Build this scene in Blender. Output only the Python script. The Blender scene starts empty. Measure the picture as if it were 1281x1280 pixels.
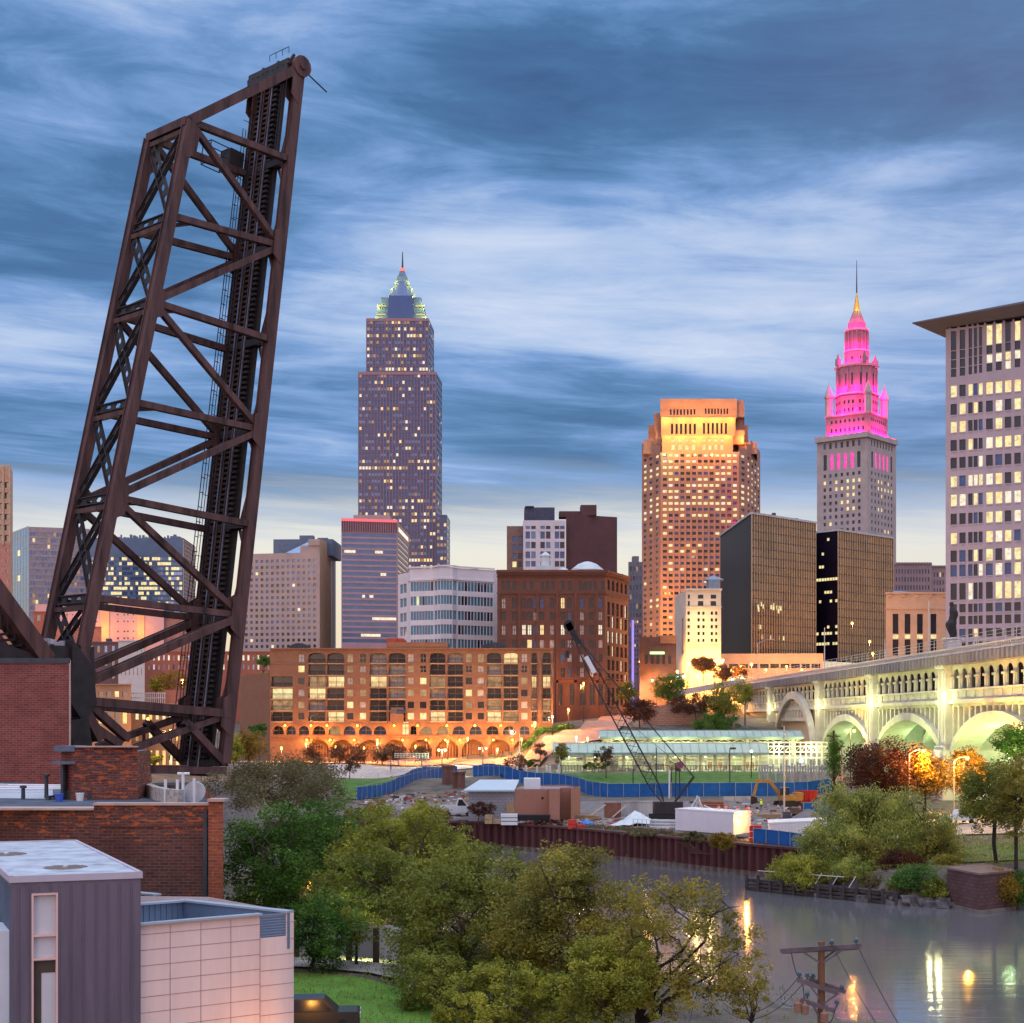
import bpy, math, random
import numpy as np
from mathutils import Vector, noise as mnoise
PI = math.pi
R = math.radians
rnd = random.Random(7)
SC = bpy.context.scene
COL = SC.collection
# ---------------------------------------------------------------- camera
F, HY, CX, CZ = 2000.0, 905.0, 640.5, 20.0
cam = bpy.data.objects.new("camera", bpy.data.cameras.new("camera"))
COL.objects.link(cam)
cam.location = (0, 0, CZ)
cam.rotation_euler = (PI / 2, 0, 0)
cam.data.sensor_width = 36.0
cam.data.lens = 36.0 * F / 1281.0
cam.data.shift_y = (HY - 640.0) / 1281.0
cam.data.clip_start = 0.5
cam.data.clip_end = 20000
SC.camera = cam
SC.view_settings.view_transform = 'Standard'
SC.view_settings.look = 'None'
SC.view_settings.exposure = 0.0
SC.view_settings.gamma = 1.0
SC.cycles.max_bounces = 6
SC.cycles.diffuse_bounces = 2
SC.cycles.glossy_bounces = 3
SC.cycles.transparent_max_bounces = 8
SC.cycles.use_denoising = True
SC.cycles.sample_clamp_indirect = 4.0
SC.cycles.sample_clamp_direct = 0.0

# ---------------------------------------------------------------- world: dusk sky with streaked cloud
class NT:
    def __init__(s, tree):
        s.t = tree; s.L = tree.links
    def n(s, typ, **kw):
        nd = s.t.nodes.new(typ)
        for k, v in kw.items(): setattr(nd, k, v)
        return nd
    def put(s, sock, v):
        if isinstance(v, bpy.types.NodeSocket): s.L.new(v, sock)
        elif v is not None: sock.default_value = v
    def m(s, op, a, b=None, c=None, clamp=False):
        nd = s.n('ShaderNodeMath', operation=op, use_clamp=clamp)
        s.put(nd.inputs[0], a); s.put(nd.inputs[1], b)
        if c is not None: s.put(nd.inputs[2], c)
        return nd.outputs[0]
    def ramp(s, x, stops, interp='LINEAR'):
        nd = s.n('ShaderNodeValToRGB'); s.put(nd.inputs[0], x)
        cr = nd.color_ramp; cr.interpolation = interp
        while len(cr.elements) < len(stops): cr.elements.new(0.5)
        for e, (p, c) in zip(cr.elements, stops):
            e.position = p; e.color = (*c, 1) if len(c) == 3 else c
        return nd.outputs[0]
    def mix(s, f, a, b, mode='MIX'):
        nd = s.n('ShaderNodeMix', data_type='RGBA', blend_type=mode)
        s.put(nd.inputs[0], f)
        s.put(nd.inputs[6], (*a, 1) if isinstance(a, tuple) and len(a) == 3 else a)
        s.put(nd.inputs[7], (*b, 1) if isinstance(b, tuple) and len(b) == 3 else b)
        return nd.outputs[2]
    def smooth(s, x, a, b):
        nd = s.n('ShaderNodeMapRange', interpolation_type='SMOOTHSTEP')
        s.put(nd.inputs[0], x); nd.inputs[1].default_value = a; nd.inputs[2].default_value = b
        return nd.outputs[0]
    def comb(s, x, y, z=0.0):
        nd = s.n('ShaderNodeCombineXYZ')
        s.put(nd.inputs[0], x); s.put(nd.inputs[1], y); s.put(nd.inputs[2], z)
        return nd.outputs[0]
    def noise(s, vec, scale, detail=4, rough=.5, dist=0.0):
        nd = s.n('ShaderNodeTexNoise'); s.put(nd.inputs['Vector'], vec)
        nd.inputs['Scale'].default_value = scale; nd.inputs['Detail'].default_value = detail
        nd.inputs['Roughness'].default_value = rough; nd.inputs['Distortion'].default_value = dist
        return nd.outputs[0]

SUN_EL, SUN_AZ = R(9), R(200)          # low, behind the camera
world = bpy.data.worlds.new("World"); SC.world = world; world.use_nodes = True
w = NT(world.node_tree); w.t.nodes.clear()
tc = w.n('ShaderNodeTexCoord')
sep = w.n('ShaderNodeSeparateXYZ'); w.L.new(tc.outputs['Generated'], sep.inputs[0])
dx, dy, dz = sep.outputs
az = w.m('ARCTAN2', dx, dy)
el = w.m('ARCSINE', dz)
# slightly tilted streaks
elt = w.m('ADD', el, w.m('MULTIPLY', az, 0.05))
inv = w.m('DIVIDE', 1.0, w.m('ADD', w.m('MAXIMUM', elt, 0.0), .115))
n1 = w.noise(w.comb(w.m('MULTIPLY', az, 2.9), w.m('MULTIPLY', inv, 1.75), 3.1), 1.0, 7, .55, .5)
n2 = w.noise(w.comb(w.m('MULTIPLY', az, 6.5), w.m('MULTIPLY', inv, 6.6), 7.7), 1.0, 8, .64, .45)
base = w.m('ADD', -.032, w.m('ADD', w.m('MULTIPLY', n1, .56), w.m('MULTIPLY', n2, .50)))
def bump(px, py, sx, sy, amp):
    a0 = math.atan((px - CX) / F); e0 = math.atan((HY - py) / F)
    a = w.m('POWER', w.m('DIVIDE', w.m('SUBTRACT', az, a0), sx / F), 2)
    e = w.m('POWER', w.m('DIVIDE', w.m('SUBTRACT', el, e0), sy / F), 2)
    return w.m('MULTIPLY', w.m('EXPONENT', w.m('MULTIPLY', w.m('ADD', a, e), -1.0)), amp)
for b in [(60, 20, 300, 60, .10), (190, 150, 190, 40, .07), (60, 200, 120, 30, .05), (100, 95, 90, 28, -.07), (100, 320, 240, 80, -.10), (330, 230, 220, 60, -.04),
          (760, 110, 320, 90, -.13), (520, 60, 110, 40, .05), (1000, 345, 280, 85, .20), (590, 395, 150, 80, .19), (820, 440, 200, 50, .10), (30, 430, 200, 45, .12), (1140, 225, 110, 22, .10), (720, 290, 230, 30, .07),
          (660, 530, 200, 80, -.08), (1140, 480, 130, 40, -.06), (250, 510, 150, 50, -.03), (1160, 130, 200, 60, -.06), (900, 500, 200, 60, .03), (420, 430, 90, 40, .05), (600, 610, 300, 30, -.06), (980, 20, 160, 40, .02)]:
    base = w.m('ADD', base, bump(*b))
cloud = w.ramp(base, [(.28, (.042, .105, .265)), (.40, (.060, .158, .345)), (.47, (.100, .228, .460)), (.55, (.190, .335, .640)), (.65, (.38, .51, .77)), (.80, (.60, .68, .86))])
# pale clear band near the horizon
hz_noise = w.m('ADD', el, w.m('MULTIPLY', w.m('SUBTRACT', n2, .5), .055))
hz = w.m('SUBTRACT', 1.0, w.smooth(hz_noise, .105, .165))
hzcol = w.ramp(w.m('MULTIPLY', el, 5.5), [(0.0, (.84, .62, .38)), (.35, (.86, .73, .54)), (.62, (.80, .78, .72)), (1.0, (.62, .67, .72))])
skyc = w.mix(hz, cloud, hzcol)
# mauve tint towards the right
skyc = w.mix(w.m('MULTIPLY', w.smooth(az, 0.05, .32), .22), skyc, w.mix(.5, skyc, (.42, .40, .55)))
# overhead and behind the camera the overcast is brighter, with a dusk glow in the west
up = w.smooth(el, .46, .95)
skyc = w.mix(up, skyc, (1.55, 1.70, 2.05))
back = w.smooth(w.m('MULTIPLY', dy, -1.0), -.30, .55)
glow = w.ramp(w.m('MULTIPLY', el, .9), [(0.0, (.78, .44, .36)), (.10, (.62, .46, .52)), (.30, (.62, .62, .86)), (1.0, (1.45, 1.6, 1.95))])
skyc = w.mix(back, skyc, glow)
below = w.smooth(el, -.02, -.12)
skyc = w.mix(below, skyc, (.12, .12, .13))
sky = w.n('ShaderNodeTexSky'); sky.sky_type = 'NISHITA'; sky.sun_disc = False
sky.sun_elevation = SUN_EL; sky.sun_rotation = SUN_AZ
bg1 = w.n('ShaderNodeBackground'); w.L.new(sky.outputs[0], bg1.inputs[0]); bg1.inputs[1].default_value = 0.010
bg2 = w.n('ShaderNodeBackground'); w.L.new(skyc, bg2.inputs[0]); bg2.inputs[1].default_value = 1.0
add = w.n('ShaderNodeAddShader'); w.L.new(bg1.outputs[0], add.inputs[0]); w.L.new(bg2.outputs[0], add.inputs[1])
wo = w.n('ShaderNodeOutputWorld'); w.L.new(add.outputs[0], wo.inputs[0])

sun = bpy.data.objects.new("sun", bpy.data.lights.new("sun", 'SUN')); COL.objects.link(sun)
sun.data.energy = 0.5; sun.data.angle = R(25); sun.data.color = (1.0, .70, .58)
sun.rotation_euler = (PI / 2 - SUN_EL, 0, PI - SUN_AZ)
_d = Vector((math.sin(SUN_AZ) * math.cos(SUN_EL), math.cos(SUN_AZ) * math.cos(SUN_EL), math.sin(SUN_EL)))
sun.rotation_euler = _d.to_track_quat('Z', 'Y').to_euler()

# ---------------------------------------------------------------- helpers
def X(px, D): return (px - CX) * D / F
def Z(py, D): return CZ - (py - HY) * D / F
def P(px, py, D): return Vector((X(px, D), D, Z(py, D)))
def Dz(py, z): return (CZ - z) * F / (py - HY)          # distance at which height z shows at row py

MATS = {}
def mat(name, col, rough=.8, var=.18, scale=.6, metal=0.0, spec=.3, bump=0.0, bscale=4.0, streak=False):
    if name in MATS: return MATS[name]
    m = bpy.data.materials.new(name); m.use_nodes = True; MATS[name] = m
    t = NT(m.node_tree); b = t.t.nodes['Principled BSDF']
    g = t.n('ShaderNodeNewGeometry')
    pos = g.outputs['Position']
    if streak:
        mp = t.n('ShaderNodeMapping'); t.L.new(pos, mp.inputs[0]); mp.inputs['Scale'].default_value = (1, 1, .12); pos = mp.outputs[0]
    if var > 0:
        nz = t.noise(pos, scale, 6, .65)
        dk = tuple(c * (1 - 1.6 * var) for c in col); lt = tuple(min(1, c * (1 + 1.3 * var)) for c in col)
        t.put(b.inputs['Base Color'], t.ramp(nz, [(.28, dk), (.5, col), (.75, lt)]))
    else: b.inputs['Base Color'].default_value = (*col, 1)
    b.inputs['Roughness'].default_value = rough; b.inputs['Metallic'].default_value = metal
    b.inputs['Specular IOR Level'].default_value = spec
    if bump > 0:
        bn = t.n('ShaderNodeBump'); bn.inputs['Strength'].default_value = bump
        t.put(bn.inputs['Height'], t.noise(g.outputs['Position'], bscale, 4, .6)); t.L.new(bn.outputs[0], b.inputs['Normal'])
    return m
def brick(name, c1, c2, mortar, bw=.45, bh=.16, var=.35, patch=None, pscale=.25, rough=.9, top=None):
    if name in MATS: return MATS[name]
    m = bpy.data.materials.new(name); m.use_nodes = True; MATS[name] = m
    t = NT(m.node_tree); b = t.t.nodes['Principled BSDF']
    uv = t.n('ShaderNodeUVMap'); uv.uv_map = 'UVMap'
    br = t.n('ShaderNodeTexBrick'); t.L.new(uv.outputs[0], br.inputs['Vector'])
    br.inputs['Scale'].default_value = 1.0; br.inputs['Brick Width'].default_value = bw; br.inputs['Row Height'].default_value = bh
    br.inputs['Mortar Size'].default_value = bh * .12; br.inputs['Bias'].default_value = -.1
    br.inputs['Color1'].default_value = (*c1, 1); br.inputs['Color2'].default_value = (*c2, 1); br.inputs['Mortar'].default_value = (*mortar, 1)
    c = br.outputs[0]
    big = t.noise(uv.outputs[0], .35, 6, .7)
    c = t.mix(t.m('MULTIPLY', t.smooth(big, .35, .7), var), c, tuple(x * .35 for x in c1))
    if patch:
        pc, thr = patch
        mp = t.n('ShaderNodeMapping'); t.L.new(uv.outputs[0], mp.inputs[0]); mp.inputs['Scale'].default_value = (pscale, pscale * 3.2, 1)
        pn = t.noise(mp.outputs[0], 3.0, 5, .7)
        if top:
            sp = t.n('ShaderNodeSeparateXYZ'); t.L.new(uv.outputs[0], sp.inputs[0]); pn = t.m('ADD', pn, t.m('MULTIPLY', t.smooth(sp.outputs[1], top[0], top[1]), .085))
        pn = t.m('ADD', pn, t.m('MULTIPLY', t.m('SUBTRACT', t.noise(uv.outputs[0], 5.0, 2, .5), .5), .16))
        c = t.mix(t.smooth(pn, thr, thr + .05), c, t.mix(big, pc, tuple(x * .6 for x in pc)))
    t.put(b.inputs['Base Color'], c)
    b.inputs['Roughness'].default_value = rough; b.inputs['Specular IOR Level'].default_value = .2
    bn = t.n('ShaderNodeBump'); bn.inputs['Strength'].default_value = .35; bn.inputs['Distance'].default_value = .03
    t.L.new(br.outputs[1], bn.inputs['Height']); bn.invert = True; t.L.new(bn.outputs[0], b.inputs['Normal'])
    return m
def emis(name, col, st, var=.0, scale=.5, base=(.05, .05, .05)):
    if name in MATS: return MATS[name]
    m = bpy.data.materials.new(name); m.use_nodes = True; MATS[name] = m
    t = NT(m.node_tree); b = t.t.nodes['Principled BSDF']
    b.inputs['Base Color'].default_value = (*base, 1); b.inputs['Roughness'].default_value = .3
    b.inputs['Emission Strength'].default_value = st
    if var > 0:
        g = t.n('ShaderNodeNewGeometry')
        nz = t.noise(g.outputs['Position'], scale, 3, .7)
        t.put(b.inputs['Emission Color'], t.ramp(nz, [(.33, tuple(c * (1 - var) for c in col)), (.5, col), (.68, tuple(min(1, c * (1 + var * .6) + .05) for c in col))]))
    else: b.inputs['Emission Color'].default_value = (*col, 1)
    return m
def glass(name, col, rough=.12, metal=.0, spec=.9, var=.12, scale=.25):
    return mat(name, col, rough=rough, var=var, scale=scale, metal=metal, spec=spec)
def leafmat(name, c0, c1, c2, scale=.35, trans=.35):
    if name in MATS: return MATS[name]
    m = bpy.data.materials.new(name); m.use_nodes = True; MATS[name] = m
    t = NT(m.node_tree); b = t.t.nodes['Principled BSDF']
    g = t.n('ShaderNodeNewGeometry')
    nz = t.noise(g.outputs['Position'], scale, 3, .6)
    nf = t.noise(g.outputs['Position'], scale * 14, 2, .5)
    f = t.m('ADD', t.m('MULTIPLY', nz, .62), t.m('MULTIPLY', nf, .38))
    c = t.ramp(f, [(.36, c0), (.5, c1), (.66, c2)])
    t.put(b.inputs['Base Color'], c); b.inputs['Roughness'].default_value = .6; b.inputs['Specular IOR Level'].default_value = .25
    tr = t.n('ShaderNodeBsdfTranslucent'); t.put(tr.inputs[0], c)
    mx = t.n('ShaderNodeMixShader'); mx.inputs[0].default_value = trans
    t.L.new(b.outputs[0], mx.inputs[1]); t.L.new(tr.outputs[0], mx.inputs[2])
    t.L.new(mx.outputs[0], t.t.nodes['Material Output'].inputs[0])
    return m

def props(o, label=None, cat=None, group=None, kind=None):
    if label: o['label'] = label
    if cat: o['category'] = cat
    if group: o['group'] = group
    if kind: o['kind'] = kind
    return o
def T(name, label, cat, loc=(0, 0, 0), group=None, kind=None):
    o = bpy.data.objects.new(name, None); COL.objects.link(o); o.location = Vector(loc); o.empty_display_size = .5
    return props(o, label, cat, group, kind)

class MB:
    def __init__(s): s.v = []; s.f = []; s.mi = []
    def poly(s, pts, mi=0):
        n = len(s.v); s.v += [tuple(p) for p in pts]; s.f.append(tuple(range(n, n + len(pts)))); s.mi.append(mi)
    def hexa(s, p, mi=0):          # 8 points, bottom ring then top ring
        n = len(s.v); s.v += [tuple(q) for q in p]
        for f in ((3, 2, 1, 0), (4, 5, 6, 7), (0, 1, 5, 4), (1, 2, 6, 5), (2, 3, 7, 6), (3, 0, 4, 7)):
            s.f.append(tuple(n + i for i in f)); s.mi.append(mi)
    def box(s, x0, x1, y0, y1, z0, z1, mi=0):
        s.hexa([(x0, y0, z0), (x1, y0, z0), (x1, y1, z0), (x0, y1, z0), (x0, y0, z1), (x1, y0, z1), (x1, y1, z1), (x0, y1, z1)], mi)
    def obox(s, o, ux, uy, z0, z1, a0, a1, b0, b1, mi=0):   # oriented: o + a*ux + b*uy
        q = [(a0, b0), (a1, b0), (a1, b1), (a0, b1)]
        pts = [(o[0] + a * ux[0] + b * uy[0], o[1] + a * ux[1] + b * uy[1], z) for z in (z0, z1) for a, b in q]
        s.hexa(pts, mi)
    def beam(s, p, q, w, h, up=Vector((0, 0, 1)), mi=0):
        p, q = Vector(p), Vector(q); d = (q - p).normalized(); up = Vector(up)
        sx = d.cross(up)
        if sx.length < 1e-3: sx = d.cross(Vector((1, 0, 0)))
        sx.normalize(); sy = sx.cross(d).normalized()
        c = [(-1, -1), (1, -1), (1, 1), (-1, 1)]
        s.hexa([e + sx * (a * w / 2) + sy * (b * h / 2) for e in (p, q) for a, b in c], mi)
    def ibeam(s, p, q, w, h, up, mi=0):                  # web with two flanges
        p, q = Vector(p), Vector(q); d = (q - p).normalized(); sx = d.cross(Vector(up)).normalized(); sy = sx.cross(d).normalized()
        s.beam(p, q, w * .72, h * .9, up, mi)
        for k in (-1, 1):
            o = sy * (k * h * .5)
            s.beam(p + o, q + o, w, h * .10, up, mi)
    def tube(s, p, q, r0, r1=None, n=8, mi=0, caps=True):
        r1 = r0 if r1 is None else r1
        p, q = Vector(p), Vector(q); d = (q - p)
        if d.length < 1e-6: return
        d.normalize()
        a = d.cross(Vector((0, 0, 1)))
        if a.length < 1e-3: a = Vector((1, 0, 0))
        a.normalize(); b = d.cross(a)
        k = len(s.v)
        for e, r in ((p, r0), (q, r1)):
            for i in range(n):
                t = 2 * PI * i / n; s.v.append(tuple(e + a * (r * math.cos(t)) + b * (r * math.sin(t))))
        for i in range(n):
            j = (i + 1) % n; s.f.append((k + i, k + j, k + n + j, k + n + i)); s.mi.append(mi)
        if caps:
            s.f.append(tuple(k + i for i in reversed(range(n)))); s.mi.append(mi)
            s.f.append(tuple(k + n + i for i in range(n))); s.mi.append(mi)
    def prism(s, pts, z0, z1, mi=0, mtop=None):
        n = len(pts); a = [(p[0], p[1], z0) for p in pts]; b = [(p[0], p[1], z1) for p in pts]
        for i in range(n):
            j = (i + 1) % n; s.poly([a[i], a[j], b[j], b[i]], mi)
        s.poly(b, mi if mtop is None else mtop); s.poly(a[::-1], mi)
    def frustum(s, c, r0, r1, z0, z1, n=4, rot=0., mi=0):
        k = len(s.v)
        for r, z in ((r0, z0), (r1, z1)):
            for i in range(n):
                t = rot + 2 * PI * i / n; s.v.append((c[0] + r * math.cos(t), c[1] + r * math.sin(t), z))
        for i in range(n):
            j = (i + 1) % n; s.f.append((k + i, k + j, k + n + j, k + n + i)); s.mi.append(mi)
        s.f.append(tuple(k + i for i in reversed(range(n)))); s.mi.append(mi)
        s.f.append(tuple(k + n + i for i in range(n))); s.mi.append(mi)
    def lathe(s, c, prof, n=12, mi=0, rot=0.):
        k = len(s.v)
        for r, z in prof:
            for i in range(n):
                t = rot + 2 * PI * i / n; s.v.append((c[0] + r * math.cos(t), c[1] + r * math.sin(t), c[2] + z))
        for a in range(len(prof) - 1):
            for i in range(n):
                j = (i + 1) % n; s.f.append((k + a * n + i, k + a * n + j, k + (a + 1) * n + j, k + (a + 1) * n + i)); s.mi.append(mi)
        s.f.append(tuple(k + i for i in reversed(range(n)))); s.mi.append(mi)
        s.f.append(tuple(k + (len(prof) - 1) * n + i for i in range(n))); s.mi.append(mi)
    def sphere(s, c, r, n=10, mi=0, sz=1.0):
        s.lathe(c, [(r * math.sin(PI * (i + .02) / (n * .6)) if i < n * .6 else r * .02, -r * sz * math.cos(min(PI, PI * (i + .02) / (n * .6)))) for i in range(int(n * .6) + 1)], n, mi)
    def build(s, name, mats, parent=None, loc=None, smooth=False, uv=True, kind=None):
        if not s.v: return None
        me = bpy.data.meshes.new(name)
        off = Vector(parent.location) if parent and parent.parent is None else (Vector(loc) if loc is not None else Vector((0, 0, 0)))
        if parent and parent.parent is not None: off = parent.matrix_parent_off if hasattr(parent, 'matrix_parent_off') else Vector(parent.parent.location) + Vector(parent.location)
        v = np.array(s.v, dtype=np.float64) - np.array(off)
        me.from_pydata(v.tolist(), [], s.f)
        ms = mats if isinstance(mats, (list, tuple)) else [mats]
        for m in ms: me.materials.append(m)
        if len(ms) > 1: me.polygons.foreach_set('material_index', s.mi)
        if smooth: me.polygons.foreach_set('use_smooth', [True] * len(s.f))
        if uv:
            ul = me.uv_layers.new(name='UVMap')
            uvs = []
            V = np.array(s.v)
            for f in s.f:
                a, b, c = V[f[0]], V[f[1]], V[f[2]]
                nn = np.cross(b - a, c - a); L = math.sqrt((nn * nn).sum()) or 1.0; nn = nn / L
                if abs(nn[2]) > .7:
                    for i in f: uvs += [V[i][0], V[i][1]]
                else:
                    tx, ty = -nn[1], nn[0]; q = math.hypot(tx, ty) or 1.0
                    for i in f: uvs += [(V[i][0] * tx + V[i][1] * ty) / q, V[i][2]]
            ul.data.foreach_set('uv', uvs)
        o = bpy.data.objects.new(name, me); COL.objects.link(o)
        if parent: o.parent = parent
        elif loc is not None: o.location = off
        if kind: o['kind'] = kind
        return o

def light(kind, loc, energy, color, parent=None, size=.3, aim=None, spot=70, blend=.6, name="lamp_light"):
    d = bpy.data.lights.new(name, kind); d.energy = energy; d.color = color
    if kind in ('POINT', 'SPOT'): d.shadow_soft_size = size
    o = bpy.data.objects.new(name, d); COL.objects.link(o)
    loc = Vector(loc)
    if kind == 'SPOT':
        d.spot_size = R(spot); d.spot_blend = blend
        o.rotation_euler = (loc - Vector(aim)).to_track_quat('Z', 'Y').to_euler()
    if parent is not None:
        o.parent = parent; loc = loc - Vector(parent.location)
    o.location = loc
    return o

# wall with real openings. O bottom-left corner, ux unit horizontal, n outward; rects (u0,u1,v0,v1,mat,arch)
PANE = {}
class Bld:
    def __init__(s, name, label, cat, loc, group=None):
        s.T = T(name, label, cat, loc, group); s.wall = MB(); s.panes = []; s.pn = 'window'
    def face(s, O, Q, z0, z1, rects=(), recess=.35, mi=0, proud=0.0):
        O = Vector((O[0], O[1])); Q = Vector((Q[0], Q[1])); d = Q - O; W = d.length; ux = d / W; n = Vector((ux.y, -ux.x))
        def pt(u, z, dep=0.0): return (O.x + ux.x * u - n.x * dep, O.y + ux.y * u - n.y * dep, z)
        us = sorted({0.0, W} | {round(r[0], 4) for r in rects} | {round(r[1], 4) for r in rects})
        vs = sorted({z0, z1} | {round(r[2], 4) for r in rects} | {round(r[3], 4) for r in rects})
        vs = [v for v in vs if z0 - 1e-6 <= v <= z1 + 1e-6]
        byrow = {}
        for r in rects:
            for k in range(len(vs) - 1):
                mz = (vs[k] + vs[k + 1]) / 2
                if r[2] < mz < r[3]: byrow.setdefault(k, []).append((r[0], r[1]))
        for k in range(len(vs) - 1):
            c = 0.0
            for a, b in sorted(byrow.get(k, [])):
                if a - c > 1e-3: s.wall.poly([pt(c, vs[k]), pt(a, vs[k]), pt(a, vs[k + 1]), pt(c, vs[k + 1])], mi)
                c = max(c, b)
            if W - c > 1e-3: s.wall.poly([pt(c, vs[k]), pt(W, vs[k]), pt(W, vs[k + 1]), pt(c, vs[k + 1])], mi)
        for r in rects:
            u0, u1, v0, v1, m = r[:5]; arch = r[5] if len(r) > 5 else 0
            rc = r[6] if len(r) > 6 else recess
            s.wall.poly([pt(u0, v0), pt(u0, v0, rc), pt(u0, v1, rc), pt(u0, v1)], mi)
            s.wall.poly([pt(u1, v0, rc), pt(u1, v0), pt(u1, v1), pt(u1, v1, rc)], mi)
            s.wall.poly([pt(u0, v0, rc), pt(u0, v0), pt(u1, v0), pt(u1, v0, rc)], mi)
            s.wall.poly([pt(u0, v1), pt(u0, v1, rc), pt(u1, v1, rc), pt(u1, v1)], mi)
            if arch:
                rad = (u1 - u0) / 2; cu = (u0 + u1) / 2; h = min(rad * arch, v1 - v0)
                N = 6
                for sgn in (-1, 1):
                    arc = [pt(cu + sgn * rad * math.cos(t * PI / 2 / N), v1 - h + h * math.sin(t * PI / 2 / N)) for t in range(N + 1)]
                    s.wall.poly([pt(cu + sgn * rad, v1)] + (arc if sgn < 0 else arc)[::1], mi)
            if m is not None: s.panes.append((pt((u0 + u1) / 2, (v0 + v1) / 2, rc - .02), u1 - u0, v1 - v0, math.atan2(ux.y, ux.x), m))
    def rest(s, pts, z0, z1, mi=0, mroof=0):    # plain faces through pts (open chain) and the roof polygon over allpts
        for a, b in zip(pts[:-1], pts[1:]):
            s.wall.poly([(a[0], a[1], z0), (b[0], b[1], z0), (b[0], b[1], z1), (a[0], a[1], z1)], mi)
    def roof(s, pts, z, mi=0): s.wall.poly([(p[0], p[1], z) for p in pts], mi)
    def finish(s, mats, bars=None, limit=100):
        w = s.wall.build('wall', mats, s.T)
        D = s.T.location
        ps = sorted(s.panes, key=lambda p: -(p[1] * p[2]) / max(1., p[0][1]) ** 2)
        more = MB(); mm = []
        for i, (c, ww, hh, ang, m) in enumerate(ps):
            if i < limit:
                key = (round(ww, 2), round(hh, 2), m.name, bool(bars))
                if key not in PANE:
                    b = MB(); b.box(-ww / 2, ww / 2, 0, .03, -hh / 2, hh / 2)
                    if bars:
                        t = bars[1]
                        b.box(-t / 2, t / 2, -.06, -.002, -hh / 2, hh / 2, 1); b.box(-ww / 2, ww / 2, -.06, -.004, -t / 2, t / 2, 1)
                        for sg in (-1, 1): b.box(min(sg * ww / 2, sg * (ww / 2 - t)), max(sg * ww / 2, sg * (ww / 2 - t)), -.08, -.003, -hh / 2, hh / 2, 1)
                    me = b.build('window', [m] + ([bars[0]] if bars else [])); PANE[key] = me.data; bpy.data.objects.remove(me)
                o = bpy.data.objects.new('window', PANE[key]); COL.objects.link(o); o.parent = s.T
                o.location = Vector(c) - D; o.rotation_euler.z = ang
            else:
                if m not in mm: mm.append(m)
                ux = (math.cos(ang), math.sin(ang)); uy = (-ux[1], ux[0])
                more.obox(c, ux, uy, c[2] - hh / 2, c[2] + hh / 2, -ww / 2, ww / 2, 0, .03, mm.index(m))
        if more.v: more.build('window', mm, s.T, kind='stuff', uv=False)
        return s.T
def grid(W, c, zs, u=(.03, .97), wf=.6, hf=.6, pick=None, arch=0):
    """window rects: c columns over width W, zs = list of (zbottom,ztop) storeys; pick(i,j) -> material or None"""
    out = []
    a, b = u[0] * W, u[1] * W; cw = (b - a) / c
    for j, (v0, v1) in enumerate(zs):
        h = v1 - v0
        for i in range(c):
            m = pick(i, j)
            if m is None: continue
            out.append((a + cw * (i + .5 - wf / 2), a + cw * (i + .5 + wf / 2), v0 + h * (.5 - hf / 2), v0 + h * (.5 + hf / 2), m, arch))
    return out
def floors(y0, y1, n, D):        # n storeys between image rows y0 (top) and y1 (bottom) at distance D
    a, b = Z(y1, D), Z(y0, D)
    return [(a + (b - a) * k / n, a + (b - a) * (k + 1) / n) for k in range(n)]
def back(p, depth, k=1.0):       # a rear corner, further along the sight line so the flank stays hidden behind the front
    L = math.hypot(p[0], p[1]); return (p[0] + p[0] / L * depth * k, p[1] + p[1] / L * depth)
def C2(px, D): return (X(px, D), D)
# ---------------------------------------------------------------- window materials
G_BLUE = glass('glass_blue', (.07, .12, .26), .12, .45)
G_DARK = glass('glass_dark', (.012, .016, .03), .12, .0)
G_MIR = glass('glass_mirror', (.16, .24, .40), .12, .75)
G_TEAL = glass('glass_teal', (.10, .26, .38), .15, .35)
G_BLK = glass('glass_black', (.010, .007, .020), .45, .0, .12)
G_CURT = mat('curtain_glass', (.30, .27, .30), .35, .35, 1.3, spec=.6)
L_WARM = emis('lit_warm', (1.0, .68, .30), 1.15, .35, .9)
L_YEL = emis('lit_yellow', (1.0, .80, .38), 1.0, .4, .7)
L_PALE = emis('lit_pale', (1.0, .86, .62), 1.0, .35, .8)
L_DIM = emis('lit_dim', (.85, .48, .20), .45, .5, .8)
L_ORG = emis('lit_orange', (1.0, .52, .15), 1.3, .35, .8)
L_PINK = emis('lit_pink', (1.0, .04, .42), 1.1, .25, .8)
L_GRN = emis('lit_greenish', (.86, 1.0, .50), .9, .35, .8)
ROOF = mat('roof_grey', (.22, .22, .25), .9)
ROOFD = mat('roof_dark', (.06, .065, .08), .9)
def picker(seed, p, lit, dark, rows=None):
    r = random.Random(seed); cache = {}
    def f(i, j):
        if j not in cache: cache[j] = p * r.choice([.15, .4, .8, 1.3, 2.0]) if rows is None else rows.get(j, p)
        q = r.random()
        return r.choice(lit) if q < cache[j] else r.choice(dark)
    return f

# ================================================================ DOWNTOWN SKYLINE
SKY = 'downtown buildings'
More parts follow.
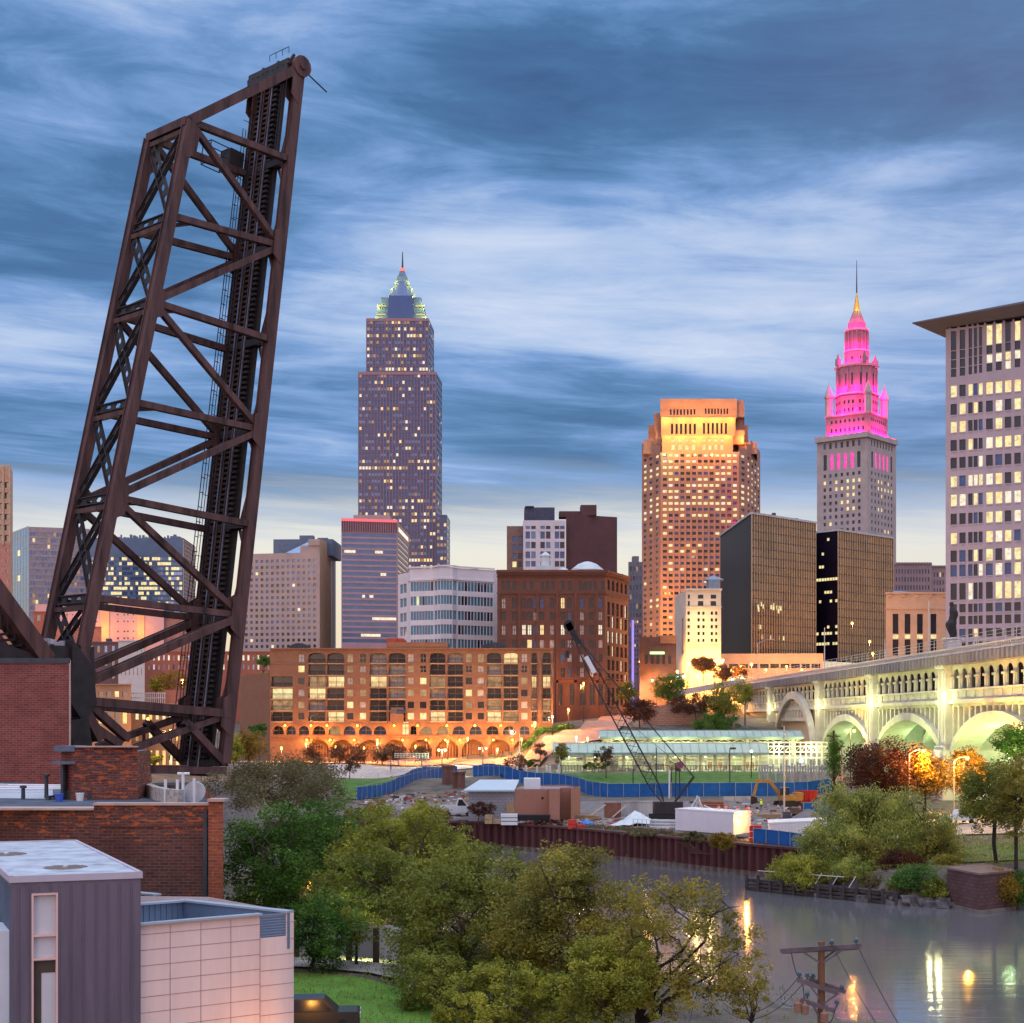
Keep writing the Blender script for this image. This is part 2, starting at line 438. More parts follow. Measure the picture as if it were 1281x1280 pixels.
# --- tall granite tower with stepped crown
M_KEY = mat('key_spandrel', (.085, .085, .17), .35, .10, .15, metal=.3, spec=.5)
M_KEYM = mat('crown_metal', (.12, .18, .30), .45, .12, .2, metal=.35, spec=.5)
D = 1000
b = Bld('skyscraper', 'tallest skyscraper, blue glass and pinkish mullions under a stepped pointed crown with spire', 'skyscraper', (X(500, D), D, 22))
def tier(b, pxs, D, y0, y1, nf, c0, c1, pk, wf=.70, hf=.46, dep=40, side=1.03, zb=None):
    a, m, q = pxs
    A, Mm, Q = C2(a, D), C2(m, D), (X(q, D * side), D * side)
    fl = floors(y0, y1, nf, D)
    z0, z1 = Z(y1, D), Z(y0, D)
    b.face(A, Mm, z0 if zb is None else zb, z1, grid(math.dist(A, Mm), c0, fl, (.01, .99), wf, hf, pk), .25)
    b.face(Mm, Q, z0 if zb is None else zb, z1, grid(math.dist(Mm, Q), c1, fl, (.02, .98), wf * .8, hf, pk) if c1 else [], .25)
    B1, B2 = (Q[0] - 2, Q[1] + dep), (A[0] - .5, A[1] + dep)
    b.rest([Q, B1, B2, A], z0 if zb is None else zb, z1); b.roof([A, Mm, Q, B1, B2], z1)
lit = [L_WARM, L_PALE, L_DIM, L_DIM]
rk = {j: .10 for j in range(60)}
for j, v in {5: .55, 7: .6, 8: .55, 10: .5, 12: .65, 13: .7, 14: .5, 17: .2, 19: .5, 20: .5, 21: .25, 22: .3, 27: .7, 28: .55, 36: .3, 39: .3, 1: .4, 2: .45, 3: .4, 4: .3}.items(): rk[j] = v
tier(b, (448, 546, 553), D, 466, 812, 42, 25, 4, picker(3, .2, lit, [G_BLUE, G_BLUE, G_MIR], rk))
tier(b, (458, 536.5, 543), D, 399, 466, 8, 20, 4, picker(5, .2, lit, [G_BLUE, G_MIR, G_BLUE], {0: .55, 2: .35, 3: .3, 4: .25, 5: .5, 6: .5, 7: .3}))
tier(b, (546, 559, 563), D - 12, 644, 812, 20, 3, 1, picker(6, .35, lit, [G_BLUE, G_MIR]))
b.finish(M_KEY)
mu = MB(); M_KM = mat('pink_mullion', (.36, .20, .22), .6, .08)
for (a_, q_, n_, y0_, y1_, d_) in [(448, 546, 25, 466, 812, D), (458, 536.5, 20, 399, 466, D)]:
    for k in range(n_ + 1): x = X(a_ + (q_ - a_) * (.01 + .98 * k / n_), d_); mu.box(x - .17, x + .17, d_ - .35, d_ - .005, Z(y1_, d_), Z(y0_, d_))
    for y in (y0_,): mu.box(X(a_, d_), X(q_, d_), d_ - .4, d_ - .006, Z(y + 3, d_), Z(y, d_) + .3)
mu.build('mullions', M_KM, b.T, uv=False)
mb = MB(); cx = X(500, D); cy = D + 26
def sq(px): return px * D / F * 2 ** .5 / 1.0
for hw, y0, y1, hw2 in [(33, 399, 390, 32), (31, 390, 377, 29.5), (27.5, 377, 365, 25.5), (17.5, 365, 358, 16.5), (15, 358, 350, 13.5), (11.5, 350, 342, 9.5), (8.2, 342, 332, 6), (5, 332, 325, 3.2)]:
    mb.frustum((cx, cy), hw * D / F * 2 ** .5, hw2 * D / F * 2 ** .5, Z(y0, D), Z(y1, D), 4, PI / 4)
mb.build('crown', M_KEYM, b.T)
mb = MB(); mb.hexa([(cx - 8.2, cy - 18, Z(399, D)), (cx + 8.2, cy - 18, Z(399, D)), (cx + 8.2, cy - 3, Z(399, D)), (cx - 8.2, cy - 3, Z(399, D)), (cx - 7.6, cy - 17, Z(365, D)), (cx + 7.6, cy - 17, Z(365, D)), (cx + 7.6, cy - 3, Z(365, D)), (cx - 7.6, cy - 3, Z(365, D))])
mb.poly([(cx - 7.6, cy - 17, Z(365, D)), (cx + 7.6, cy - 17, Z(365, D)), (cx, cy - 3, Z(338, D))])
mb.build('crown_panel', mat('crown_panel', (.07, .11, .25), .4, .06, .2, metal=.4), b.T)
mb = MB(); mb.tube((cx, cy, Z(326, D)), (cx, cy, Z(300, D)), .7, .25, 6); mb.build('spire', ROOFD, b.T)
mb = MB(); mb.frustum((cx, cy), 1.9, 1.4, Z(325, D), Z(321, D), 8); mb.build('beacon', emis('beacon_red', (1, .14, .10), 1.6), b.T)
for hw, y, e in [(33, 398, 13000), (29, 377, 6500), (17.5, 365, 4500), (13.5, 350, 3000), (8.5, 341, 1500)]:
    for sg in (-1, 1):
        light('POINT', (cx + sg * (hw + .5) * D / F, cy - hw * D / F - 2.4, Z(y, D) + 1.0), e * .45, (1.0, 1.0, .16), b.T, .5)
M_GL = emis('crown_light_strip', (.90, .90, .25), .6)
for hw, y in [(31, 389), (30, 378), (17, 364), (15, 357.5), (11, 349), (8, 341)]:
    for sg in (-1, 1):
        mb = MB(); x0 = cx + sg * hw * D / F; x1 = cx + sg * hw * .62 * D / F
        mb.box(min(x0, x1), max(x0, x1), cy - hw * D / F - .5, cy - hw * D / F + .1, Z(y, D), Z(y, D) + .8); mb.build('light_strip', M_GL, b.T)

# --- orange floodlit tower with setback crown
D = 1000
M_BP = mat('rose_granite', (.40, .21, .16), .8, .14, .12)
b = Bld('office_tower', 'brown granite tower with orange floodlit stepped crown', 'skyscraper', (X(875, D), D, 22))
lit = [L_YEL, L_WARM, L_YEL, L_PALE]; dk = [G_DARK, G_BLUE, G_DARK]
fl = floors(566, 806, 32, D)
pk = picker(11, .22, lit, dk, {j: (.62 if j in (31, 29, 28, 26, 25, 24, 23) else .5 if j in (30, 27, 22, 21) else .13) for j in range(33)})
zb = 20
cols = [(803, 818, D + 22, D + 10, 2), (818, 826, D + 10, D, 1), (826, 925, D, D, 13), (925, 934, D, D + 8, 1), (934, 939, D + 8, D + 14, 1), (939, 951, D + 14, D + 60, 3)]
tops = [548, 556, 566, 560, 552, 545]
for (a, c, d0, d1, n), yt in zip(cols, tops):
    A, Q = C2(a, d0), C2(c, d1)
    b.face(A, Q, zb, Z(yt, D), grid(math.dist(A, Q), n, fl, (.02, .98), .68 if n > 3 else .5, .46, pk), .5)
pts = [C2(803, D + 22), C2(818, D + 10), C2(826, D), C2(925, D), C2(934, D + 8), C2(939, D + 14), C2(951, D + 60), (X(940, D + 100), D + 100), (X(812, D + 100), D + 100)]
b.rest([pts[6], pts[7], pts[8], pts[0]], zb, Z(548, D)); b.roof(pts, Z(566, D) - .3)
# piers between the middle bays
for i in range(14):
    u = X(826 + .02 * 99 + i * 99 * .96 / 13, D); b.wall.box(u - .55, u + .55, D - .7, D + .1, zb, Z(569, D))
def slab(pa, pb, ya, yb, dfront, ddeep, slots=None, so=None):
    A, Q = C2(pa, dfront), C2(pb, dfront)
    rects = []
    if slots:
        W = math.dist(A, Q)
        for (u0, u1, n, v0, v1) in slots:
            for k in range(n):
                c = u0 + (u1 - u0) * (k + .5) / n; hw = (u1 - u0) / n * .27
                rects.append(((c - hw - pa) / (pb - pa) * W, (c + hw - pa) / (pb - pa) * W, Z(v1, dfront), Z(v0, dfront), so or G_DARK))
    b.face(A, Q, Z(yb, dfront), Z(ya, dfront), rects, .9)
    B1, B2 = back(Q, ddeep * .7), back(A, ddeep * .7, 1.03)
    b.rest([Q, B1, B2, A], Z(yb, dfront), Z(ya, dfront)); b.roof([A, Q, B1, B2], Z(ya, dfront))
slab(826, 922, 499, 524, D + 14, 50, [(837, 871, 8, 512, 519), (881, 912, 8, 511, 518)])
slab(827, 920, 522, 546, D + 8, 50, [(838, 872, 6, 530, 543), (878, 911, 6, 529, 543)])
slab(828, 917, 545, 566, D + 2, 50, [(838, 872, 4, 549, 553), (838, 872, 4, 556, 563), (877, 907, 4, 549, 553), (877, 907, 4, 556, 563)], L_WARM)
slab(818, 930, 517, 540, D + 22, 45); slab(811, 936, 532, 552, D + 27, 50); slab(820, 931, 538, 556, D + 12, 40)
slab(922, 931, 501, 522, D + 17, 40); slab(805, 827, 550, 568, D + 12.5, 60); slab(924, 947, 553, 568, D + 16, 50)
b.finish(M_BP)
OR = (1.0, .47, .06)
for px, y, dd, e in [(834, 523, 4, 16000), (855, 524, 3, 16000), (876, 524, 3, 20000), (897, 524, 3, 16000), (915, 523, 4, 16000), (835, 546, -2, 16000), (853, 546, -3, 18000), (874, 546, -3, 24000), (895, 546, -3, 18000), (912, 546, -2, 16000),
                     (833, 567, -9, 14000), (850, 568, -9, 11000), (872, 568, -9, 14000), (893, 568, -9, 11000), (912, 567, -9, 14000), (812, 553, 17, 13000), (822, 541, 15, 9000), (933, 548, 8, 13000), (926, 540, 14, 9000)]:
    light('POINT', (X(px, D), D + dd, Z(y, D) + 1.2), e * .38, OR if px not in (833,) else (.7, 1, .3), b.T, .6)
for px, y, e, dd in [(806, 812, 110000, -22), (812, 760, 50000, -25), (845, 800, 50000, -25), (806, 700, 16000, -22), (809, 650, 9000, -22), (838, 740, 9000, -16), (870, 690, 5000, -18), (934, 640, 5000, -20), (815, 610, 5000, -20)]:
    light('POINT', (X(px, D), D + dd, Z(y, D)), e * .5, (1.0, .45, .08), b.T, 2.0)  # added lights in mid air, standing in for street glow on the facade

# --- pink floodlit tower
D = 800; M_TT = mat('limestone_grey', (.42, .35, .35), .85, .12, .2)
b = Bld('pinnacle_tower', 'old limestone tower with magenta floodlit pinnacle and gold tip', 'skyscraper', (X(1070, D), D, 22))
lit = [L_YEL, L_WARM]; dk = [G_DARK, G_DARK, G_BLUE]
def tt(pa, pm, pq, ya, yb, nf, ca, cb, pk, scale=1.0, hf=.5, wf=.42, u=(.1, .9), arch=0):
    da, dq = D + 18 * scale, D + 25 * scale
    A, M_, Q = C2(pa, da), C2(pm, D), C2(pq, dq)
    fl = floors(ya, yb, nf, D) if nf else []
    z0, z1 = Z(yb, D), Z(ya, D)
    b.face(A, M_, z0, z1, grid(math.dist(A, M_), ca, fl, u, wf, hf, pk, arch) if nf else [], .3)
    b.face(M_, Q, z0, z1, grid(math.dist(M_, Q), cb, fl, u, wf, hf, pk, arch) if nf else [], .3)
    Bk = (A[0] + Q[0] - M_[0], da + dq - D)
    b.rest([Q, Bk, A], z0, z1); b.roof([A, M_, Q, Bk], z1)
rows = {j: .06 for j in range(20)}; rows.update({7: .5, 9: .35, 10: .55, 11: .5, 6: .1})
tt(1022, 1085, 1121, 586, 700, 13, 7, 7, picker(21, .2, lit, dk, rows))
tt(1022, 1085, 1121, 560, 586, 1, 6, 6, lambda i, j: (L_PINK if 1 <= i <= 4 else G_DARK), hf=.78, wf=.5, arch=1)
tt(1022, 1085, 1121, 545, 560, 1, 7, 8, picker(22, .0, lit, dk), hf=.5)
b.face(C2(1019, D + 16.5), C2(1085, D - 2), Z(547, D), Z(541, D)); b.face(C2(1085, D - 2), C2(1123.5, D + 23.5), Z(547, D), Z(541, D))
Bk = (C2(1019, D + 16.5)[0] + C2(1123.5, D + 23.5)[0] - C2(1085, D - 2)[0], D + 42)
for zz in (541, 547): b.roof([C2(1019, D + 16.5), C2(1085, D - 2), C2(1123.5, D + 23.5), Bk], Z(zz, D))
for i in range(22):
    px = 1020 + i * 3.05; b.wall.obox(C2(px, D + 16.5 - (px - 1019) / 66 * 18.5), (1, 0), (0, 1), Z(541, D), Z(539.4, D), 0, .5, 0, .5)
for i in range(12):
    px = 1086 + i * 3.1; b.wall.obox(C2(px, D - 2 + (px - 1085) / 38 * 25.5), (1, 0), (0, 1), Z(541, D), Z(539.4, D), 0, .5, 0, .5)
b.finish(M_TT)
ctr = ((X(1022, D + 18) + X(1121, D + 25)) / 2, D + 21.5)
M_TP = mat('limestone_pale', (.26, .19, .21), .85, .12, .3)
def ctier(name, hw, ya, yb, n, rot, wins=0, wh=.5, hw2=None):
    mb = MB(); r = hw * D / F; q = r if n > 8 else r / math.cos(PI / n)
    r2 = q if hw2 is None else hw2 * D / F
    mb.frustum(ctr, q, r2, Z(yb, D), Z(ya, D), n, rot)
    return mb, r
ROT = math.atan2(-18, 63 * .4) + PI / 4
wn = MB()
def ring(hw, y0, y1, n, rot, out=.8):
    q = hw * D / F / math.cos(PI / n) + out; top = MB(); top.frustum(ctr, q, q, Z(y0, D), Z(y1, D), n, rot); top.build('cornice', M_TT, b.T)
def wring(hw, yc, h, n, rot, per, wid=.9):
    for k in range(n):
        t = rot + PI / n + 2 * PI * k / n; nrm = (math.cos(t), math.sin(t)); tg = (-nrm[1], nrm[0])
        hwid = hw * D / F * math.tan(PI / n)
        for i in range(per):
            u = (i + .5) / per * 2 - 1
            c = (ctr[0] + nrm[0] * hw * D / F + tg[0] * u * hwid * .82, ctr[1] + nrm[1] * hw * D / F + tg[1] * u * hwid * .82)
            wn.obox(c, tg, nrm, Z(yc, D) - h / 2, Z(yc, D) + h / 2, -wid / 2, wid / 2, -.2, .12)
parts = []
for nm, hw, ya, yb, n, rot, h2 in [('tier', 29.5, 513, 541, 4, ROT, None), ('tier', 25, 484, 513, 8, ROT + PI / 8, None), ('tier', 24, 449, 484, 8, ROT + PI / 8, None), ('tier', 14.5, 428, 447, 8, ROT + PI / 8, None),
                                   ('tier', 13.6, 402, 428, 16, 0, None), ('tier', 11.6, 392, 400, 16, 0, None), ('dome', 10.8, 376, 392, 16, 0, 4.6), ('gold_cone', 4.4, 352, 376, 12, 0, .6)]:
    mb, r = ctier(nm, hw, ya, yb, n, rot, hw2=h2)
    mb.build(nm, mat('gold_leaf', (.85, .50, .10), .35, .1, .5, metal=.6) if nm == 'gold_cone' else M_TP, b.T)
ring(29.5, 514, 512, 4, ROT, .9); ring(25, 486, 484, 8, ROT + PI / 8); ring(24, 450, 447.5, 8, ROT + PI / 8, .9); ring(13.6, 402.5, 400, 16, 0, .6); ring(14.5, 429, 427, 8, ROT + PI / 8, .3)
for (hw, yc, h, n, rot, per) in [(29.5, 521, 1.5, 4, ROT, 8), (29.5, 532, 1.8, 4, ROT, 8), (25, 506, 1.7, 8, ROT + PI / 8, 3), (25, 496, 1.7, 8, ROT + PI / 8, 3), (24, 467, 6, 8, ROT + PI / 8, 2), (14.5, 438, 1.4, 8, ROT + PI / 8, 1)]: wring(hw, yc, h, n, rot, per)
wn.build('window', G_DARK, b.T, kind='stuff')
for k in range(16):
    cm = MB(); t = 2 * PI * k / 16 + .2; c = (ctr[0] + math.cos(t) * 14.3 * D / F, ctr[1] + math.sin(t) * 14.3 * D / F); cm.tube((*c, Z(427, D)), (*c, Z(403, D)), .42, n=6); cm.build('column', M_TP, b.T, uv=False)
for k in range(16):
    cm = MB(); t = 2 * PI * k / 16 + .1; c = (ctr[0] + math.cos(t) * 25.0 * D / F, ctr[1] + math.sin(t) * 25.0 * D / F); cm.tube((*c, Z(482, D)), (*c, Z(452, D)), .55, n=6); cm.build('column', M_TP, b.T, uv=False)


for k in range(4):
    t = ROT + PI / 2 * k; c = (ctr[0] + math.cos(t) * 37.5 * D / F, ctr[1] + math.sin(t) * 37.5 * D / F)
    mb = MB(); mb.lathe((*c, Z(513, D)), [(2.0, 0), (2.0, 9.5), (2.5, 9.6), (2.5, 10.4), (.15, 16.5), (.12, 18)], 8); mb.build('turret', M_TT, b.T)
for k in range(4):
    t = ROT + PI / 2 * k; c = (ctr[0] + math.cos(t) * 25 * D / F, ctr[1] + math.sin(t) * 25 * D / F)
    mb = MB(); mb.lathe((*c, Z(447, D)), [(1.5, 0), (1.5, 3.4), (.9, 3.6), (.3, 6)], 8); mb.build('finial', M_TP, b.T)
mb = MB(); mb.tube((*ctr, Z(352, D)), (*ctr, Z(310, D)), .35, .12, 6); mb.build('spire', ROOFD, b.T)
PK = (1.0, .0, .25)
for hw, y, e, n, off in [(29.5, 540, 2300, 12, 1.2), (26, 512, 1700, 8, 2.6), (25, 483, 1900, 8, 2.6), (15.5, 446, 1100, 6, 2.6), (14.5, 426, 900, 6, 2.0), (12, 400, 420, 6, 1.8), (9, 392, 200, 5, 1.8)]:
    for k in range(n):
        t = -PI / 2 + (k + .5 - n / 2) / n * PI * 1.35
        rr = hw * D / F * (1.16 if hw > 29 else 1.0) + off
        light('POINT', (ctr[0] + math.cos(t) * rr, ctr[1] + math.sin(t) * rr, Z(y, D) + 1.0), e * 3.2, PK, b.T, .5)
for k in (-1, 0, 1): light('POINT', (ctr[0] + k * 2.6, ctr[1] - 3.2, Z(374, D)), 330, (1, .42, .03), b.T, .3)

# --- courthouse tower with flaring roof, right edge
D = 515; M_JC = mat('pink_concrete', (.40, .345, .415), .8, .08, .15)
b = Bld('courthouse_tower', 'pale mauve office tower with flared overhanging roof at right edge', 'tower', (X(1260, D), D, 20))
A, Q = C2(1183, D), C2(1400, D - 25); W = math.dist(A, Q)
def U(px): return (px - 1183) / 217 * W
cols = [(1190, 1197), (1201.5, 1208.5), (1213, 1217.5), (1220, 1224), (1226.5, 1230.5), (1236, 1243.5), (1248, 1255.5), (1260, 1267), (1272, 1279)] + [(1284 + 12 * k, 1291 + 12 * k) for k in range(9)]
r = random.Random(31); rects = []
yrows = [(484, 497, .95), (507, 519, .3), (529, 541, .25), (552, 564, .35), (574, 586, .25), (597, 609, .55), (620, 633, .9), (644, 656, .35), (668, 680, .35), (690, 703, .4), (708, 721, .4), (731, 750, .5), (757, 766, .08), (772, 781, .15), (788, 797, .05), (804, 811, .05)]
for k, (y0, y1, p) in enumerate(yrows):
    z1, z0 = Z(y0, D), Z(y1, D)
    for i, (a, c) in enumerate(cols):
        pp = p * (1.6 if i >= 5 else .75)
        rects.append((U(a - .6), U(c + .6), z0 - .25, z1 + .15, r.choice([L_YEL, L_PALE, L_WARM]) if r.random() < pp else r.choice([G_DARK, G_DARK, G_BLUE])))
for a, c in cols:
    m = [G_DARK] * 4 if a < 1232 else r.choice([[L_YEL, G_DARK, L_PALE, G_DARK], [G_DARK, G_DARK, L_YEL, L_PALE], [L_WARM, G_DARK, G_DARK, L_YEL]])
    for k in range(4): rects.append((U(a), U(c), Z(430 + (k + .92) * 11 - (a - 1183) * .05, D), Z(430 + k * 11 - 14 * (k == 0) - (a - 1183) * .05, D), m[k]))
b.face(A, Q, 18, Z(412, D), rects, .55)
b.rest([Q, (Q[0], D + 40), back(A, 55, 1.1), A], 18, Z(412, D)); b.roof([A, Q, (Q[0], D + 40), back(A, 55, 1.1)], Z(412, D))
led = b.wall
for (y0, y1, p) in yrows[:-3]:
    for a, c in cols[:9]: led.obox(A, ((Q[0] - A[0]) / W, (Q[1] - A[1]) / W), (0, 1), Z(y1 + 2.6, D), Z(y1 + 1.2, D), U(a), U(c), -.25, .1)
b.finish(M_JC)
mb = MB(); h = lambda px, py, d: P(px, py, d)
ux = Vector(((Q[0] - A[0]) / W, (Q[1] - A[1]) / W)); 
def fp(u, n, z): return (A[0] + ux.x * u + ux.y * n, A[1] + ux.y * u - ux.x * n, z)
zt = Z(387, D); zs = Z(409, D)
mb.hexa([fp(1, 1, 147.4), fp(W - 1, 1, 149.4), fp(W - 1, -48, 149.4), fp(14, -48, 147.4), fp(-8.5, 9, zt - 5.6), fp(W + 8, 9, zt - 1.2), fp(W + 8, -52, zt - 1.2), fp(4, -52, zt - 5.6)])
mb.hexa([fp(-8.5, 9, zt - 5.58), fp(W + 8, 9, zt - 1.18), fp(W + 8, -52, zt - 1.18), fp(4, -52, zt - 5.58), fp(-8.5, 9, zt - 5.2), fp(W + 8, 9, zt - .3), fp(W + 8, -52, zt - .3), fp(4, -52, zt - 5.2)])
mb.build('roof', mat('roof_mauve', (.125, .13, .175), .8, .06), b.T)
mb = MB()
for i, (a, c) in enumerate(cols): mb.obox(A, ux, (ux.y, -ux.x), Z(413, D), 147.6, U(a) - .8, U(a) - .2, -3, -.1)
mb.build('roof_struts', M_JC, b.T)

# --- two dark mullioned office blocks
M_MUL = mat('bronze_mullion', (.50, .36, .23), .45, .08, .2, metal=.2)
M_DKG = glass('bronze_glass', (.27, .20, .145), .08, .9, .5, .35, .09)
def mullion_block(label, px, ds, yt, yb, nm, nf, seed, zb=22):
    b = Bld('office_block', label, 'office building', (X(px[1], ds[1]), ds[1], zb), 'dark mullioned office blocks')
    L, M_, Q = C2(px[0], ds[0]), C2(px[1], ds[1]), C2(px[2], ds[2])
    zt = Z(yt, ds[1]); z0 = Z(yb, ds[1])
    b.face(L, M_, z0, zt, [], mi=0)
    b.face(M_, Q, z0, zt, [], mi=1)
    Bk = (L[0] + Q[0] - M_[0], L[1] + Q[1] - M_[1]); b.rest([Q, Bk, L], z0, zt, 0); b.roof([L, M_, Q, Bk], zt - .2, 2)
    W = math.dist(M_, Q); ux = ((Q[0] - M_[0]) / W, (Q[1] - M_[1]) / W); n = (ux[1], -ux[0])
    b.finish([G_BLK, M_DKG, ROOF])
    mu = MB()
    for k in range(nm + 1):
        u = W * k / nm; mu.obox(M_, ux, n, z0, zt, u - .15, u + .15, 0.003, .35)
    mu.build('mullions', M_MUL, b.T)
    sp = MB(); r = random.Random(seed)
    for k in range(nf + 1):
        z = z0 + (zt - z0) * k / nf; sp.obox(M_, ux, n, z - .22, z + .22, 0, W, 0.004, .12)
    sp.build('spandrels', ROOFD, b.T)
    tr = MB(); tr.obox(M_, ux, n, zt - .1, zt + .7, -.2, W + .2, -.4, .6)
    W2 = math.dist(L, M_); vx = ((M_[0] - L[0]) / W2, (M_[1] - L[1]) / W2); vn = (vx[1], -vx[0])
    tr.obox(L, vx, vn, zt - .1, zt + .7, -.2, W2 - .3, -.4, .5); tr.build('parapet', mat('parapet_pale', (.5, .47, .47), .7), b.T)
    return b, (M_, ux, n, W, z0, zt), (L, vx, vn, W2)
b, fr, fl_ = mullion_block('larger dark glass office block with gold mullions on its sunset lit face', (901, 940, 1020), (672, 600, 629), 643, 822, 26, 17, 5)
M_, ux, n, W, z0, zt = fr
lit_ = MB(); drk = MB(); r = random.Random(8)

for k in range(20):
    u = W * (.03 + .55 * r.random()); z = z0 + (zt - z0) * r.choice([.36, .34, .32, .345, .13, .13, .2]); lit_.obox(M_, ux, n, z, z + 1.6, u, u + r.choice([1, .5, 1.5]), .185, .2)
lit_.build('window', L_YEL, b.T, kind='stuff')
mb = MB(); mb.obox((M_[0] + 10, M_[1] + 25), (1, 0), (0, 1), zt, zt + 1.6, 0, 12, 0, 6); mb.tube((M_[0] + 12, M_[1] + 22, zt), (M_[0] + 12, M_[1] + 22, zt + 3.2), .8, n=10); mb.build('roof_plant', ROOFD, b.T)
b, fr, fl2 = mullion_block('smaller dark glass office block with gold mullions and a strip of lit offices', (1021, 1048, 1117), (648, 640, 668), 664, 826, 24, 15, 9)
L, vx, vn, W2 = fl2; M_, ux, n, W, z0, zt = fr
lit_ = MB(); r = random.Random(4)
for (f, p) in [(.93, .1), (.62, 1), (.52, .7), (.45, .2), (.38, .3), (.25, .2), (.2, .6), (.12, .7), (.72, .12), (.82, .1)]:
    z = z0 + (zt - z0) * f
    for k in range(8):
        if r.random() < p: lit_.obox(L, vx, vn, z, z + 1.1, W2 * (k + .1) / 8, W2 * (k + .9) / 8, .01, .04)
lit_.build('window', L_YEL, b.T, kind='stuff')
# podium under them
D = 585; M_TAN = mat('tan_stone', (.52, .37, .28), .85, .1, .2)
b = Bld('podium_building', 'low tan building with dark window strip below the dark office blocks', 'building', (X(960, D), D, 20))
A, Q = C2(898, D), C2(1030, D - 4); W = math.dist(A, Q)
b.face(A, Q, 20, Z(818, D), grid(W, 9, [(Z(838, D), Z(829, D))], (.1, .98), .86, .62, picker(2, .3, [L_DIM, L_ORG], [G_DARK])), .4)
b.rest([Q, back(Q, 12), back(A, 12), A], 20, Z(818, D)); b.roof([A, Q, back(Q, 12), back(A, 12)], Z(818, D)); b.finish(M_TAN)

# --- tan stone courthouse with tall windows
D = 590; M_CT = mat('court_stone', (.55, .40, .30), .85, .1, .2)
b = Bld('courthouse', 'tan stone courthouse with four tall dark windows', 'building', (X(1150, D), D, 20))
A, Q = C2(1108, D), C2(1192, D); W = math.dist(A, Q); rects = []
for c in (1120.5, 1135.5, 1151, 1168):
    for y0, y1, m in [(768, 793, G_DARK), (794, 799, L_YEL), (800, 820, G_DARK)]:
        rects.append(((c - 3.8 - 1108) / 84 * W, (c + 3.8 - 1108) / 84 * W, Z(y1, D), Z(y0, D), m))
b.face(A, Q, 20, Z(741, D), rects, .6); b.rest([Q, back(Q, 30), back(A, 30), A], 20, Z(741, D)); b.roof([A, Q, back(Q, 30), back(A, 30)], Z(741, D) - .3)
for k in range(5): b.wall.box(X(1113 + k * 17, D) - .5, X(1113 + k * 17, D) + .5, D - .9, D + .1, Z(747, D), Z(744.5, D))
b.wall.box(X(1107, D), X(1193, D), D - .6, D - .02, Z(743, D), Z(741, D)); b.wall.box(X(1107, D), X(1193, D), D - .4, D - .02, Z(762.5, D), Z(761.5, D))
b.finish(M_CT)
mb = MB(); mb.poly([(X(1108, D), D + 3, Z(741, D) + .2), (X(1150, D), D + 3, Z(741, D) + .2), (X(1127, D), D + 14, Z(735, D))]); mb.poly([(X(1150, D), D + 3, Z(741, D) + .2), (X(1152, D), D + 28, Z(741, D) + .2), (X(1127, D), D + 14, Z(735, D))]); mb.poly([(X(1152, D), D + 28, Z(741, D) + .2), (X(1108, D), D + 3, Z(741, D) + .2), (X(1127, D), D + 14, Z(735, D))])
mb.build('skylight', G_MIR, b.T)
# --- two distant stone blocks
D = 900; M_DS = mat('distant_stone', (.30, .22, .23), .85, .1, .2)
for (a, q, yt, c, label, sd) in [(1117, 1166, 704, 12, 'brownish stone hotel with bracketed cornice far behind the courthouse', 41), (1166, 1190, 708, 6, 'plain brown block between the far hotel and the mauve tower', 42)]:
    b = Bld('stone_building', label, 'building', (X((a + q) / 2, D + sd), D + sd, 20)); d = D + sd
    A, Q = C2(a, d), C2(q, d); W = math.dist(A, Q)
    b.face(A, Q, 20, Z(yt, d), grid(W, c, floors(yt + 6, yt + 46, 4, d), (.05, .95), .4, .55, picker(sd, .06, [L_PINK if 0 else L_YEL], [G_DARK, G_BLUE])), .4)
    b.rest([Q, back(Q, 20), back(A, 20), A], 20, Z(yt, d)); b.roof([A, Q, back(Q, 20), back(A, 20)], Z(yt, d) - .2)
    for k in range(14): b.wall.box(A[0] + W * k / 14, A[0] + W * (k + .5) / 14, d - .9, d + .5, Z(yt + 2, d), Z(yt, d) + .2)
    b.finish(M_DS)

# --- cream hall lit gold, left of the dark blocks
D = 545; M_CR = mat('cream_stone', (.66, .55, .45), .85, .08, .2)
b = Bld('cream_building', 'cream stone building with small dark windows lit golden', 'building', (X(872, D), D, 20))
L, A, Q = C2(844, D + 30), C2(858, D), C2(902, D); W = math.dist(A, Q)
def U(px): return (px - 858) / 44 * W
rects = []
for y0, y1 in [(744, 749), (752, 758)]:
    for a, c in [(860.5, 863), (873, 880), (889, 896)]: rects.append((U(a), U(c), Z(y1, D), Z(y0, D), G_DARK))
for y0 in (765, 773.5, 782, 790.5, 799):
    for a in (860, 872.5, 878.5, 889, 894.5): rects.append((U(a), U(a + 3), Z(y0 + 4.2, D), Z(y0, D), G_DARK))
b.face(A, Q, 18, Z(738, D), rects, .5); b.face(L, A, 18, Z(738, D), [((math.dist(L, A)) * .62, math.dist(L, A) * .78, Z(817, D), Z(772, D), G_DARK)], .4)
Bk = (L[0] + W, L[1] + 3); b.rest([Q, Bk, L], 18, Z(738, D)); b.roof([L, A, Q, Bk], Z(738, D) - .2)
b.wall.box(A[0] - .3, Q[0] + .3, D - .5, D - .02, Z(760, D), Z(759, D)); b.wall.box(A[0] - .4, Q[0] + .3, D - .7, D - .02, Z(738.5, D), Z(736.5, D)); b.wall.box(A[0] - .3, Q[0], D - .3, D - .02, Z(806.5, D), Z(805.5, D))
b.finish(M_CR)
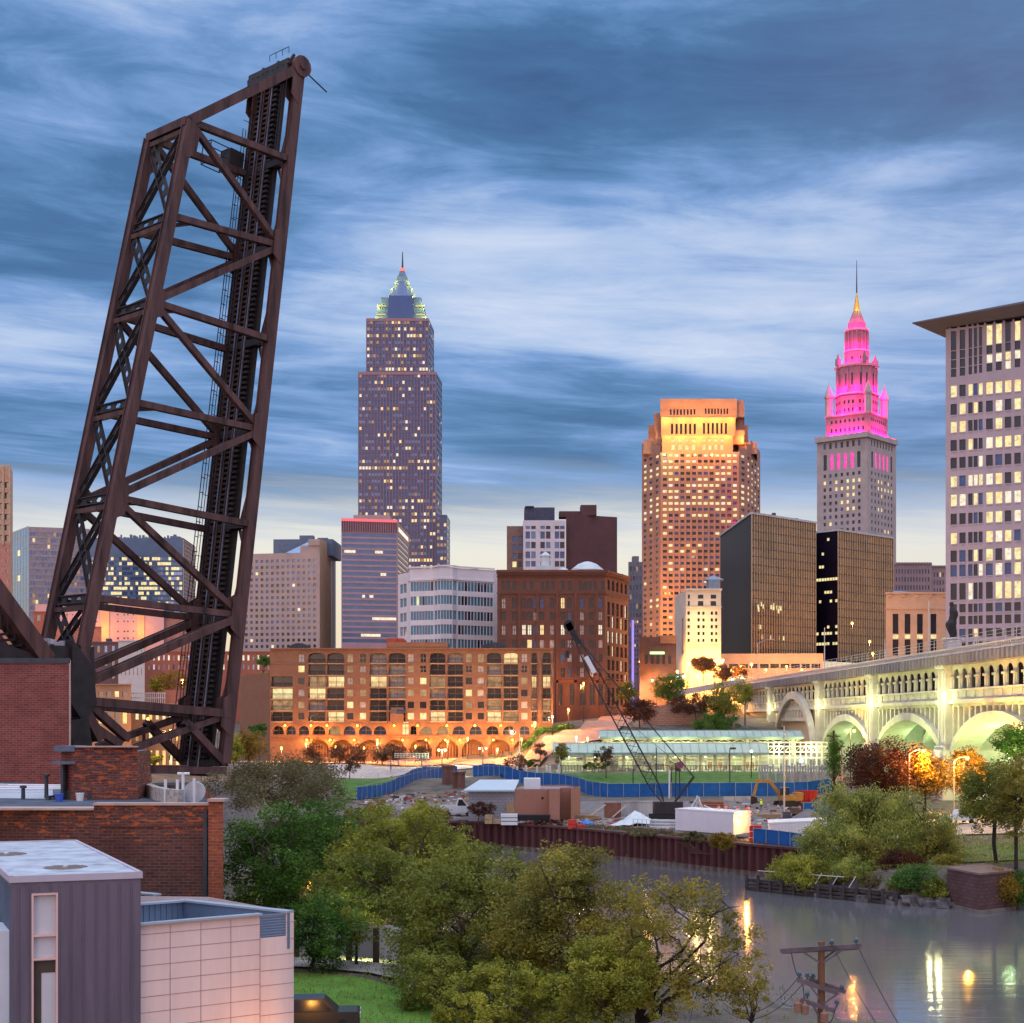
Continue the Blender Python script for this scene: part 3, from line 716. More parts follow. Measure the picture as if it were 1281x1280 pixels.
mb = MB(); mb.box(X(888, D), X(902, D), D + 3, D + 10, Z(738, D) - .1, Z(724, D)); mb.frustum((X(895, D), D + 6.5), 4.8, .3, Z(724, D), Z(718, D), 4, PI / 4); mb.build('roof_house', mat('slate_blue', (.2, .25, .32), .6), b.T)
for px in (869, 886): light('POINT', (X(px, D), D - 5, Z(797, D)), 1500, (1, .66, .20), b.T, .6); light('POINT', (X(px, D), D - 4, Z(772, D)), 600, (1, .74, .26), b.T, .6)
# dark corner shop block with lit green sign
D = 520; b = Bld('corner_building', 'small brown corner building with a green lit strip sign', 'building', (X(818, D), D, 20))
A, Q = C2(800, D), C2(846, D); b.face(A, Q, 20, Z(797, D), grid(math.dist(A, Q), 5, [(Z(832, D), Z(818, D))], (.1, .9), .5, .8, lambda i, j: G_DARK)); b.rest([Q, back(Q, 25), back(A, 25), A], 20, Z(797, D)); b.roof([A, Q, back(Q, 25), back(A, 25)], Z(797, D)); b.finish(mat('brown_render', (.16, .08, .06), .8))
mb = MB(); mb.box(X(813, D), X(831, D), D - .7, D - .1, Z(818.5, D), Z(815.5, D)); mb.build('sign', emis('sign_green', (.55, 1.0, .40), 2.0), b.T)
mb = MB(); mb.obox((X(826, D), D - .4), (1, 0), (0, 1), Z(805, D), Z(797, D) + .5, 0, 5.3, 0, 10); mb.build('roof_house', mat('orange_render', (.45, .20, .10), .8), b.T)
# narrow towers in the gap
for (a, q, yt, d, label, col, sd, p) in [(786, 804, 703, 760, 'narrow grey tower squeezed between the brown warehouse and the orange lit tower', (.17, .16, .19), 51, .12), (789, 803, 772, 660, 'slim building with violet lit edge in the street gap', (.20, .15, .19), 52, .25)]:
    b = Bld('narrow_building', label, 'building', (X(795, d), d, 20)); A, Q = C2(a, d), C2(q, d)
    b.face(A, Q, 20, Z(yt, d), grid(math.dist(A, Q), 4, floors(yt + 3, 846, 12, d), (.06, .94), .5, .5, picker(sd, p, [L_YEL, L_DIM], [G_DARK, G_BLUE])), .3); b.rest([Q, back(Q, 20), back(A, 20), A], 20, Z(yt, d)); b.roof([A, Q, back(Q, 20), back(A, 20)], Z(yt, d))
    if sd == 52: b.wall.box(A[0] + .4, A[0] + 1.3, d - .8, d - .02, 22, Z(776, d), 1)
    else: b.wall.box(X(792, d), X(800, d), d + 3, d + 9, Z(yt, d), Z(yt - 8, d))
    b.finish([mat('narrow_%d' % sd, col), emis('violet_strip', (.42, .30, 1.0), 1.0)])

# --- dark cluster behind the warehouse
D = 640; M_DC = mat('dark_brown_block', (.105, .052, .058), .85, .12, .2); M_WH = mat('white_terracotta', (.56, .53, .60), .8, .08, .2)
b = Bld('loft_building', 'dark brown windowless block with a pale windowed front wing behind the warehouse', 'building', (X(700, D), D, 20))
A, Q = C2(708, D), C2(772, D + 10); b.face(A, Q, 30, Z(643, D)); b.rest([Q, back(Q, 30), back(A, 30), A], 30, Z(643, D)); b.roof([A, Q, back(Q, 30), back(A, 30)], Z(643, D))
b.wall.box(X(727, D), X(747, D), D + 4, D + 12, Z(643, D), Z(630, D)); b.wall.box(X(700, D), X(727, D), D + 5, D + 12, Z(645, D), Z(637.5, D))
A, Q = C2(654.5, D - 5), C2(707.5, D - 5); W = math.dist(A, Q)
pk = picker(61, .0, [L_YEL], [G_BLUE, G_DARK, G_MIR], {4: .0})
rects = []
for (y0, y1) in [(658, 662), (665, 674), (678, 686), (690, 698.5), (702, 709)]:
    for a in (657.5, 664.5, 676, 683, 694, 700.5): rects.append(((a - 654.5) / 53 * W, (a + 5.6 - 654.5) / 53 * W, Z(y1, D - 5), Z(y0, D - 5), pk(0, 0)))
b.face(A, Q, 30, Z(653, D), rects, .4, mi=1); b.rest([Q, (Q[0], D + 30), (A[0], D + 30), A], 30, Z(653, D), 0); b.roof([A, Q, (Q[0], D + 30), (A[0], D + 30)], Z(653, D), 0)
b.wall.box(X(656, D), X(694, D), D + 2, D + 20, Z(653, D), Z(634, D), 2); b.wall.box(X(657, D), X(668, D), D + 1, D + 19, Z(634, D), Z(632.5, D), 2)
A, Q = C2(634, D - 2), C2(654.4, D - 2); W = math.dist(A, Q)
b.face(A, Q, 30, Z(659, D), grid(W, 2, floors(670, 712, 4, D), (.3, .98), .72, .66, picker(62, .1, [L_YEL], [G_BLUE, G_DARK])), .4, mi=3); b.rest([Q, (Q[0], D + 20), (A[0], D + 20), A], 30, Z(659, D), 3); b.roof([A, Q, (Q[0], D + 20), (A[0], D + 20)], Z(659, D), 3)
b.finish([M_DC, M_WH, mat('plant_blue', (.06, .07, .12), .7), mat('dark_brick_tan', (.20, .13, .115), .85)])

# --- white banded office building
D = 520; M_WB = mat('white_panel', (.66, .62, .67), .6, .05, .2)
b = Bld('banded_office', 'white office building with teal glass bands and chamfered corner', 'office building', (X(560, D), D, 20))
pts = [(498, D + 8), (511, D), (513, D - 3), (543, D - 6), (551, D - 10), (566, D - 9), (572, D - 6), (618, D + 2), (623, D + 10)]
zs_ = [(796, 812), (768, 780.5), (751, 763), (733.5, 745.5)]
zs_ = [(783, 795.5) if i == 0 else q for i, q in enumerate(zs_)] + [(799, 812)]
g = [C2(*p) for p in pts]
for k, (p, q) in enumerate(zip(g[:-1], g[1:])):
    W = math.dist(p, q); rects = []
    nwin = [2, 0, 8, 2, 4, 1, 11, 0][k]
    yb_ = [(739, 747), (758, 766), (775.5, 784), (790, 798)]
    for j, (y0, y1) in enumerate([(729.5, 741), (747.5, 758.5), (766, 777), (783.5, 795), (801, 812)]):
        for i in range(nwin):
            mar = .16 if k in (0,) else .02
            u0 = W * (mar + (1 - 2 * mar) * (i + .06) / nwin); u1 = W * (mar + (1 - 2 * mar) * (i + .94) / nwin)
            r_ = rnd.random(); rects.append((u0, u1, Z(y1, D), Z(y0, D), G_TEAL if (k in (3, 4, 0) or r_ < .55) else G_MIR if r_ < .85 else (L_GRN if r_ > .97 else G_DARK)))
    b.face(p, q, 20, Z(713, D) if k else Z(716, D), rects, .3)
b.rest([g[-1], back(g[-1], 30), back(g[0], 30), g[0]], 20, Z(716, D)); b.roof(g + [back(g[-1], 30), back(g[0], 30)], Z(713, D) - .6)
for (y0, y1, o) in [(728, 726, .35), (712.5, 710.5, .5)]:
    for p, q in zip(g[1:-2], g[2:-1]):
        d = Vector((q[0] - p[0], q[1] - p[1])); W = d.length; d /= W; b.wall.obox(p, d, (d.y, -d.x), Z(y0, D), Z(y1, D), .0, W, .02, o)
b.finish(M_WB)
mb = MB(); mb.box(X(584, D), X(597, D), D + 18, D + 24, Z(713, D), Z(705, D)); mb.box(X(601, D), X(625, D), D + 18, D + 22, Z(713, D), Z(707, D)); mb.build('roof_plant', mat('plant_grey', (.14, .15, .19), .7), b.T)

# --- striped tower
D = 720; b = Bld('striped_tower', 'striped office tower of glass bands with a red lit top edge', 'tower', (X(470, D), D, 20))
A, M_, Q = C2(427, D - 6), C2(497, D), C2(512, D + 52); W, W2 = math.dist(A, M_), math.dist(M_, Q)
n = 20; fl = floors(667.5, 806, n, D)
pk = picker(71, .02, [L_PALE, L_YEL], [G_MIR])
rects = [(W * .015, W * .985, a + (q - a) * .22, a + (q - a) * .86, G_MIR) for a, q in fl]
b.face(A, M_, 20, Z(653, D), rects, .25)
for k in range(24): b.wall.obox(A, ((M_[0] - A[0]) / W, (M_[1] - A[1]) / W), (0, -1), Z(667, D), Z(654, D), W * (k + .3) / 24, W * (k + .7) / 24, .02, .4, 2)
b.face(M_, Q, 20, Z(653, D), [(W2 * .05, W2 * .97, a + (q - a) * .25, a + (q - a) * .7, G_DARK) for a, q in fl] + [(W2 * .1, W2 * .95, Z(663, D), Z(657, D), L_PALE)], .2, mi=1)
Bk = (A[0] + 10, D + 50); b.rest([Q, Bk, A], 20, Z(653, D)); b.roof([A, M_, Q, Bk], Z(653, D) - .2)
b.wall.box(X(440, D), X(486, D), D + 8, D + 30, Z(653, D), Z(641.5, D), 1)
b.finish([mat('stripe_spandrel', (.42, .26, .30), .6, .08, .2), mat('stripe_side', (.42, .29, .28), .7, .08, .2), mat('stripe_louvre', (.14, .06, .08), .7)])
lt = MB(); r = random.Random(3)
for (f, u0, u1) in [(16, .6, .74), (16, .05, .25), (8, .5, .57), (8, .37, .42), (4, .55, .98), (1, .35, .7), (12, .7, .8)]:
    a, q = fl[f]; d_ = ((M_[0] - A[0]) / W, (M_[1] - A[1]) / W); lt.obox((A[0], A[1] + .1), d_, (0, 1), a + (q - a) * .3, a + (q - a) * .8, W * u0, W * u1, .05, .1)
lt.build('window', L_PALE, b.T, kind='stuff')
mb = MB(); mb.obox(A, ((M_[0] - A[0]) / W, (M_[1] - A[1]) / W), (0, -1), Z(654, D), Z(650.5, D), 0, W, .05, .6); mb.build('light_strip', emis('strip_red', (1, .16, .20), .95), b.T)

# --- beige tower with mansard plant
D = 720; M_BG = mat('beige_brick', (.46, .34, .31), .85, .08, .2); M_BS = mat('beige_side', (.52, .37, .24), .85, .06, .2)
b = Bld('beige_tower', 'beige tower with many small square windows and a blank tan flank', 'tower', (X(355, D), D, 20))
A, M_, Q = C2(302, D + 8), C2(400, D), C2(415, D + 22); W = math.dist(A, M_)
pk = picker(81, .025, [L_YEL, L_PALE], [G_DARK, G_BLUE, G_BLUE])
b.face(A, M_, 20, Z(691, D), grid(W, 14, floors(697, 812, 15, D), (.03, .97), .5, .48, pk), .3)
b.face(M_, Q, 20, Z(674, D), [], mi=1); b.rest([Q, back(Q, 30), back(A, 30), A], 20, Z(691, D)); b.roof([A, M_, Q, back(Q, 30), back(A, 30)], Z(691, D))
b.wall.box(X(375, D), X(399.6, D), D + 2, D + 20, Z(691, D), Z(682, D)); b.wall.box(X(385, D), X(399.8, D), D + 1.5, D + 20, Z(682, D), Z(674, D))
b.face(C2(415.1, D + 22), C2(420, D + 60), 20, Z(672, D), [], mi=2)
b.wall.hexa([(X(337, D), D + 12, Z(691, D)), (X(412, D), D + 14, Z(691, D)), (X(415, D), D + 40, Z(691, D)), (X(337, D), D + 40, Z(691, D)), (X(337, D), D + 12, Z(671, D)), (X(412, D), D + 14, Z(670, D)), (X(415, D), D + 40, Z(670, D)), (X(337, D), D + 40, Z(671, D))], 2)
b.wall.poly([(X(356, D), D + 3, Z(691, D)), (X(388, D), D + 3, Z(691, D)), (X(384, D), D + 11.9, Z(673, D))], 3)
b.wall.poly([(X(388, D), D + 3, Z(691, D)), (X(396, D), D + 11.9, Z(691, D)), (X(384, D), D + 11.9, Z(673, D))], 3)
b.wall.box(X(369, D), X(387, D), D + 15, D + 20, Z(671, D), Z(665, D), 2); b.wall.box(X(392, D), X(405, D), D + 15, D + 20, Z(671, D), Z(668, D), 2)
b.finish([M_BG, M_BS, mat('plant_slate', (.12, .16, .24), .6), G_MIR])

# --- glass office behind the lattice bridge
D = 850; b = Bld('glass_office', 'blue glass office block with lit floors behind the raised bridge', 'office building', (X(180, D), D, 20))
A, M_, Q = C2(110, D), C2(229, D), C2(244, D + 40); W, W2 = math.dist(A, M_), math.dist(M_, Q)
fl = floors(696, 770, 12, D)
pk = picker(91, .5, [L_YEL, L_YEL, L_WARM], [MATS['glass_blue'], glass('slate_glass2', (.10, .17, .30), .3, .25, .4)], {11: .35, 10: .5, 9: .3, 8: .35, 7: .15, 6: .55, 5: .75, 4: .45, 3: .25, 2: .4, 1: .15})
b.face(A, M_, 20, Z(673, D), grid(W, 34, fl, (.01, .99), .97, .62, pk), .15)
b.face(M_, Q, 20, Z(675, D), [], mi=1); b.rest([Q, back(Q, 30), back(A, 30), A], 20, Z(673, D)); b.roof([A, M_, Q, back(Q, 30), back(A, 30)], Z(673, D))
ux = ((Q[0] - M_[0]) / W2, (Q[1] - M_[1]) / W2)
for k in range(8): b.wall.obox(M_, ux, (ux[1], -ux[0]), 22, Z(676, D), W2 * k / 8, W2 * k / 8 + .8, .02, .4, 2)
for k in range(22): b.wall.obox(M_, ux, (ux[1], -ux[0]), Z(676 + k * 5, D), Z(676 + k * 5, D) + .5, 0, W2, .02, .3, 2)
for k in range(26):
    px = 126 + k * 3.9; b.wall.box(X(px, D), X(px, D) + .5 + rnd.random(), D + 2, D + 4, Z(673, D), Z(673, D) + .5 + 1.6 * rnd.random())
b.finish([glass('slate_glass', (.07, .12, .22), .35, .25, .4), mat('side_dark', (.18, .14, .15), .7), mat('side_lattice', (.50, .40, .36), .8)])
# --- slabs left of it
D = 900; b = Bld('curtain_wall_building', 'grey mauve curtain walled block with a blue glass end, left of the bridge', 'office building', (X(60, D), D, 20))
A, M_, Q = C2(15, D + 30), C2(36, D), C2(112, D + 10); W = math.dist(M_, Q)
b.face(A, M_, 20, Z(658, D), grid(math.dist(A, M_), 6, floors(660, 772, 14, D), (.01, .99), .94, .9, picker(95, .03, [L_YEL], [G_MIR, glass('glass_sky', (.10, .26, .52), .12, .55)])), .1)
b.face(M_, Q, 20, Z(659, D), grid(W, 20, floors(664, 772, 14, D), (.01, .99), .84, .62, picker(96, .12, [L_DIM, L_YEL], [G_CURT, G_MIR, G_CURT])), .2, mi=1)
b.rest([Q, back(Q, 20), back(A, 20), A], 20, Z(658, D)); b.roof([A, M_, Q, back(Q, 20), back(A, 20)], Z(659, D)); b.finish([G_MIR, mat('mauve_panel', (.36, .28, .32), .7)])
# --- tan tower at the left edge
D = 700; b = Bld('tan_tower', 'tan tower with deep dark balconies at the left edge', 'tower', (X(-10, D), D, 20))
A, M_, Q = C2(-60, D), C2(12.5, D), C2(16, D + 20); W = math.dist(A, M_)
b.face(A, M_, Z(680, D), Z(582, D), grid(W, 9, floors(600, 680, 6, D), (.0, 1), .66, .55, lambda i, j: G_DARK), 1.2)
b.face(A, M_, 20, Z(680, D), grid(W, 9, floors(682, 800, 9, D), (.0, 1), .25, .4, picker(97, .1, [L_DIM], [G_DARK])), .4, mi=1)
b.face(M_, Q, 20, Z(582, D)); b.rest([Q, back(Q, 20), back(A, 20), A], 20, Z(582, D)); b.roof([A, M_, Q, back(Q, 20), back(A, 20)], Z(582, D))
for k in range(10): b.wall.box(X(-60 + k * 8.05, D) - .35, X(-60 + k * 8.05, D) + .35, D - .8, D + .1, Z(682, D), Z(583, D))
b.finish([mat('tan_concrete', (.55, .36, .25), .85), mat('red_concrete', (.50, .22, .18), .85)])
# --- pink low slab with punched square windows
D = 620; b = Bld('pink_building', 'pink windowless looking block with small punched square windows behind the bridge', 'building', (X(130, D), D, 20))
A, Q = C2(44, D), C2(205, D); W = math.dist(A, Q); rects = []
for y in (768, 776.5, 789, 797.5, 812, 820):
    for px in (112.5, 120, 146.5, 154.5, 159, 166, 90, 83):
        rects.append(((px - 44) / 161 * W, (px + 2 - 44) / 161 * W, Z(y + 2, D), Z(y, D), G_DARK))
b.face(A, Q, 20, Z(756, D), rects, .4); b.rest([Q, back(Q, 20), back(A, 20), A], 20, Z(756, D)); b.roof([A, Q, back(Q, 20), back(A, 20)], Z(756, D))
b.wall.box(X(126, D), X(137, D), D - .5, D - .02, 20, Z(757, D), 1); b.wall.box(X(172, D), X(181, D), D - .5, D - .02, 20, Z(757, D), 1)  # strips with their orange lighting put into the wall colour
b.finish([mat('pink_render', (.72, .40, .38), .85, .06), mat('orange_lit_strip', (.80, .46, .26), .85, .05)])
for px in (131, 176): light('POINT', (X(px, D), D - 5, Z(790, D)), 1500, (1, .45, .10), b.T, .5)
light('POINT', (X(100, D), D - 12, Z(800, D)), 3500, (1, .45, .22), b.T, .5)
mb = MB(); mb.box(X(205, D), X(245, D), D + 2, D + 20, 20, Z(772, D)); mb.box(X(206, D), X(246, D), D + 1.5, D + 20, Z(772, D), Z(768, D)); mb.build('annexe', mat('annexe_brick', (.42, .20, .16), .85), b.T)
# ================================================================ TERRAIN, RIVER, ROADS
CP = []
def cp(x, y, z): CP.append((x, y, z))
def cpp(px, z, D): cp(X(px, D), D, z)
for q in [(-60, 60, 5), (-20, 80, 5.2), (-12, 100, 4.6), (0, 92, 3.8), (8, 80, 3.0), (-30, 120, 4.6), (-60, 150, 6), (-40, 180, 5), (-100, 100, 6), (10, 40, 4), (60, 30, 4), (-30, 30, 6), (-160, 160, 7), (-12, 125, 3.2), (-45, 200, 4),
          (6, 250, 3.9), (35, 207, 3.5), (-10, 262, 4.1), (20, 282, 4.5), (45, 262, 4.5), (60, 232, 4.4), (0, 300, 4.9), (-45, 290, 4.4), (-25, 315, 4.6), (-120, 300, 6), (-95, 330, 10.5), (-140, 380, 13), (-300, 400, 14), (-300, 200, 8),
          (47, 177, 3.9), (55, 185, 4.1), (70, 200, 4.4), (66, 238, 5.0), (90, 240, 5.2), (85, 290, 6.2), (70, 300, 6.0), (110, 220, 5.2), (200, 240, 7), (85, 400, 9.5), (80, 340, 7.5), (38, 190, 2.6), (60, 270, 5.0)]: cp(*q)
for px, z, D in [(700, 5.2, 306), (760, 5.5, 312), (860, 5.6, 314), (960, 5.6, 316), (560, 5.0, 318), (445, 4.8, 316), (700, 6.8, 336), (820, 7.0, 336), (960, 7.2, 336), (460, 6.6, 380), (700, 8.8, 362), (850, 9, 366), (1000, 9, 370), (560, 7.4, 372), (520, 9.0, 395), (420, 9.8, 405),
                 (350, 10.1, 420), (500, 10.1, 420), (630, 10.2, 412), (610, 9.6, 392), (653, 10, 400), (669, 14.1, 404), (691, 16.5, 410), (711, 18.1, 420), (740, 20.5, 455), (765, 23, 500), (660, 7.6, 388), (686, 13.0, 391), (749, 15.8, 398), (780, 19, 430), (795, 22, 480), (680, 17.5, 412), (715, 15, 394), (830, 19.5, 450), (890, 19.5, 440), (780, 11.5, 400), (860, 12, 405), (930, 11.5, 410), (910, 22, 480), (840, 24, 520), (900, 25, 530), (930, 29, 560), (660, 20, 460), (760, 19, 505), (560, 14, 480), (400, 14, 480)]: cpp(px, z, D)
for x in range(-900, 1000, 140):
    for y, z in [(590, 22), (720, 22), (900, 22), (1200, 22)]: cp(x, y, z)
CPA = np.array(CP, dtype=float)
def gz(x, y):
    d2 = (CPA[:, 0] - x) ** 2 + (CPA[:, 1] - y) ** 2 + 4.0
    wt = d2 ** -2.0
    return float((wt * CPA[:, 2]).sum() / wt.sum())
def G(px, D, dz=0.0): x = X(px, D); return Vector((x, D, gz(x, D) + dz))
RIVER = [(-400, 225), (-200, 232), (-90, 245), (-40, 258), (-6.5, 259), (6.3, 248), (35.3, 205), (30, 193), (41.7, 178), (46.5, 174), (55, 178), (90, 190), (320, 225), (320, 60), (60, 68), (25, 90), (15, 101), (9, 112), (2, 128), (-14, 140), (-40, 205), (-90, 205), (-200, 190), (-400, 180)]
RV = np.array(RIVER)
def river_d(x, y):      # signed distance, negative inside
    a = RV; b = np.roll(RV, -1, 0); ab = b - a; ap = np.array([x, y]) - a
    t = np.clip((ap * ab).sum(1) / (ab * ab).sum(1), 0, 1)
    d = np.sqrt(((ap - ab * t[:, None]) ** 2).sum(1)).min()
    ins = False
    for (x0, y0), (x1, y1) in zip(a, b):
        if (y0 > y) != (y1 > y) and x < (x1 - x0) * (y - y0) / (y1 - y0) + x0: ins = not ins
    return -d if ins else d
xs = [-3500, -1800, -900, -500, -300, -200] + list(np.arange(-150, 150.1, 3.0)) + [170, 200, 260, 340, 500, 900, 1800, 3500]
ys = [-300, -100, 0, 20, 35] + list(np.arange(45, 420, 3.0)) + list(np.arange(420, 620, 8.0)) + [640, 700, 800, 1000, 1400, 2200, 4000, 9000]
me_v = []; me_f = []
for j, y in enumerate(ys):
    for i, x in enumerate(xs):
        z = gz(x, y)
        if 40 < y < 280 and -420 < x < 330:
            d = river_d(x, y)
            if d < 2.2: z = max(-2.5, min(z, (d + 0.2) * z / 2.2)) if d > -.2 else -2.5
        me_v.append((x, y, z + (mnoise.noise(Vector((x * .12, y * .12, 0))) * .18 if abs(x) < 150 and y < 420 else 0)))
nx = len(xs)
for j in range(len(ys) - 1):
    for i in range(nx - 1): me_f.append((j * nx + i, j * nx + i + 1, (j + 1) * nx + i + 1, (j + 1) * nx + i))
mesh = bpy.data.meshes.new('ground'); mesh.from_pydata(me_v, [], me_f); mesh.polygons.foreach_set('use_smooth', [True] * len(me_f))
M_GR = mat('earth', (.12, .10, .085), .95, .35, .35, bump=.5, bscale=2.5)
mesh.materials.append(M_GR)
ground = bpy.data.objects.new('ground', mesh); COL.objects.link(ground); ground['kind'] = 'structure'

def strip(name, A, B, m, nu=20, nv=6, dz=.14, kind='structure'):
    """sheet laid on the terrain between two border polylines (world xy)"""
    def samp(Pl, t):
        L = [0]
        for p, q in zip(Pl[:-1], Pl[1:]): L.append(L[-1] + math.dist(p, q))
        s = t * L[-1]
        for k in range(len(Pl) - 1):
            if s <= L[k + 1] + 1e-9:
                f = (s - L[k]) / (L[k + 1] - L[k]); return (Pl[k][0] + (Pl[k + 1][0] - Pl[k][0]) * f, Pl[k][1] + (Pl[k + 1][1] - Pl[k][1]) * f)
        return Pl[-1]
    mb = MB(); g = []
    for i in range(nu + 1):
        a, b = samp(A, i / nu), samp(B, i / nu)
        g.append([(a[0] + (b[0] - a[0]) * j / nv, a[1] + (b[1] - a[1]) * j / nv) for j in range(nv + 1)])
    V = [[(p[0], p[1], gz(*p) + dz) for p in r] for r in g]
    for i in range(nu):
        for j in range(nv): mb.poly([V[i][j], V[i + 1][j], V[i + 1][j + 1], V[i][j + 1]])
    o = mb.build(name, m, smooth=True)
    n = o.data.polygons[0].normal if o else None
    if n is not None and n.z < 0: o.data.flip_normals()
    o['kind'] = kind
    return o
M_ASPH = mat('asphalt', (.075, .07, .07), .85, .2, .5); M_CONC = mat('concrete', (.34, .32, .31), .85, .12, .6)
M_LAWN = mat('lawn', (.055, .13, .022), .9, .3, .5, bump=.6, bscale=9)
M_BRKROAD = mat('brick_road', (.42, .22, .16), .85, .15, .7); M_GRAV = mat('gravel_fill', (.165, .15, .155), .95, .3, .8, bump=.6, bscale=5)
# water
mb = MB(); mb.poly([(-420, 40, 0), (340, 40, 0), (340, 300, 0), (-420, 300, 0)]); wat = mb.build('river', None or mat('w0', (.05, .05, .04), .05, 0)); wat['kind'] = 'structure'
m = bpy.data.materials.new('river_water'); m.use_nodes = True; t = NT(m.node_tree); bs = t.t.nodes['Principled BSDF']
bs.inputs['Base Color'].default_value = (.13, .13, .14, 1); bs.inputs['Roughness'].default_value = .085; bs.inputs['IOR'].default_value = 2.8; bs.inputs['Specular IOR Level'].default_value = .5
g_ = t.n('ShaderNodeNewGeometry'); mp = t.n('ShaderNodeMapping'); t.L.new(g_.outputs['Position'], mp.inputs[0]); mp.inputs['Scale'].default_value = (.16, 1.5, 1)
hn = t.m('ADD', t.m('MULTIPLY', t.noise(mp.outputs[0], .5, 3, .55, .4), .8), t.m('MULTIPLY', t.noise(mp.outputs[0], 2.6, 2, .5, .3), .22))
bn = t.n('ShaderNodeBump'); bn.inputs['Strength'].default_value = .3; bn.inputs['Distance'].default_value = .07; t.put(bn.inputs['Height'], hn); t.L.new(bn.outputs[0], bs.inputs['Normal'])
pn = t.n('ShaderNodeMapping'); t.L.new(g_.outputs['Position'], pn.inputs[0]); pn.inputs['Scale'].default_value = (.05, .02, 1)
t.put(bs.inputs['Roughness'], t.ramp(t.noise(pn.outputs[0], 1.6, 3, .5), [(.35, (.06,) * 3), (.65, (.12,) * 3)]))
wat.data.materials[0] = m
# lawns, road, paths
xy = lambda px, D: (X(px, D), D)
strip('park_lawn', [xy(640, 352), xy(760, 333), xy(860, 330), xy(985, 330)], [xy(655, 362), xy(760, 357), xy(870, 358), xy(985, 360)], M_LAWN, 30, 8)
strip('park_lawn', [xy(440, 318), xy(470, 322), xy(500, 344), xy(545, 372)], [xy(380, 380), xy(430, 383), xy(480, 384), xy(540, 380)], M_LAWN, 20, 16)
strip('park_path', [xy(520, 385), xy(640, 351), xy(760, 330.5), xy(880, 326)], [xy(540, 389), xy(648, 355), xy(760, 333), xy(880, 328)], M_CONC, 24, 2, .16)
strip('plaza', [xy(410, 384), xy(480, 384.5), xy(600, 383)], [xy(410, 400), xy(480, 400), xy(600, 398)], mat('plaza_paving', (.40, .34, .33), .8, .1), 12, 6, .12)
strip('uphill_road', [xy(560, 400), xy(630, 402), xy(653, 401), xy(669, 405), xy(691, 411), xy(711, 421), xy(740, 456), xy(765, 502), xy(770, 530)], [xy(600, 386), xy(645, 384), xy(660, 386), xy(690, 389), xy(749, 396), xy(780, 428), xy(795, 480), xy(805, 530)], M_BRKROAD, 60, 12, .28)
strip('street', [xy(200, 402), xy(400, 404), xy(560, 402)], [xy(200, 412), xy(400, 413), xy(580, 412)], M_BRKROAD, 20, 3, .2)
strip('street', [xy(752, 526), xy(800, 560), xy(840, 800)], [xy(880, 520), xy(890, 560), xy(850, 800)], M_ASPH, 20, 10, .3)
strip('yard_gravel', [(6.3, 249.5), (20, 229), (34, 209)], [(20, 300), (45, 296), (60, 240)], M_GRAV, 16, 14, .10)
strip('yard_gravel', [(-12, 262), (0, 258), (6.3, 249.5)], [(-30, 305), (0, 304), (20, 300)], M_GRAV, 12, 12, .12)
strip('bank_lawn', [(45, 182), (52, 182), (75, 192), (100, 200)], [(44, 200), (58, 206), (80, 214), (110, 222)], mat('bank_lawn_grass', (.085, .12, .03), .9, .3, .6, bump=.6, bscale=8), 16, 10)
strip('park_drive', [(50, 216), (66, 222), (84, 221), (120, 226)], [(56, 250), (72, 246), (90, 244), (120, 246)], mat('drive_paving', (.40, .32, .29), .85, .12), 14, 6, .2)
strip('river_lawn', [(-34, 62), (-18, 70), (-9, 78), (-4, 70)], [(-34, 100), (-20, 99.5), (-10, 97), (-3, 92)], mat('near_lawn', (.085, .19, .022), .9, .25, .5, bump=.6, bscale=8), 18, 14)
strip('river_path', [(-30, 104), (-14, 100.5), (-8, 97.5), (-2, 92)], [(-30, 107.5), (-13, 104), (-6, 100.5), (1, 94)], M_CONC, 14, 3, .18)

# ---------------------------------------------------------------- sheet pile wall
M_SP = mat('sheet_pile_rust', (.085, .030, .032), .8, .35, .9, streak=True)
M_SPL = mat('tide_band', (.16, .12, .11), .9, .3, .8)
def pile_wall(pts, ztop, label):
    w_ = T('sheet_pile_wall', label, 'retaining wall', (pts[0][0], pts[0][1], 0))
    mb = MB(); cap = MB(); lo = MB()
    for (p, q) in zip(pts[:-1], pts[1:]):
        L = math.dist(p, q); ux = Vector(((q[0] - p[0]) / L, (q[1] - p[1]) / L)); n = Vector((ux.y, -ux.x)); k = int(L / 1.5)
        st = L / k; prof = []
        for i in range(k): prof += [(i * st, 0), (i * st + st * .36, 0), (i * st + st * .5, .55), (i * st + st * .86, .55)]
        prof.append((L, 0))
        pt = lambda u, d, z: (p[0] + ux.x * u + n.x * d, p[1] + ux.y * u + n.y * d, z)
        for (u0, d0), (u1, d1) in zip(prof[:-1], prof[1:]):
            mb.poly([pt(u0, d0, .55), pt(u1, d1, .55), pt(u1, d1, ztop), pt(u0, d0, ztop)])
            lo.poly([pt(u0, d0 + .02, -2), pt(u1, d1 + .02, -2), pt(u1, d1 + .02, .6), pt(u0, d0 + .02, .6)])
        cap.obox(p, ux, n, ztop - .02, ztop + .28, 0, L, -.5, .75)
    mb.build('piles', M_SP, w_); lo.build('waterline_band', M_SPL, w_); cap.build('cap_beam', M_SP, w_)
pile_wall([(-40, 258), (-6.5, 259), (6.3, 248), (21, 226.3), (35.3, 205), (41.5, 198)], 3.9, 'rust brown corrugated sheet pile wall along the far river bank')

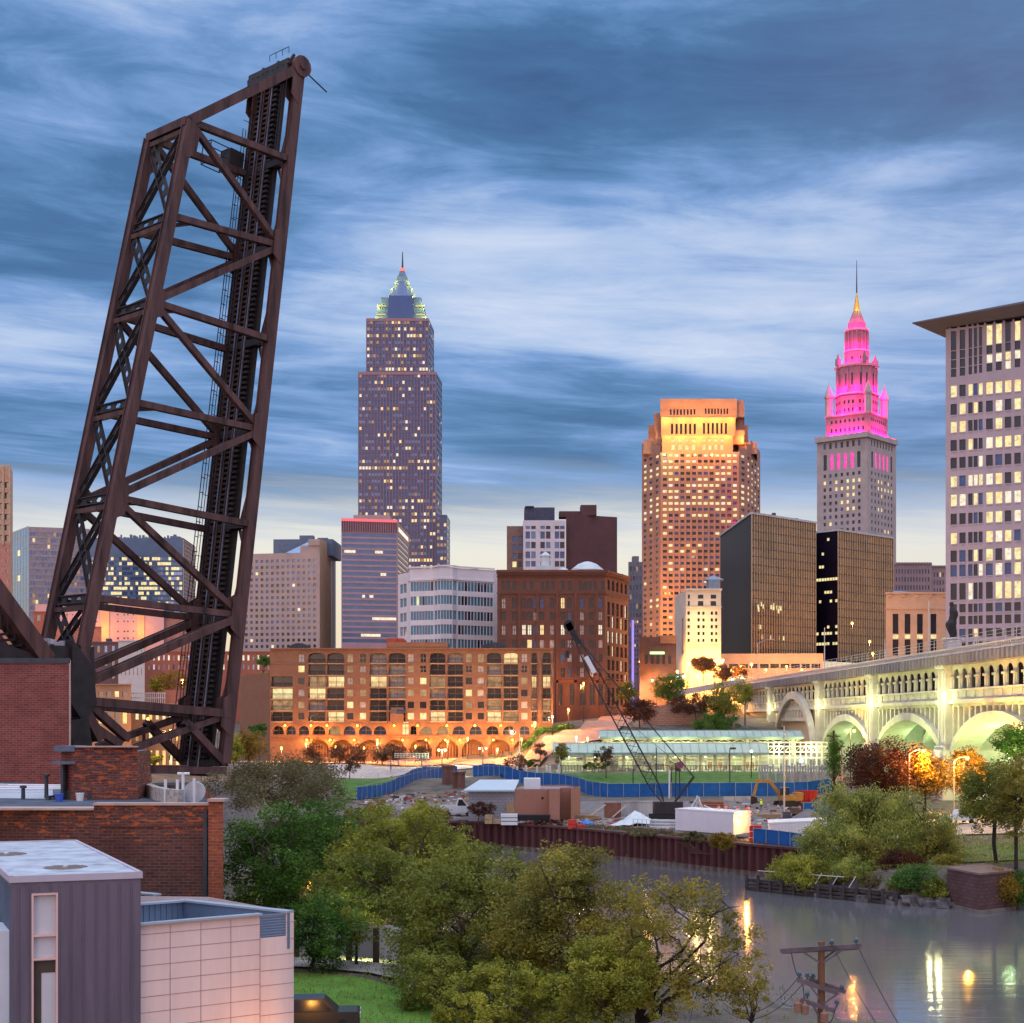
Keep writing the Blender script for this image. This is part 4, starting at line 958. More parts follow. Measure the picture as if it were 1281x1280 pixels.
# ================================================================ APARTMENTS, WAREHOUSE
M_APT = brick('apartment_brick', (.29, .135, .085), (.23, .105, .066), (.28, .16, .11), .5, .2, .25)
D = 420
b = Bld('apartment_building', 'long orange brown brick apartment block with balconies over two rows of arches', 'apartment building', (X(510, D), D, 10))
A, Q = C2(338, D), C2(692, D); W = math.dist(A, Q)
U = lambda px: (px - 338) / 354 * W
V = lambda py: Z(py, D)
r = random.Random(12)
LW = [L_WARM, L_DIM, L_DIM, L_CURT := mat('curtain', (.55, .46, .42), .6, .25, 1.4), L_CURT, G_DARK, G_DARK]
rows6 = [(818, 828.5), (833, 841), (848, 856), (863, 871), (878, 886), (892, 900)]
rects = []
singles = [377, 438, 454, 514, 529.5, 586.5, 601.5, 656]
bal = [(386, 407), (409.5, 430.5), (463, 483.5), (486.5, 507), (538, 557), (560, 579), (609.5, 627), (630, 648), (665, 671.5), (679, 689)]
for j, (y0, y1) in enumerate(rows6):
    for c in singles: rects.append((U(c - 3.9), U(c + 3.9), V(y1), V(y0), r.choice(LW), .5 if j == 0 else 0, .35))
    if j: pass
by = [(817, 829.5), (831.5, 844.3), (846.5, 859.2), (861.4, 874), (876.2, 888.8), (891, 902.5)]
BR = []
for j, (y0, y1) in enumerate(by):
    for k, (a, c) in enumerate(bal):
        m_ = r.choice([G_DARK, G_DARK, G_DARK, G_DARK, L_DIM, L_WARM, L_CURT, G_DARK]); 
        rects.append((U(a), U(c), V(y1), V(y0), m_, .35 if j == 0 else 0, 1.7)); BR.append((U(a), U(c), V(y1)))
for j, (y0, y1) in enumerate(by[2:]):
    rects.append((U(339.5), U(366), V(y1), V(y0), [G_DARK, L_YEL, L_DIM, G_DARK][j], 0, 1.7)); BR.append((U(339.5), U(366), V(y1)))
ar1 = [(341, 355), (358, 370), (374, 386.5), (391, 407), (411, 426), (430, 444.5), (449, 465), (468, 483), (513, 521), (525, 541), (546, 561), (566, 582), (587, 603), (608, 624), (629, 645), (650, 663), (668, 682)]
for a, c in ar1: rects.append((U(a), U(c), V(919), V(908.5), r.choice([G_DARK, G_BLUE, L_DIM, G_DARK]), 1.0, 2.4))
rects.append((U(503), U(511.5), V(919), V(903), L_YEL, 0, .3))
ar2 = [(386, 411), (414, 442), (449, 476), (480, 507), (512, 540), (545, 573), (578, 606), (611, 638), (643, 668)]
for a, c in ar2: rects.append((U(a), U(c), V(947), V(925.5), None, .9, 2.6))
b.face(A, Q, 9, V(812), rects, .35)
b.wall.box(A[0], Q[0], D + 2.75, D + 2.9, 9, V(920), 2)           # back of the lower arcade
bk = [(Q[0], D + 22), (A[0], D + 22)]
b.rest([Q] + bk + [A], 9, V(812)); b.roof([A, Q] + bk, V(812) - .5, 1)
b.wall.box(X(485, D), X(560, D), D - .25, D + 14, V(812) + .01, V(803.5))
b.face(C2(300, D + 24), C2(337.9, D + .1), 9, V(842), [], mi=0); b.roof([C2(300, D + 24), C2(337.9, D), (X(367, D), D + 20), (X(330, D), D + 40)], V(842), 1)
# string courses
for y, o in [(811.5, .5), (830.2, .12), (905.5, .25), (921.5, .35), (924.2, .15)]: b.wall.box(A[0] - .1, Q[0] + .1, D - o, D - .01, V(y + .9), V(y - .6))
b.wall.box(X(673.5, D), X(677.5, D), D - .9, D - .01, V(905), V(826)); 
b.wall.hexa([(X(489, D), D - 3, V(905)), (X(505, D), D - 3, V(905)), (X(505, D), D - .3, V(905)), (X(489, D), D - .3, V(905)), (X(489, D), D - 3, V(893)), (X(505, D), D - 3, V(893)), (X(505, D), D - .3, V(885)), (X(489, D), D - .3, V(885))])
b.finish([M_APT, ROOFD, mat('arcade_fence', (.30, .16, .10), .8)], bars=(mat('window_frame_tan', (.33, .22, .16), .7), .12), limit=100)
M_RAIL = mat('dark_railing', (.035, .03, .035), .5)
for (u0, u1, z) in BR:
    mb = MB(); x0, x1 = A[0] + u0, A[0] + u1
    mb.box(x0, x1, D - .12, D - .06, z + .95, z + 1.05); mb.box(x0, x1, D - .12, D - .06, z + .1, z + .18)
    n = max(4, int((x1 - x0) / .34))
    for k in range(n + 1): mb.box(x0 + (x1 - x0) * k / n - .035, x0 + (x1 - x0) * k / n + .035, D - .12, D - .06, z + .1, z + 1.0)
    mb.build('balcony_railing', M_RAIL, b.T, uv=False)
mb = MB()
for (u0, u1, z) in BR: mb.box(A[0] + u0 - .1, A[0] + u1 + .1, D - .22, D - .01, z - .28, z - .02)
mb.build('balcony_slabs', mat('slab_tan', (.42, .27, .19), .8), b.T, kind='stuff')
mb = MB()
for px in np.arange(386, 668, 3.6): mb.box(X(px, D) - .16, X(px, D) + .16, D + 1.2, D + 1.5, 9.5, V(931))
mb.build('arcade_fence', mat('fence_rust', (.32, .15, .09), .8), b.T, kind='stuff')
for (a, c, h, lb) in [(357, 382, 9, 0), (601, 634, 10, 0)]:
    mb = MB(); n = 7
    for k in range(n):
        u = a + (c - a) * k / n; hh = h * (.55 + .45 * math.sin(PI * (k + .5) / n)); mb.box(X(u, D), X(u + (c - a) / n * .9, D), D + 6, D + 11, V(812) - .5, V(812) + hh * .21)
    mb.build('roof_plant', ROOFD, b.T)
mb = MB(); mb.box(X(474, D), X(496, D), D + 26, D + 40, V(812), V(792)); tb = mb.build('roof_house', mat('red_render', (.50, .09, .05), .8), b.T)
mb = MB(); mb.poly([(X(497, D), D - 3.05, V(892.2)), (X(508, D), D - 3.05, V(892.2)), (X(508, D), D - .3, V(885.5)), (X(497, D), D - .3, V(885.5))]); mb.build('skylight', G_MIR, b.T)

D = 480; M_WR = brick('warehouse_brick', (.185, .080, .060), (.155, .066, .050), (.14, .07, .055), .6, .22, .3)
b = Bld('warehouse', 'dark red brown brick warehouse with arched windows and pale rooftop dome', 'warehouse', (X(700, D), D, 15))
A, M_, Q = C2(622, D), C2(757, D), C2(786, D + 22); W, W2 = math.dist(A, M_), math.dist(M_, Q)
U = lambda px: (px - 622) / 135 * W
V = lambda py: Z(py, D)
rects = []; r = random.Random(5)
cc = [630, 643.5, 655.5, 662.5, 669.5, 678, 690.5, 704, 712.5, 728, 740, 751]
for c in [629.5, 636, 643.5, 656, 665, 678.5, 685, 691.5, 704, 712.5, 726, 732, 738, 744.5, 754]: rects.append((U(c - 2.1), U(c + 2.1), V(738), V(727.5), G_DARK, .9))
for (y0, y1, arch, pl) in [(748, 761, .9, .05), (765.5, 776, 0, .10), (782, 794, 0, .8), (800.5, 810.5, 0, .3), (818, 828, 0, .12), (835.5, 847, 0, .12)]:
    for c in cc: rects.append((U(c - 2.7), U(c + 2.7), V(y1), V(y0), r.choice([L_WARM, L_PALE, L_CURT]) if r.random() < pl else r.choice([G_DARK, G_DARK, L_CURT, G_BLUE]), arch))
for c in (630, 641, 652, 664, 682, 700, 716, 729, 741, 751): rects.append((U(c - 3.6), U(c + 3.6), V(882), V(856), r.choice([G_DARK, G_DARK, L_ORG]), 0))
b.face(A, M_, 12, V(714), rects, .45)
rr = []
for (y0, y1, arch, pl) in [(724, 737, .9, .0), (752, 768, 0, .5), (770, 784, 0, .45), (789, 803, 0, .5), (807, 820, 0, .45), (825, 838, 0, .4), (842, 852, 0, .3), (860, 882, 0, .15)]:
    for i in range(5): u = W2 * (.1 + .185 * i); rr.append((u, u + W2 * .1, V(y1), V(y0), r.choice([L_WARM, L_PALE]) if r.random() < pl else G_DARK, arch))
b.face(M_, Q, 12, V(714), rr, .45)
b.rest([Q, back(Q, 30), back(A, 34), A], 12, V(714)); b.roof([A, M_, Q, back(Q, 30), back(A, 34)], V(714) - .6, 1)
ux2 = ((Q[0] - M_[0]) / W2, (Q[1] - M_[1]) / W2); n2_ = (ux2[1], -ux2[0])
for (y0, y1, o) in [(716.5, 713.2, .8), (719, 716.5, .45), (743, 741.5, .3), (854, 851, .35), (849.5, 848.3, .2), (722, 721, .25)]:
    b.wall.box(A[0] - .2, M_[0], D - o, D - .01, V(y0), V(y1)); b.wall.obox(M_, ux2, n2_, V(y0), V(y1), 0.02, W2, .01, o)
for px in np.arange(622.5, 757, 2.4): b.wall.box(X(px, D), X(px + 1.1, D), D - .62, D - .46, V(720.5), V(717.5))
for px in [624, 649.5, 672.5, 697, 720, 747]: b.wall.box(X(px - 1.6, D), X(px + 1.6, D), D - .35, D - .01, 13, V(741))
b.wall.box(X(725, D), X(786, D), D + 22, D + 40, V(714), V(709.5))
b.finish([M_WR, ROOF], bars=(mat('window_frame_brown', (.12, .06, .05), .7), .13))
M_PALE = mat('pale_metal', (.50, .54, .58), .5, .1, .4)
mb = MB(); mb.lathe((X(738, D), D + 16, V(714) - .5), [(5.1, 0), (5.1, 2.0), (5.3, 2.1), (4.6, 2.7), (3.0, 4.0), (1.2, 4.7), (.2, 4.9)], 16); mb.box(X(718, D), X(732, D), D + 12, D + 20, V(714) - .5, V(706)); mb.build('dome', M_PALE, b.T)
mb = MB(); c = (X(683, D), D + 8); mb.box(X(671, D), X(694, D), D + 4, D + 12, V(714) - .5, V(706)); mb.lathe((*c, V(706)), [(1.4, 0), (1.4, 3.2), (1.8, 3.3), (.8, 4.2), (.1, 4.6)], 8); mb.build('cupola', M_PALE, b.T)
mb = MB(); mb.lathe((X(706, D), D + 9, V(714) - .5), [(1.9, 0), (1.9, 1.3), (1.2, 1.9), (.2, 2.3)], 10); mb.build('roof_vent', M_PALE, b.T)

# ---------------------------------------------------------------- low blocks seen through the raised bridge
def low_block(name, label, cat, pxa, pxb, yt, yb, D, c, fl, wallm, pk=None, wf=.5, hf=.7, arch=0, depth=20, roofm=None, u=(.04, .96), group=None):
    b = Bld(name, label, cat, (X((pxa + pxb) / 2, D), D, 8), group); A, Q = C2(pxa, D), C2(pxb, D)
    rs = grid(math.dist(A, Q), c, [(Z(y1, D), Z(y0, D)) for y0, y1 in fl], u, wf, hf, pk, arch) if c else []
    b.face(A, Q, 6, Z(yt, D), rs, .3); B = [back(Q, depth), back(A, depth)]; b.rest([Q] + B + [A], 6, Z(yt, D)); b.roof([A, Q] + B, Z(yt, D) - .35, 1)
    b.wall.box(A[0] - .15, Q[0] + .15, D - .3, D - .01, Z(yt + 1.4, D), Z(yt, D) + .05)
    b.finish([wallm, roofm or M_PALE]); return b
M_RB = brick('red_brick', (.44, .13, .085), (.40, .115, .075), (.38, .2, .15), .5, .2, .2)
M_DB = brick('mauve_brick', (.20, .105, .11), (.17, .09, .095), (.2, .14, .14), .5, .2, .2)
low_block('red_brick_row', 'long red brick row with rows of small pale windows behind the raised bridge', 'building', 176, 352, 815, 860, 560, 26, [(819, 827), (830.5, 838.5)], M_RB, picker(101, .25, [L_PALE, L_CURT], [G_BLUE, G_MIR, L_CURT]), .38, .8)
low_block('brick_building', 'dark red brick building with blank upper wall beside the bridge tower', 'building', 42, 64, 765, 860, 560, 2, [(768, 778)], M_RB, lambda i, j: G_DARK)
low_block('brick_building', 'brownish brick building with stepped roof seen between the bridge chords', 'building', 60, 127, 784, 860, 530, 0, [], mat('brown_stucco', (.27, .13, .12), .85))
b = low_block('loft_block', 'mauve brick loft block with tall dark windows beside a white wall', 'building', 98, 148, 803, 870, 480, 5, [(807, 817), (823, 834), (840, 850)], M_DB, picker(103, .12, [L_DIM], [G_BLUE, G_DARK]), .42, .8)
mb = MB(); mb.box(X(124, 480), X(129, 480), 488, 491, Z(803, 480) - .4, Z(797, 480)); mb.build('roof_plant', ROOFD, b.T)
low_block('white_building', 'white painted building with narrow dark slit windows and blank wall', 'building', 148, 181, 801, 880, 470, 6, [(808, 817), (834, 846)], mat('white_paint_wall', (.60, .53, .52), .85, .1), lambda i, j: G_DARK, .16, .8)
low_block('brown_brick_shop', 'brown brick two storey building with lit upper windows and pale flat roof', 'building', 88, 164, 856, 985, 330, 7, [(864.5, 872.5), (888, 906)], brick('shop_brick', (.34, .20, .13), (.30, .17, .11), (.3, .2, .15), .4, .16, .2), picker(104, .75, [L_YEL, L_WARM, L_ORG], [G_DARK]), .55, .9)
b = low_block('tan_shop', 'tan low building with row of lit tall windows under the white terrace rail', 'building', 164, 246, 880, 985, 340, 9, [(885, 901), (912, 928), (938, 958)], brick('tan_shop_brick', (.46, .25, .15), (.40, .21, .13), (.36, .24, .18), .4, .16, .2), picker(105, .6, [L_YEL, L_WARM, L_ORG], [G_DARK, L_DIM]), .5, .9)
D = 340; mb = MB()
for px in np.arange(164, 208, 2.6): mb.box(X(px, D) - .06, X(px, D) + .06, D + .3, D + .4, Z(880, D) - .3, Z(867, D))
for y in (867, 873): mb.box(X(164, D), X(207, D), D + .3, D + .4, Z(y, D) - .08, Z(y, D) + .08)
mb.build('terrace_rail', mat('rail_white', (.6, .6, .6), .6), b.T)
mb = MB(); mb.box(X(203, D), X(219, D), D + 2, D + 9, Z(880, D) - .4, Z(863, D)); mb.build('chimney_block', M_RB, b.T)
low_block('pale_flats', 'pale flat roofed building right of the tan shop under the raised bridge', 'building', 219, 262, 871, 985, 350, 4, [(880, 893), (905, 918), (935, 950)], mat('pale_flat_wall', (.52, .40, .32), .85), picker(106, .5, [L_YEL, L_ORG], [G_DARK]), .5, .9)

# ================================================================ VIADUCT
M_VI = mat('viaduct_concrete', (.56, .55, .47), .85, .14, .35, bump=.2); M_VD = mat('fascia_dark', (.24, .22, .25), .85, .25, .8, streak=True); M_VR = mat('rail_concrete', (.50, .45, .47), .8, .1)
vb = Bld('viaduct', 'long floodlit pale concrete arch viaduct with colonnaded upper tier climbing past the right edge', 'bridge', (77, 350, 6))
def vy(y): return (80 - 6 * (y - 250) / 270, y)
O, Qv = Vector(vy(540)), Vector(vy(150)); LV = (Qv - O).length; vux = (Qv - O) / LV; vn = Vector((vux.y, -vux.x))
def vp(s, n, z): return (O.x + vux.x * s + vn.x * n, O.y + vux.y * s + vn.y * n, z)
S = lambda y: (540 - y) / 390 * LV
piers = [S(506), S(462), S(396), S(343), S(290), S(237), S(184)]
rects = []
for a, c in zip(piers[:-1], piers[1:]):
    n = max(5, round((c - a - 5) / 4.9)); w_ = (c - a - 5) / n
    for k in range(n):
        u = a + 2.5 + w_ * (k + .5); rects.append((u - w_ * .33, u + w_ * .33, 26.1, 29.7, None, .9, .3))
vb.face(vp(0, 0, 0)[:2], vp(LV, 0, 0)[:2], 24.3, 30.3, rects, .3)
vb.wall.obox(O, vux, vn, 24.3, 30.3, 0, LV, -25.4, -25); iw_ = MB(); iw_.obox(O, vux, vn, 24.32, 30.28, 1, LV - 1, -4.4, -4.0); iw_.build('shade_wall', mat('shade_concrete', (.05, .05, .055), .9, .2), vb.T)            # far side wall; added dark inner wall stands in for shade in the colonnade
vb.wall.obox(O, vux, vn, 23.7, 24.29, 0, LV, -25.5, .35)          # lower deck
cap = vb.wall
for r_ in rects:      # column capitals and low parapet panels
    pass
for u in [((r_[0] + r_[1]) / 2) for r_ in rects]:
    vb.wall.obox(O, vux, vn, 24.5, 25.7, u - 1.25, u + 1.25, .01, .14)
for a, c in zip(piers[:-1], piers[1:]):
    n = max(5, round((c - a - 5) / 4.9)); w_ = (c - a - 5) / n
    for k in range(n + 1):
        u = a + 2.5 + w_ * k; vb.wall.obox(O, vux, vn, 28.0, 28.4, u - w_ * .24, u + w_ * .24, .01, .3); vb.wall.obox(O, vux, vn, 26.1, 28.0, u - .35, u + .35, .01, .22)
vb.wall.obox(O, vux, vn, 25.75, 26.1, 0, LV, .01, .45); vb.wall.obox(O, vux, vn, 23.5, 24.2, 0, LV, .36, .6)
vb.finish([M_VI])
mb = MB(); mb.obox(O, vux, vn, 30.31, 32.2, -60, LV, -26.2, 1.5); mb.build('deck', M_VD, vb.T)
mb = MB(); mb.obox(O, vux, vn, 30.6, 32.0, -20, LV, 1.505, 1.62)
for k in range(int(LV / 2.2)): mb.obox(O, vux, vn, 30.35, 32.15, k * 2.2, k * 2.2 + .35, 1.63, 1.9)
mb.build('fascia', M_VD, vb.T)
mb = MB(); mb.obox(O, vux, vn, 32.21, 32.5, -60, LV, .7, 1.5); mb.obox(O, vux, vn, 33.1, 33.4, -60, LV, .8, 1.4)
for k in range(int((LV + 60) / 1.1)): mb.obox(O, vux, vn, 32.5, 33.1, k * 1.1 - 60, k * 1.1 - 59.5, .9, 1.3)
mb.build('parapet', M_VR, vb.T)
mb = MB()
for k in range(int(LV / 5)): mb.tube(vp(k * 5, 1.1, 33.4), vp(k * 5, 1.1, 35.2), .05, n=5)
for z in (34.0, 34.6, 35.2): mb.tube(vp(0, 1.1, z), vp(LV, 1.1, z), .04, n=5)
mb.build('safety_rail', mat('galvanised', (.5, .5, .52), .5, metal=.5), vb.T)
for i, s in enumerate(piers):
    mb = MB(); mb.obox(O, vux, vn, 2, 30.6, s - 2.3, s + 2.3, -25.6, 1.2); mb.obox(O, vux, vn, 30.0, 30.55, s - 2.7, s + 2.7, 1.21, 1.7)
    mb.obox(O, vux, vn, 2, 15.2, s - 3.4, s + 3.4, -26, 2.0); mb.obox(O, vux, vn, 15.21, 15.9, s - 3.0, s + 3.0, 1.21, 1.7)
    for o in (-1.2, 1.2): mb.obox(O, vux, vn, 16.5, 29.5, s + o - .35, s + o + .35, 1.21, 1.4)
    mb.build('pier', M_VI, vb.T)
def arch_rib(s0, s1, zs, zc, n0, n1, th, name='arch_rib'):
    mb = MB(); N = 28; ring_ = []
    for k in range(N + 1):
        t = k / N * 2 - 1; z = zs + (zc - zs) * math.sqrt(max(0, 1 - t * t)) * .55 + (zc - zs) * (1 - t * t) * .45
        ring_.append((s0 + (s1 - s0) * k / N, z))
    for (a, z0), (c, z1) in zip(ring_[:-1], ring_[1:]):
        mb.hexa([vp(a, n1, z0), vp(c, n1, z1), vp(c, n0, z1), vp(a, n0, z0), vp(a, n1, z0 + th * (1 + .6 * abs(a - (s0 + s1) / 2) / (s1 - s0))), vp(c, n1, z1 + th * (1 + .6 * abs(c - (s0 + s1) / 2) / (s1 - s0))), vp(c, n0, z1 + th), vp(a, n0, z0 + th)])
    mb.build(name, M_VI, vb.T); return ring_
def ring_z(ring_, s):
    for (a, z0), (c, z1) in zip(ring_[:-1], ring_[1:]):
        if a <= s <= c: return z0 + (z1 - z0) * (s - a) / (c - a)
    return ring_[0][1]
for a, c in list(zip(piers[:-1], piers[1:]))[2:] + [(piers[-1], piers[-1] + 50)]:
    for (n0, n1) in [(.6, -4.5), (-9, -12.5), (-20, -24.5)]:
        rg = arch_rib(a + 2.6, c - 2.6, 13.5, 20.6, n0, n1, 1.5)
    n = 15
    for k in range(n + 1):
        s = a + 2.6 + (c - a - 5.2) * k / n; z = ring_z(rg, s) + 1.3
        cols_ = MB(); far_ = MB()
        if z < 23.4: cols_.obox(O, vux, vn, z, 23.7, s - .42, s + .42, -4.2, -.1); far_.obox(O, vux, vn, z, 23.7, s - .42, s + .42, -24, -20.4)
        if k < n and z < 23:
            sm = s + (c - a - 5.2) / n / 2; cols_.obox(O, vux, vn, 23.0, 23.7, s + .42, s + (c - a - 5.2) / n - .42, -.9, -.15)
        cols_.build('spandrel_column', M_VI, vb.T); far_.build('spandrel_column', M_VI, vb.T)
for a, c in list(zip(piers[:-1], piers[1:]))[:2]:   # closed end spans with a tall portal arch
    mb = MB(); mb.obox(O, vux, vn, 5, 23.7, a + 2.3, c - 2.3, -24, -.4); 
    mb.build('end_wall', mat('portal_wall', (.50, .40, .28), .85, .1), vb.T)
mb = MB(); mb.obox(O, vux, vn, 5, 30, 0, piers[0] - 2.3, -24, -.2); mb.build('abutment', M_VI, vb.T)
arch_rib(piers[1] + 10, piers[2] - 6, 13, 26.5, 1.6, .2, 2.0, 'portal_arch')
mb = MB(); a0, c0 = piers[1] + 13, piers[2] - 9
for k in range(9):
    s = a0 + 6 + (c0 - a0 - 12) * k / 8; mb.obox(O, vux, vn, 21.5, 23.6, s - .5, s + .5, .05, .6)
mb.obox(O, vux, vn, 20.6, 21.5, a0 + 2, c0 - 2, .05, .8); mb.build('portal_screen', M_VI, vb.T)
mb = MB(); N = 10; sm = (a0 + c0) / 2
pts_ = [vp(sm + 10 * math.cos(PI * k / N), -.35, 11 + 7 * math.sin(PI * k / N)) for k in range(N + 1)]; mb.poly(pts_ + [vp(sm - 10, -.35, 7), vp(sm + 10, -.35, 7)]); mb.build('portal_mouth', mat('portal_inner', (.55, .30, .18), .8), vb.T)
GW = (.90, 1.0, .30)
for i, (a, c) in enumerate(list(zip(piers[:-1], piers[1:]))):
    for f in (.22, .78):
        s = a + (c - a) * f; light('SPOT', vp(s, 15, 9.5), 17500, GW, vb.T, .6, vp(s, 0, 26), 88, .7)
        if i > 1: light('POINT', vp(s, -7, 15.5), 2000, (.62, 1.0, .42), vb.T, .8)
for s in piers: light('SPOT', vp(s, 5.5, 9), 5500, (1.0, .92, .50), vb.T, .4, vp(s, 0.5, 27), 60, .7)
for s in piers[1:]: light('POINT', vp(s + 2.9, 2.6, 24.6), 700, (1, .95, .45), vb.T, .3); light('POINT', vp(s - 2.9, 2.6, 24.6), 700, (1, .95, .45), vb.T, .3)
light('POINT', vp(sm, 4, 12), 5200, (1, .55, .18), vb.T, .5); light('POINT', vp(sm - 30, 3, 10), 2600, (1, .7, .3), vb.T, .5)
# dark sculpture on the pier
s = piers[4]; c = vp(s, -.8, 33.4)
t_ = T('statue', 'tall dark twisting silhouette of a statue on a pale pedestal above a viaduct pier', 'statue', c)
mb = MB(); mb.box(c[0] - 1.3, c[0] + 1.3, c[1] - 1.3, c[1] + 1.3, 30.62, 35.2); mb.box(c[0] - 1.6, c[0] + 1.6, c[1] - 1.6, c[1] + 1.6, 35.2, 35.5); mb.build('pedestal', M_VR, t_)
mb = MB(); prof = [(.55, 0, .15), (.75, .8, .1), (.95, 1.9, -.25), (1.0, 2.6, -.3), (.72, 3.3, 0), (.80, 4.1, .25), (.78, 4.8, .2), (.5, 5.4, 0), (.34, 5.7, -.12), (.42, 6.1, -.18), (.30, 6.5, -.15)]
rings = []
for r_, z, o in prof:
    rings.append([(c[0] + o + r_ * math.cos(k / 10 * 2 * PI), c[1] + r_ * .7 * math.sin(k / 10 * 2 * PI), 35.5 + z) for k in range(10)])
for a, q in zip(rings[:-1], rings[1:]):
    for k in range(10): mb.poly([a[k], a[(k + 1) % 10], q[(k + 1) % 10], q[k]])
mb.poly(rings[-1]); mb.build('figure', mat('dark_bronze', (.02, .02, .025), .5), t_, smooth=True)
# ================================================================ STREET LAMPS
M_POLE = mat('lamp_pole', (.03, .03, .035), .5); M_GALV = MATS['galvanised']
B_ORG = emis('bulb_sodium', (1.0, .38, .04), 11); B_WHT = emis('bulb_white', (1.0, .82, .52), 6); B_GRN = emis('bulb_green_white', (.80, 1.0, .50), 5)
LC = {'o': ((1.0, .40, .07), B_ORG), 'w': ((1.0, .62, .30), B_WHT), 'g': ((.80, 1.0, .50), B_GRN)}
def lamp(px, py, D, col, e, label, style='post', r=.26, group='street lamps', base=None):
    h = P(px, py, D); z0 = gz(h.x, h.y) if base is None else base
    if h.z - z0 < 2.2: z0 = h.z - 4.0
    t_ = T('street_lamp', label, 'street lamp', (h.x, h.y, z0), group)
    c, bm = LC[col]
    mb = MB(); mb.tube((h.x, h.y, z0), (h.x, h.y, z0 + .7), .16, .13, 8)
    if style == 'post':
        mb.tube((h.x, h.y, z0), (h.x, h.y, h.z - .3), .085, .06, 8); mb.lathe((h.x, h.y, h.z - .34), [(.08, 0), (.2, .1), (.2, .14)], 8); mb.build('pole', M_POLE, t_, uv=False)
        mb = MB(); mb.lathe((h.x, h.y, h.z - .2), [(r * .7, 0), (r, .18), (r * .85, .4), (r * .3, .58)], 10); mb.build('globe', bm, t_, uv=False)
        light('POINT', (h.x, h.y - .45, h.z - .45), e * (1.5 if D > 380 else 1.1), c, t_, .12)
    elif style == 'twin':
        mb.tube((h.x, h.y, z0), (h.x, h.y, h.z + .2), .10, .08, 8); mb.tube((h.x - .8, h.y, h.z + .1), (h.x + .8, h.y, h.z + .1), .05); mb.build('pole', M_POLE, t_, uv=False)
        for sg in (-1, 1):
            mb = MB(); mb.sphere((h.x + sg * .8, h.y, h.z - .1), r, 10); mb.build('globe', bm, t_, uv=False)
        light('POINT', (h.x, h.y - .6, h.z - .5), e, c, t_, .12)
    else:                                        # cobra head on an arm
        sg = 1 if style == 'cobra' else -1; x0 = h.x - sg * 2.2
        mb.tube((x0, h.y, z0), (x0, h.y, h.z - .5), .11, .08, 8); mb.tube((x0, h.y, h.z - .55), (x0 + sg * 1.0, h.y, h.z + .05), .055, .05); mb.tube((x0 + sg * 1.0, h.y, h.z + .05), (h.x - sg * .2, h.y, h.z + .15), .05, .05); mb.build('pole', M_GALV, t_, uv=False)
        mb = MB(); mb.hexa([(h.x - .45, h.y - .16, h.z + .02), (h.x + .45, h.y - .16, h.z + .02), (h.x + .45, h.y + .16, h.z + .02), (h.x - .45, h.y + .16, h.z + .02), (h.x - .3, h.y - .1, h.z + .22), (h.x + .3, h.y - .1, h.z + .22), (h.x + .3, h.y + .1, h.z + .22), (h.x - .3, h.y + .1, h.z + .22)]); mb.build('head', M_GALV, t_, uv=False)
        mb = MB(); mb.sphere((h.x, h.y, h.z - .06), r * .9, 10, sz=.7); mb.build('globe', bm, t_, uv=False)
        light('POINT', (h.x, h.y - .2, h.z - .8), e * 1.5, c, t_, .12)
    return t_
for a in [(383, 931, 409, 'o', 3600, 'orange street lamp before the left end of the apartment arches'), (585, 924, 408, 'o', 4200, 'brightest orange street lamp before the apartment arches'), (652.5, 925, 400, 'o', 3200, 'orange street lamp at the foot of the uphill road'),
          (640, 916, 405, 'w', 3600, 'tall white street lamp at the bottom of the uphill road'), (691, 897, 409.5, 'w', 3600, 'white street lamp halfway up the uphill road'), (669, 905, 403.5, 'o', 3600, 'orange street lamp by the hedge beside the uphill road'), (711, 888, 419.5, 'o', 4800, 'orange street lamp near the top of the uphill road'),
          (730, 855, 470, 'o', 6000, 'tall orange street lamp before the brick warehouse corner'), (721, 923, 393, 'g', 1800, 'small greenish signal lamp above the station ramp'), (735, 924, 393, 'o', 3500, 'small orange lamp above the station ramp'), (472, 930, 405, 'g', 900, 'small green lamp among the bare trees')]: lamp(*a)
lamp(553, 938, 392, 'g', 3800, 'twin greenish white plaza lamp left of the street', 'twin', .3); lamp(604, 936, 394, 'w', 2600, 'twin white plaza lamp above the park path', 'twin', .26)
for a in [(801, 828, 545, 'o', 3500, 'orange lamp nearest the violet edged slim building'), (815, 829, 540, 'o', 4500, 'orange lamp before the brown corner building'), (862, 829, 533, 'o', 3500, 'left lamp of the orange pair before the cream hall'), (872, 829, 533, 'o', 3000, 'right lamp of the orange pair before the cream hall'),
          (894, 826, 530, 'o', 6000, 'left lamp of the bright orange pair by the dark office block'), (904, 826, 530, 'o', 6000, 'right lamp of the bright orange pair by the dark office block'), (940, 831, 545, 'o', 4000, 'orange lamp before the tan podium'), (789, 862, 512, 'w', 5000, 'bright white lamp at the warehouse corner'), (857, 862, 505, 'o', 3500, 'low orange lamp above the stone retaining wall'), (833, 838, 548, 'o', 3000, 'small orange lamp at the crossing'),
          (847, 840, 530, 'o', 2500, 'orange lamp beside the green signals')]: lamp(a[0], a[1], a[2], a[3], a[4] * 4, a[5], r=.5)
for px, py, D, e, lb in [(1066, 780, 400, 2600, 'upper orange deck lamp before the small dark office block'), (1088, 803, 395, 2600, 'lower orange deck lamp before the small dark office block'), (1092, 818, 380, 1500, 'lowest orange lamp on the viaduct deck')]: lamp(px, py, D, 'o', e, lb, 'post', .3, base=32.3)
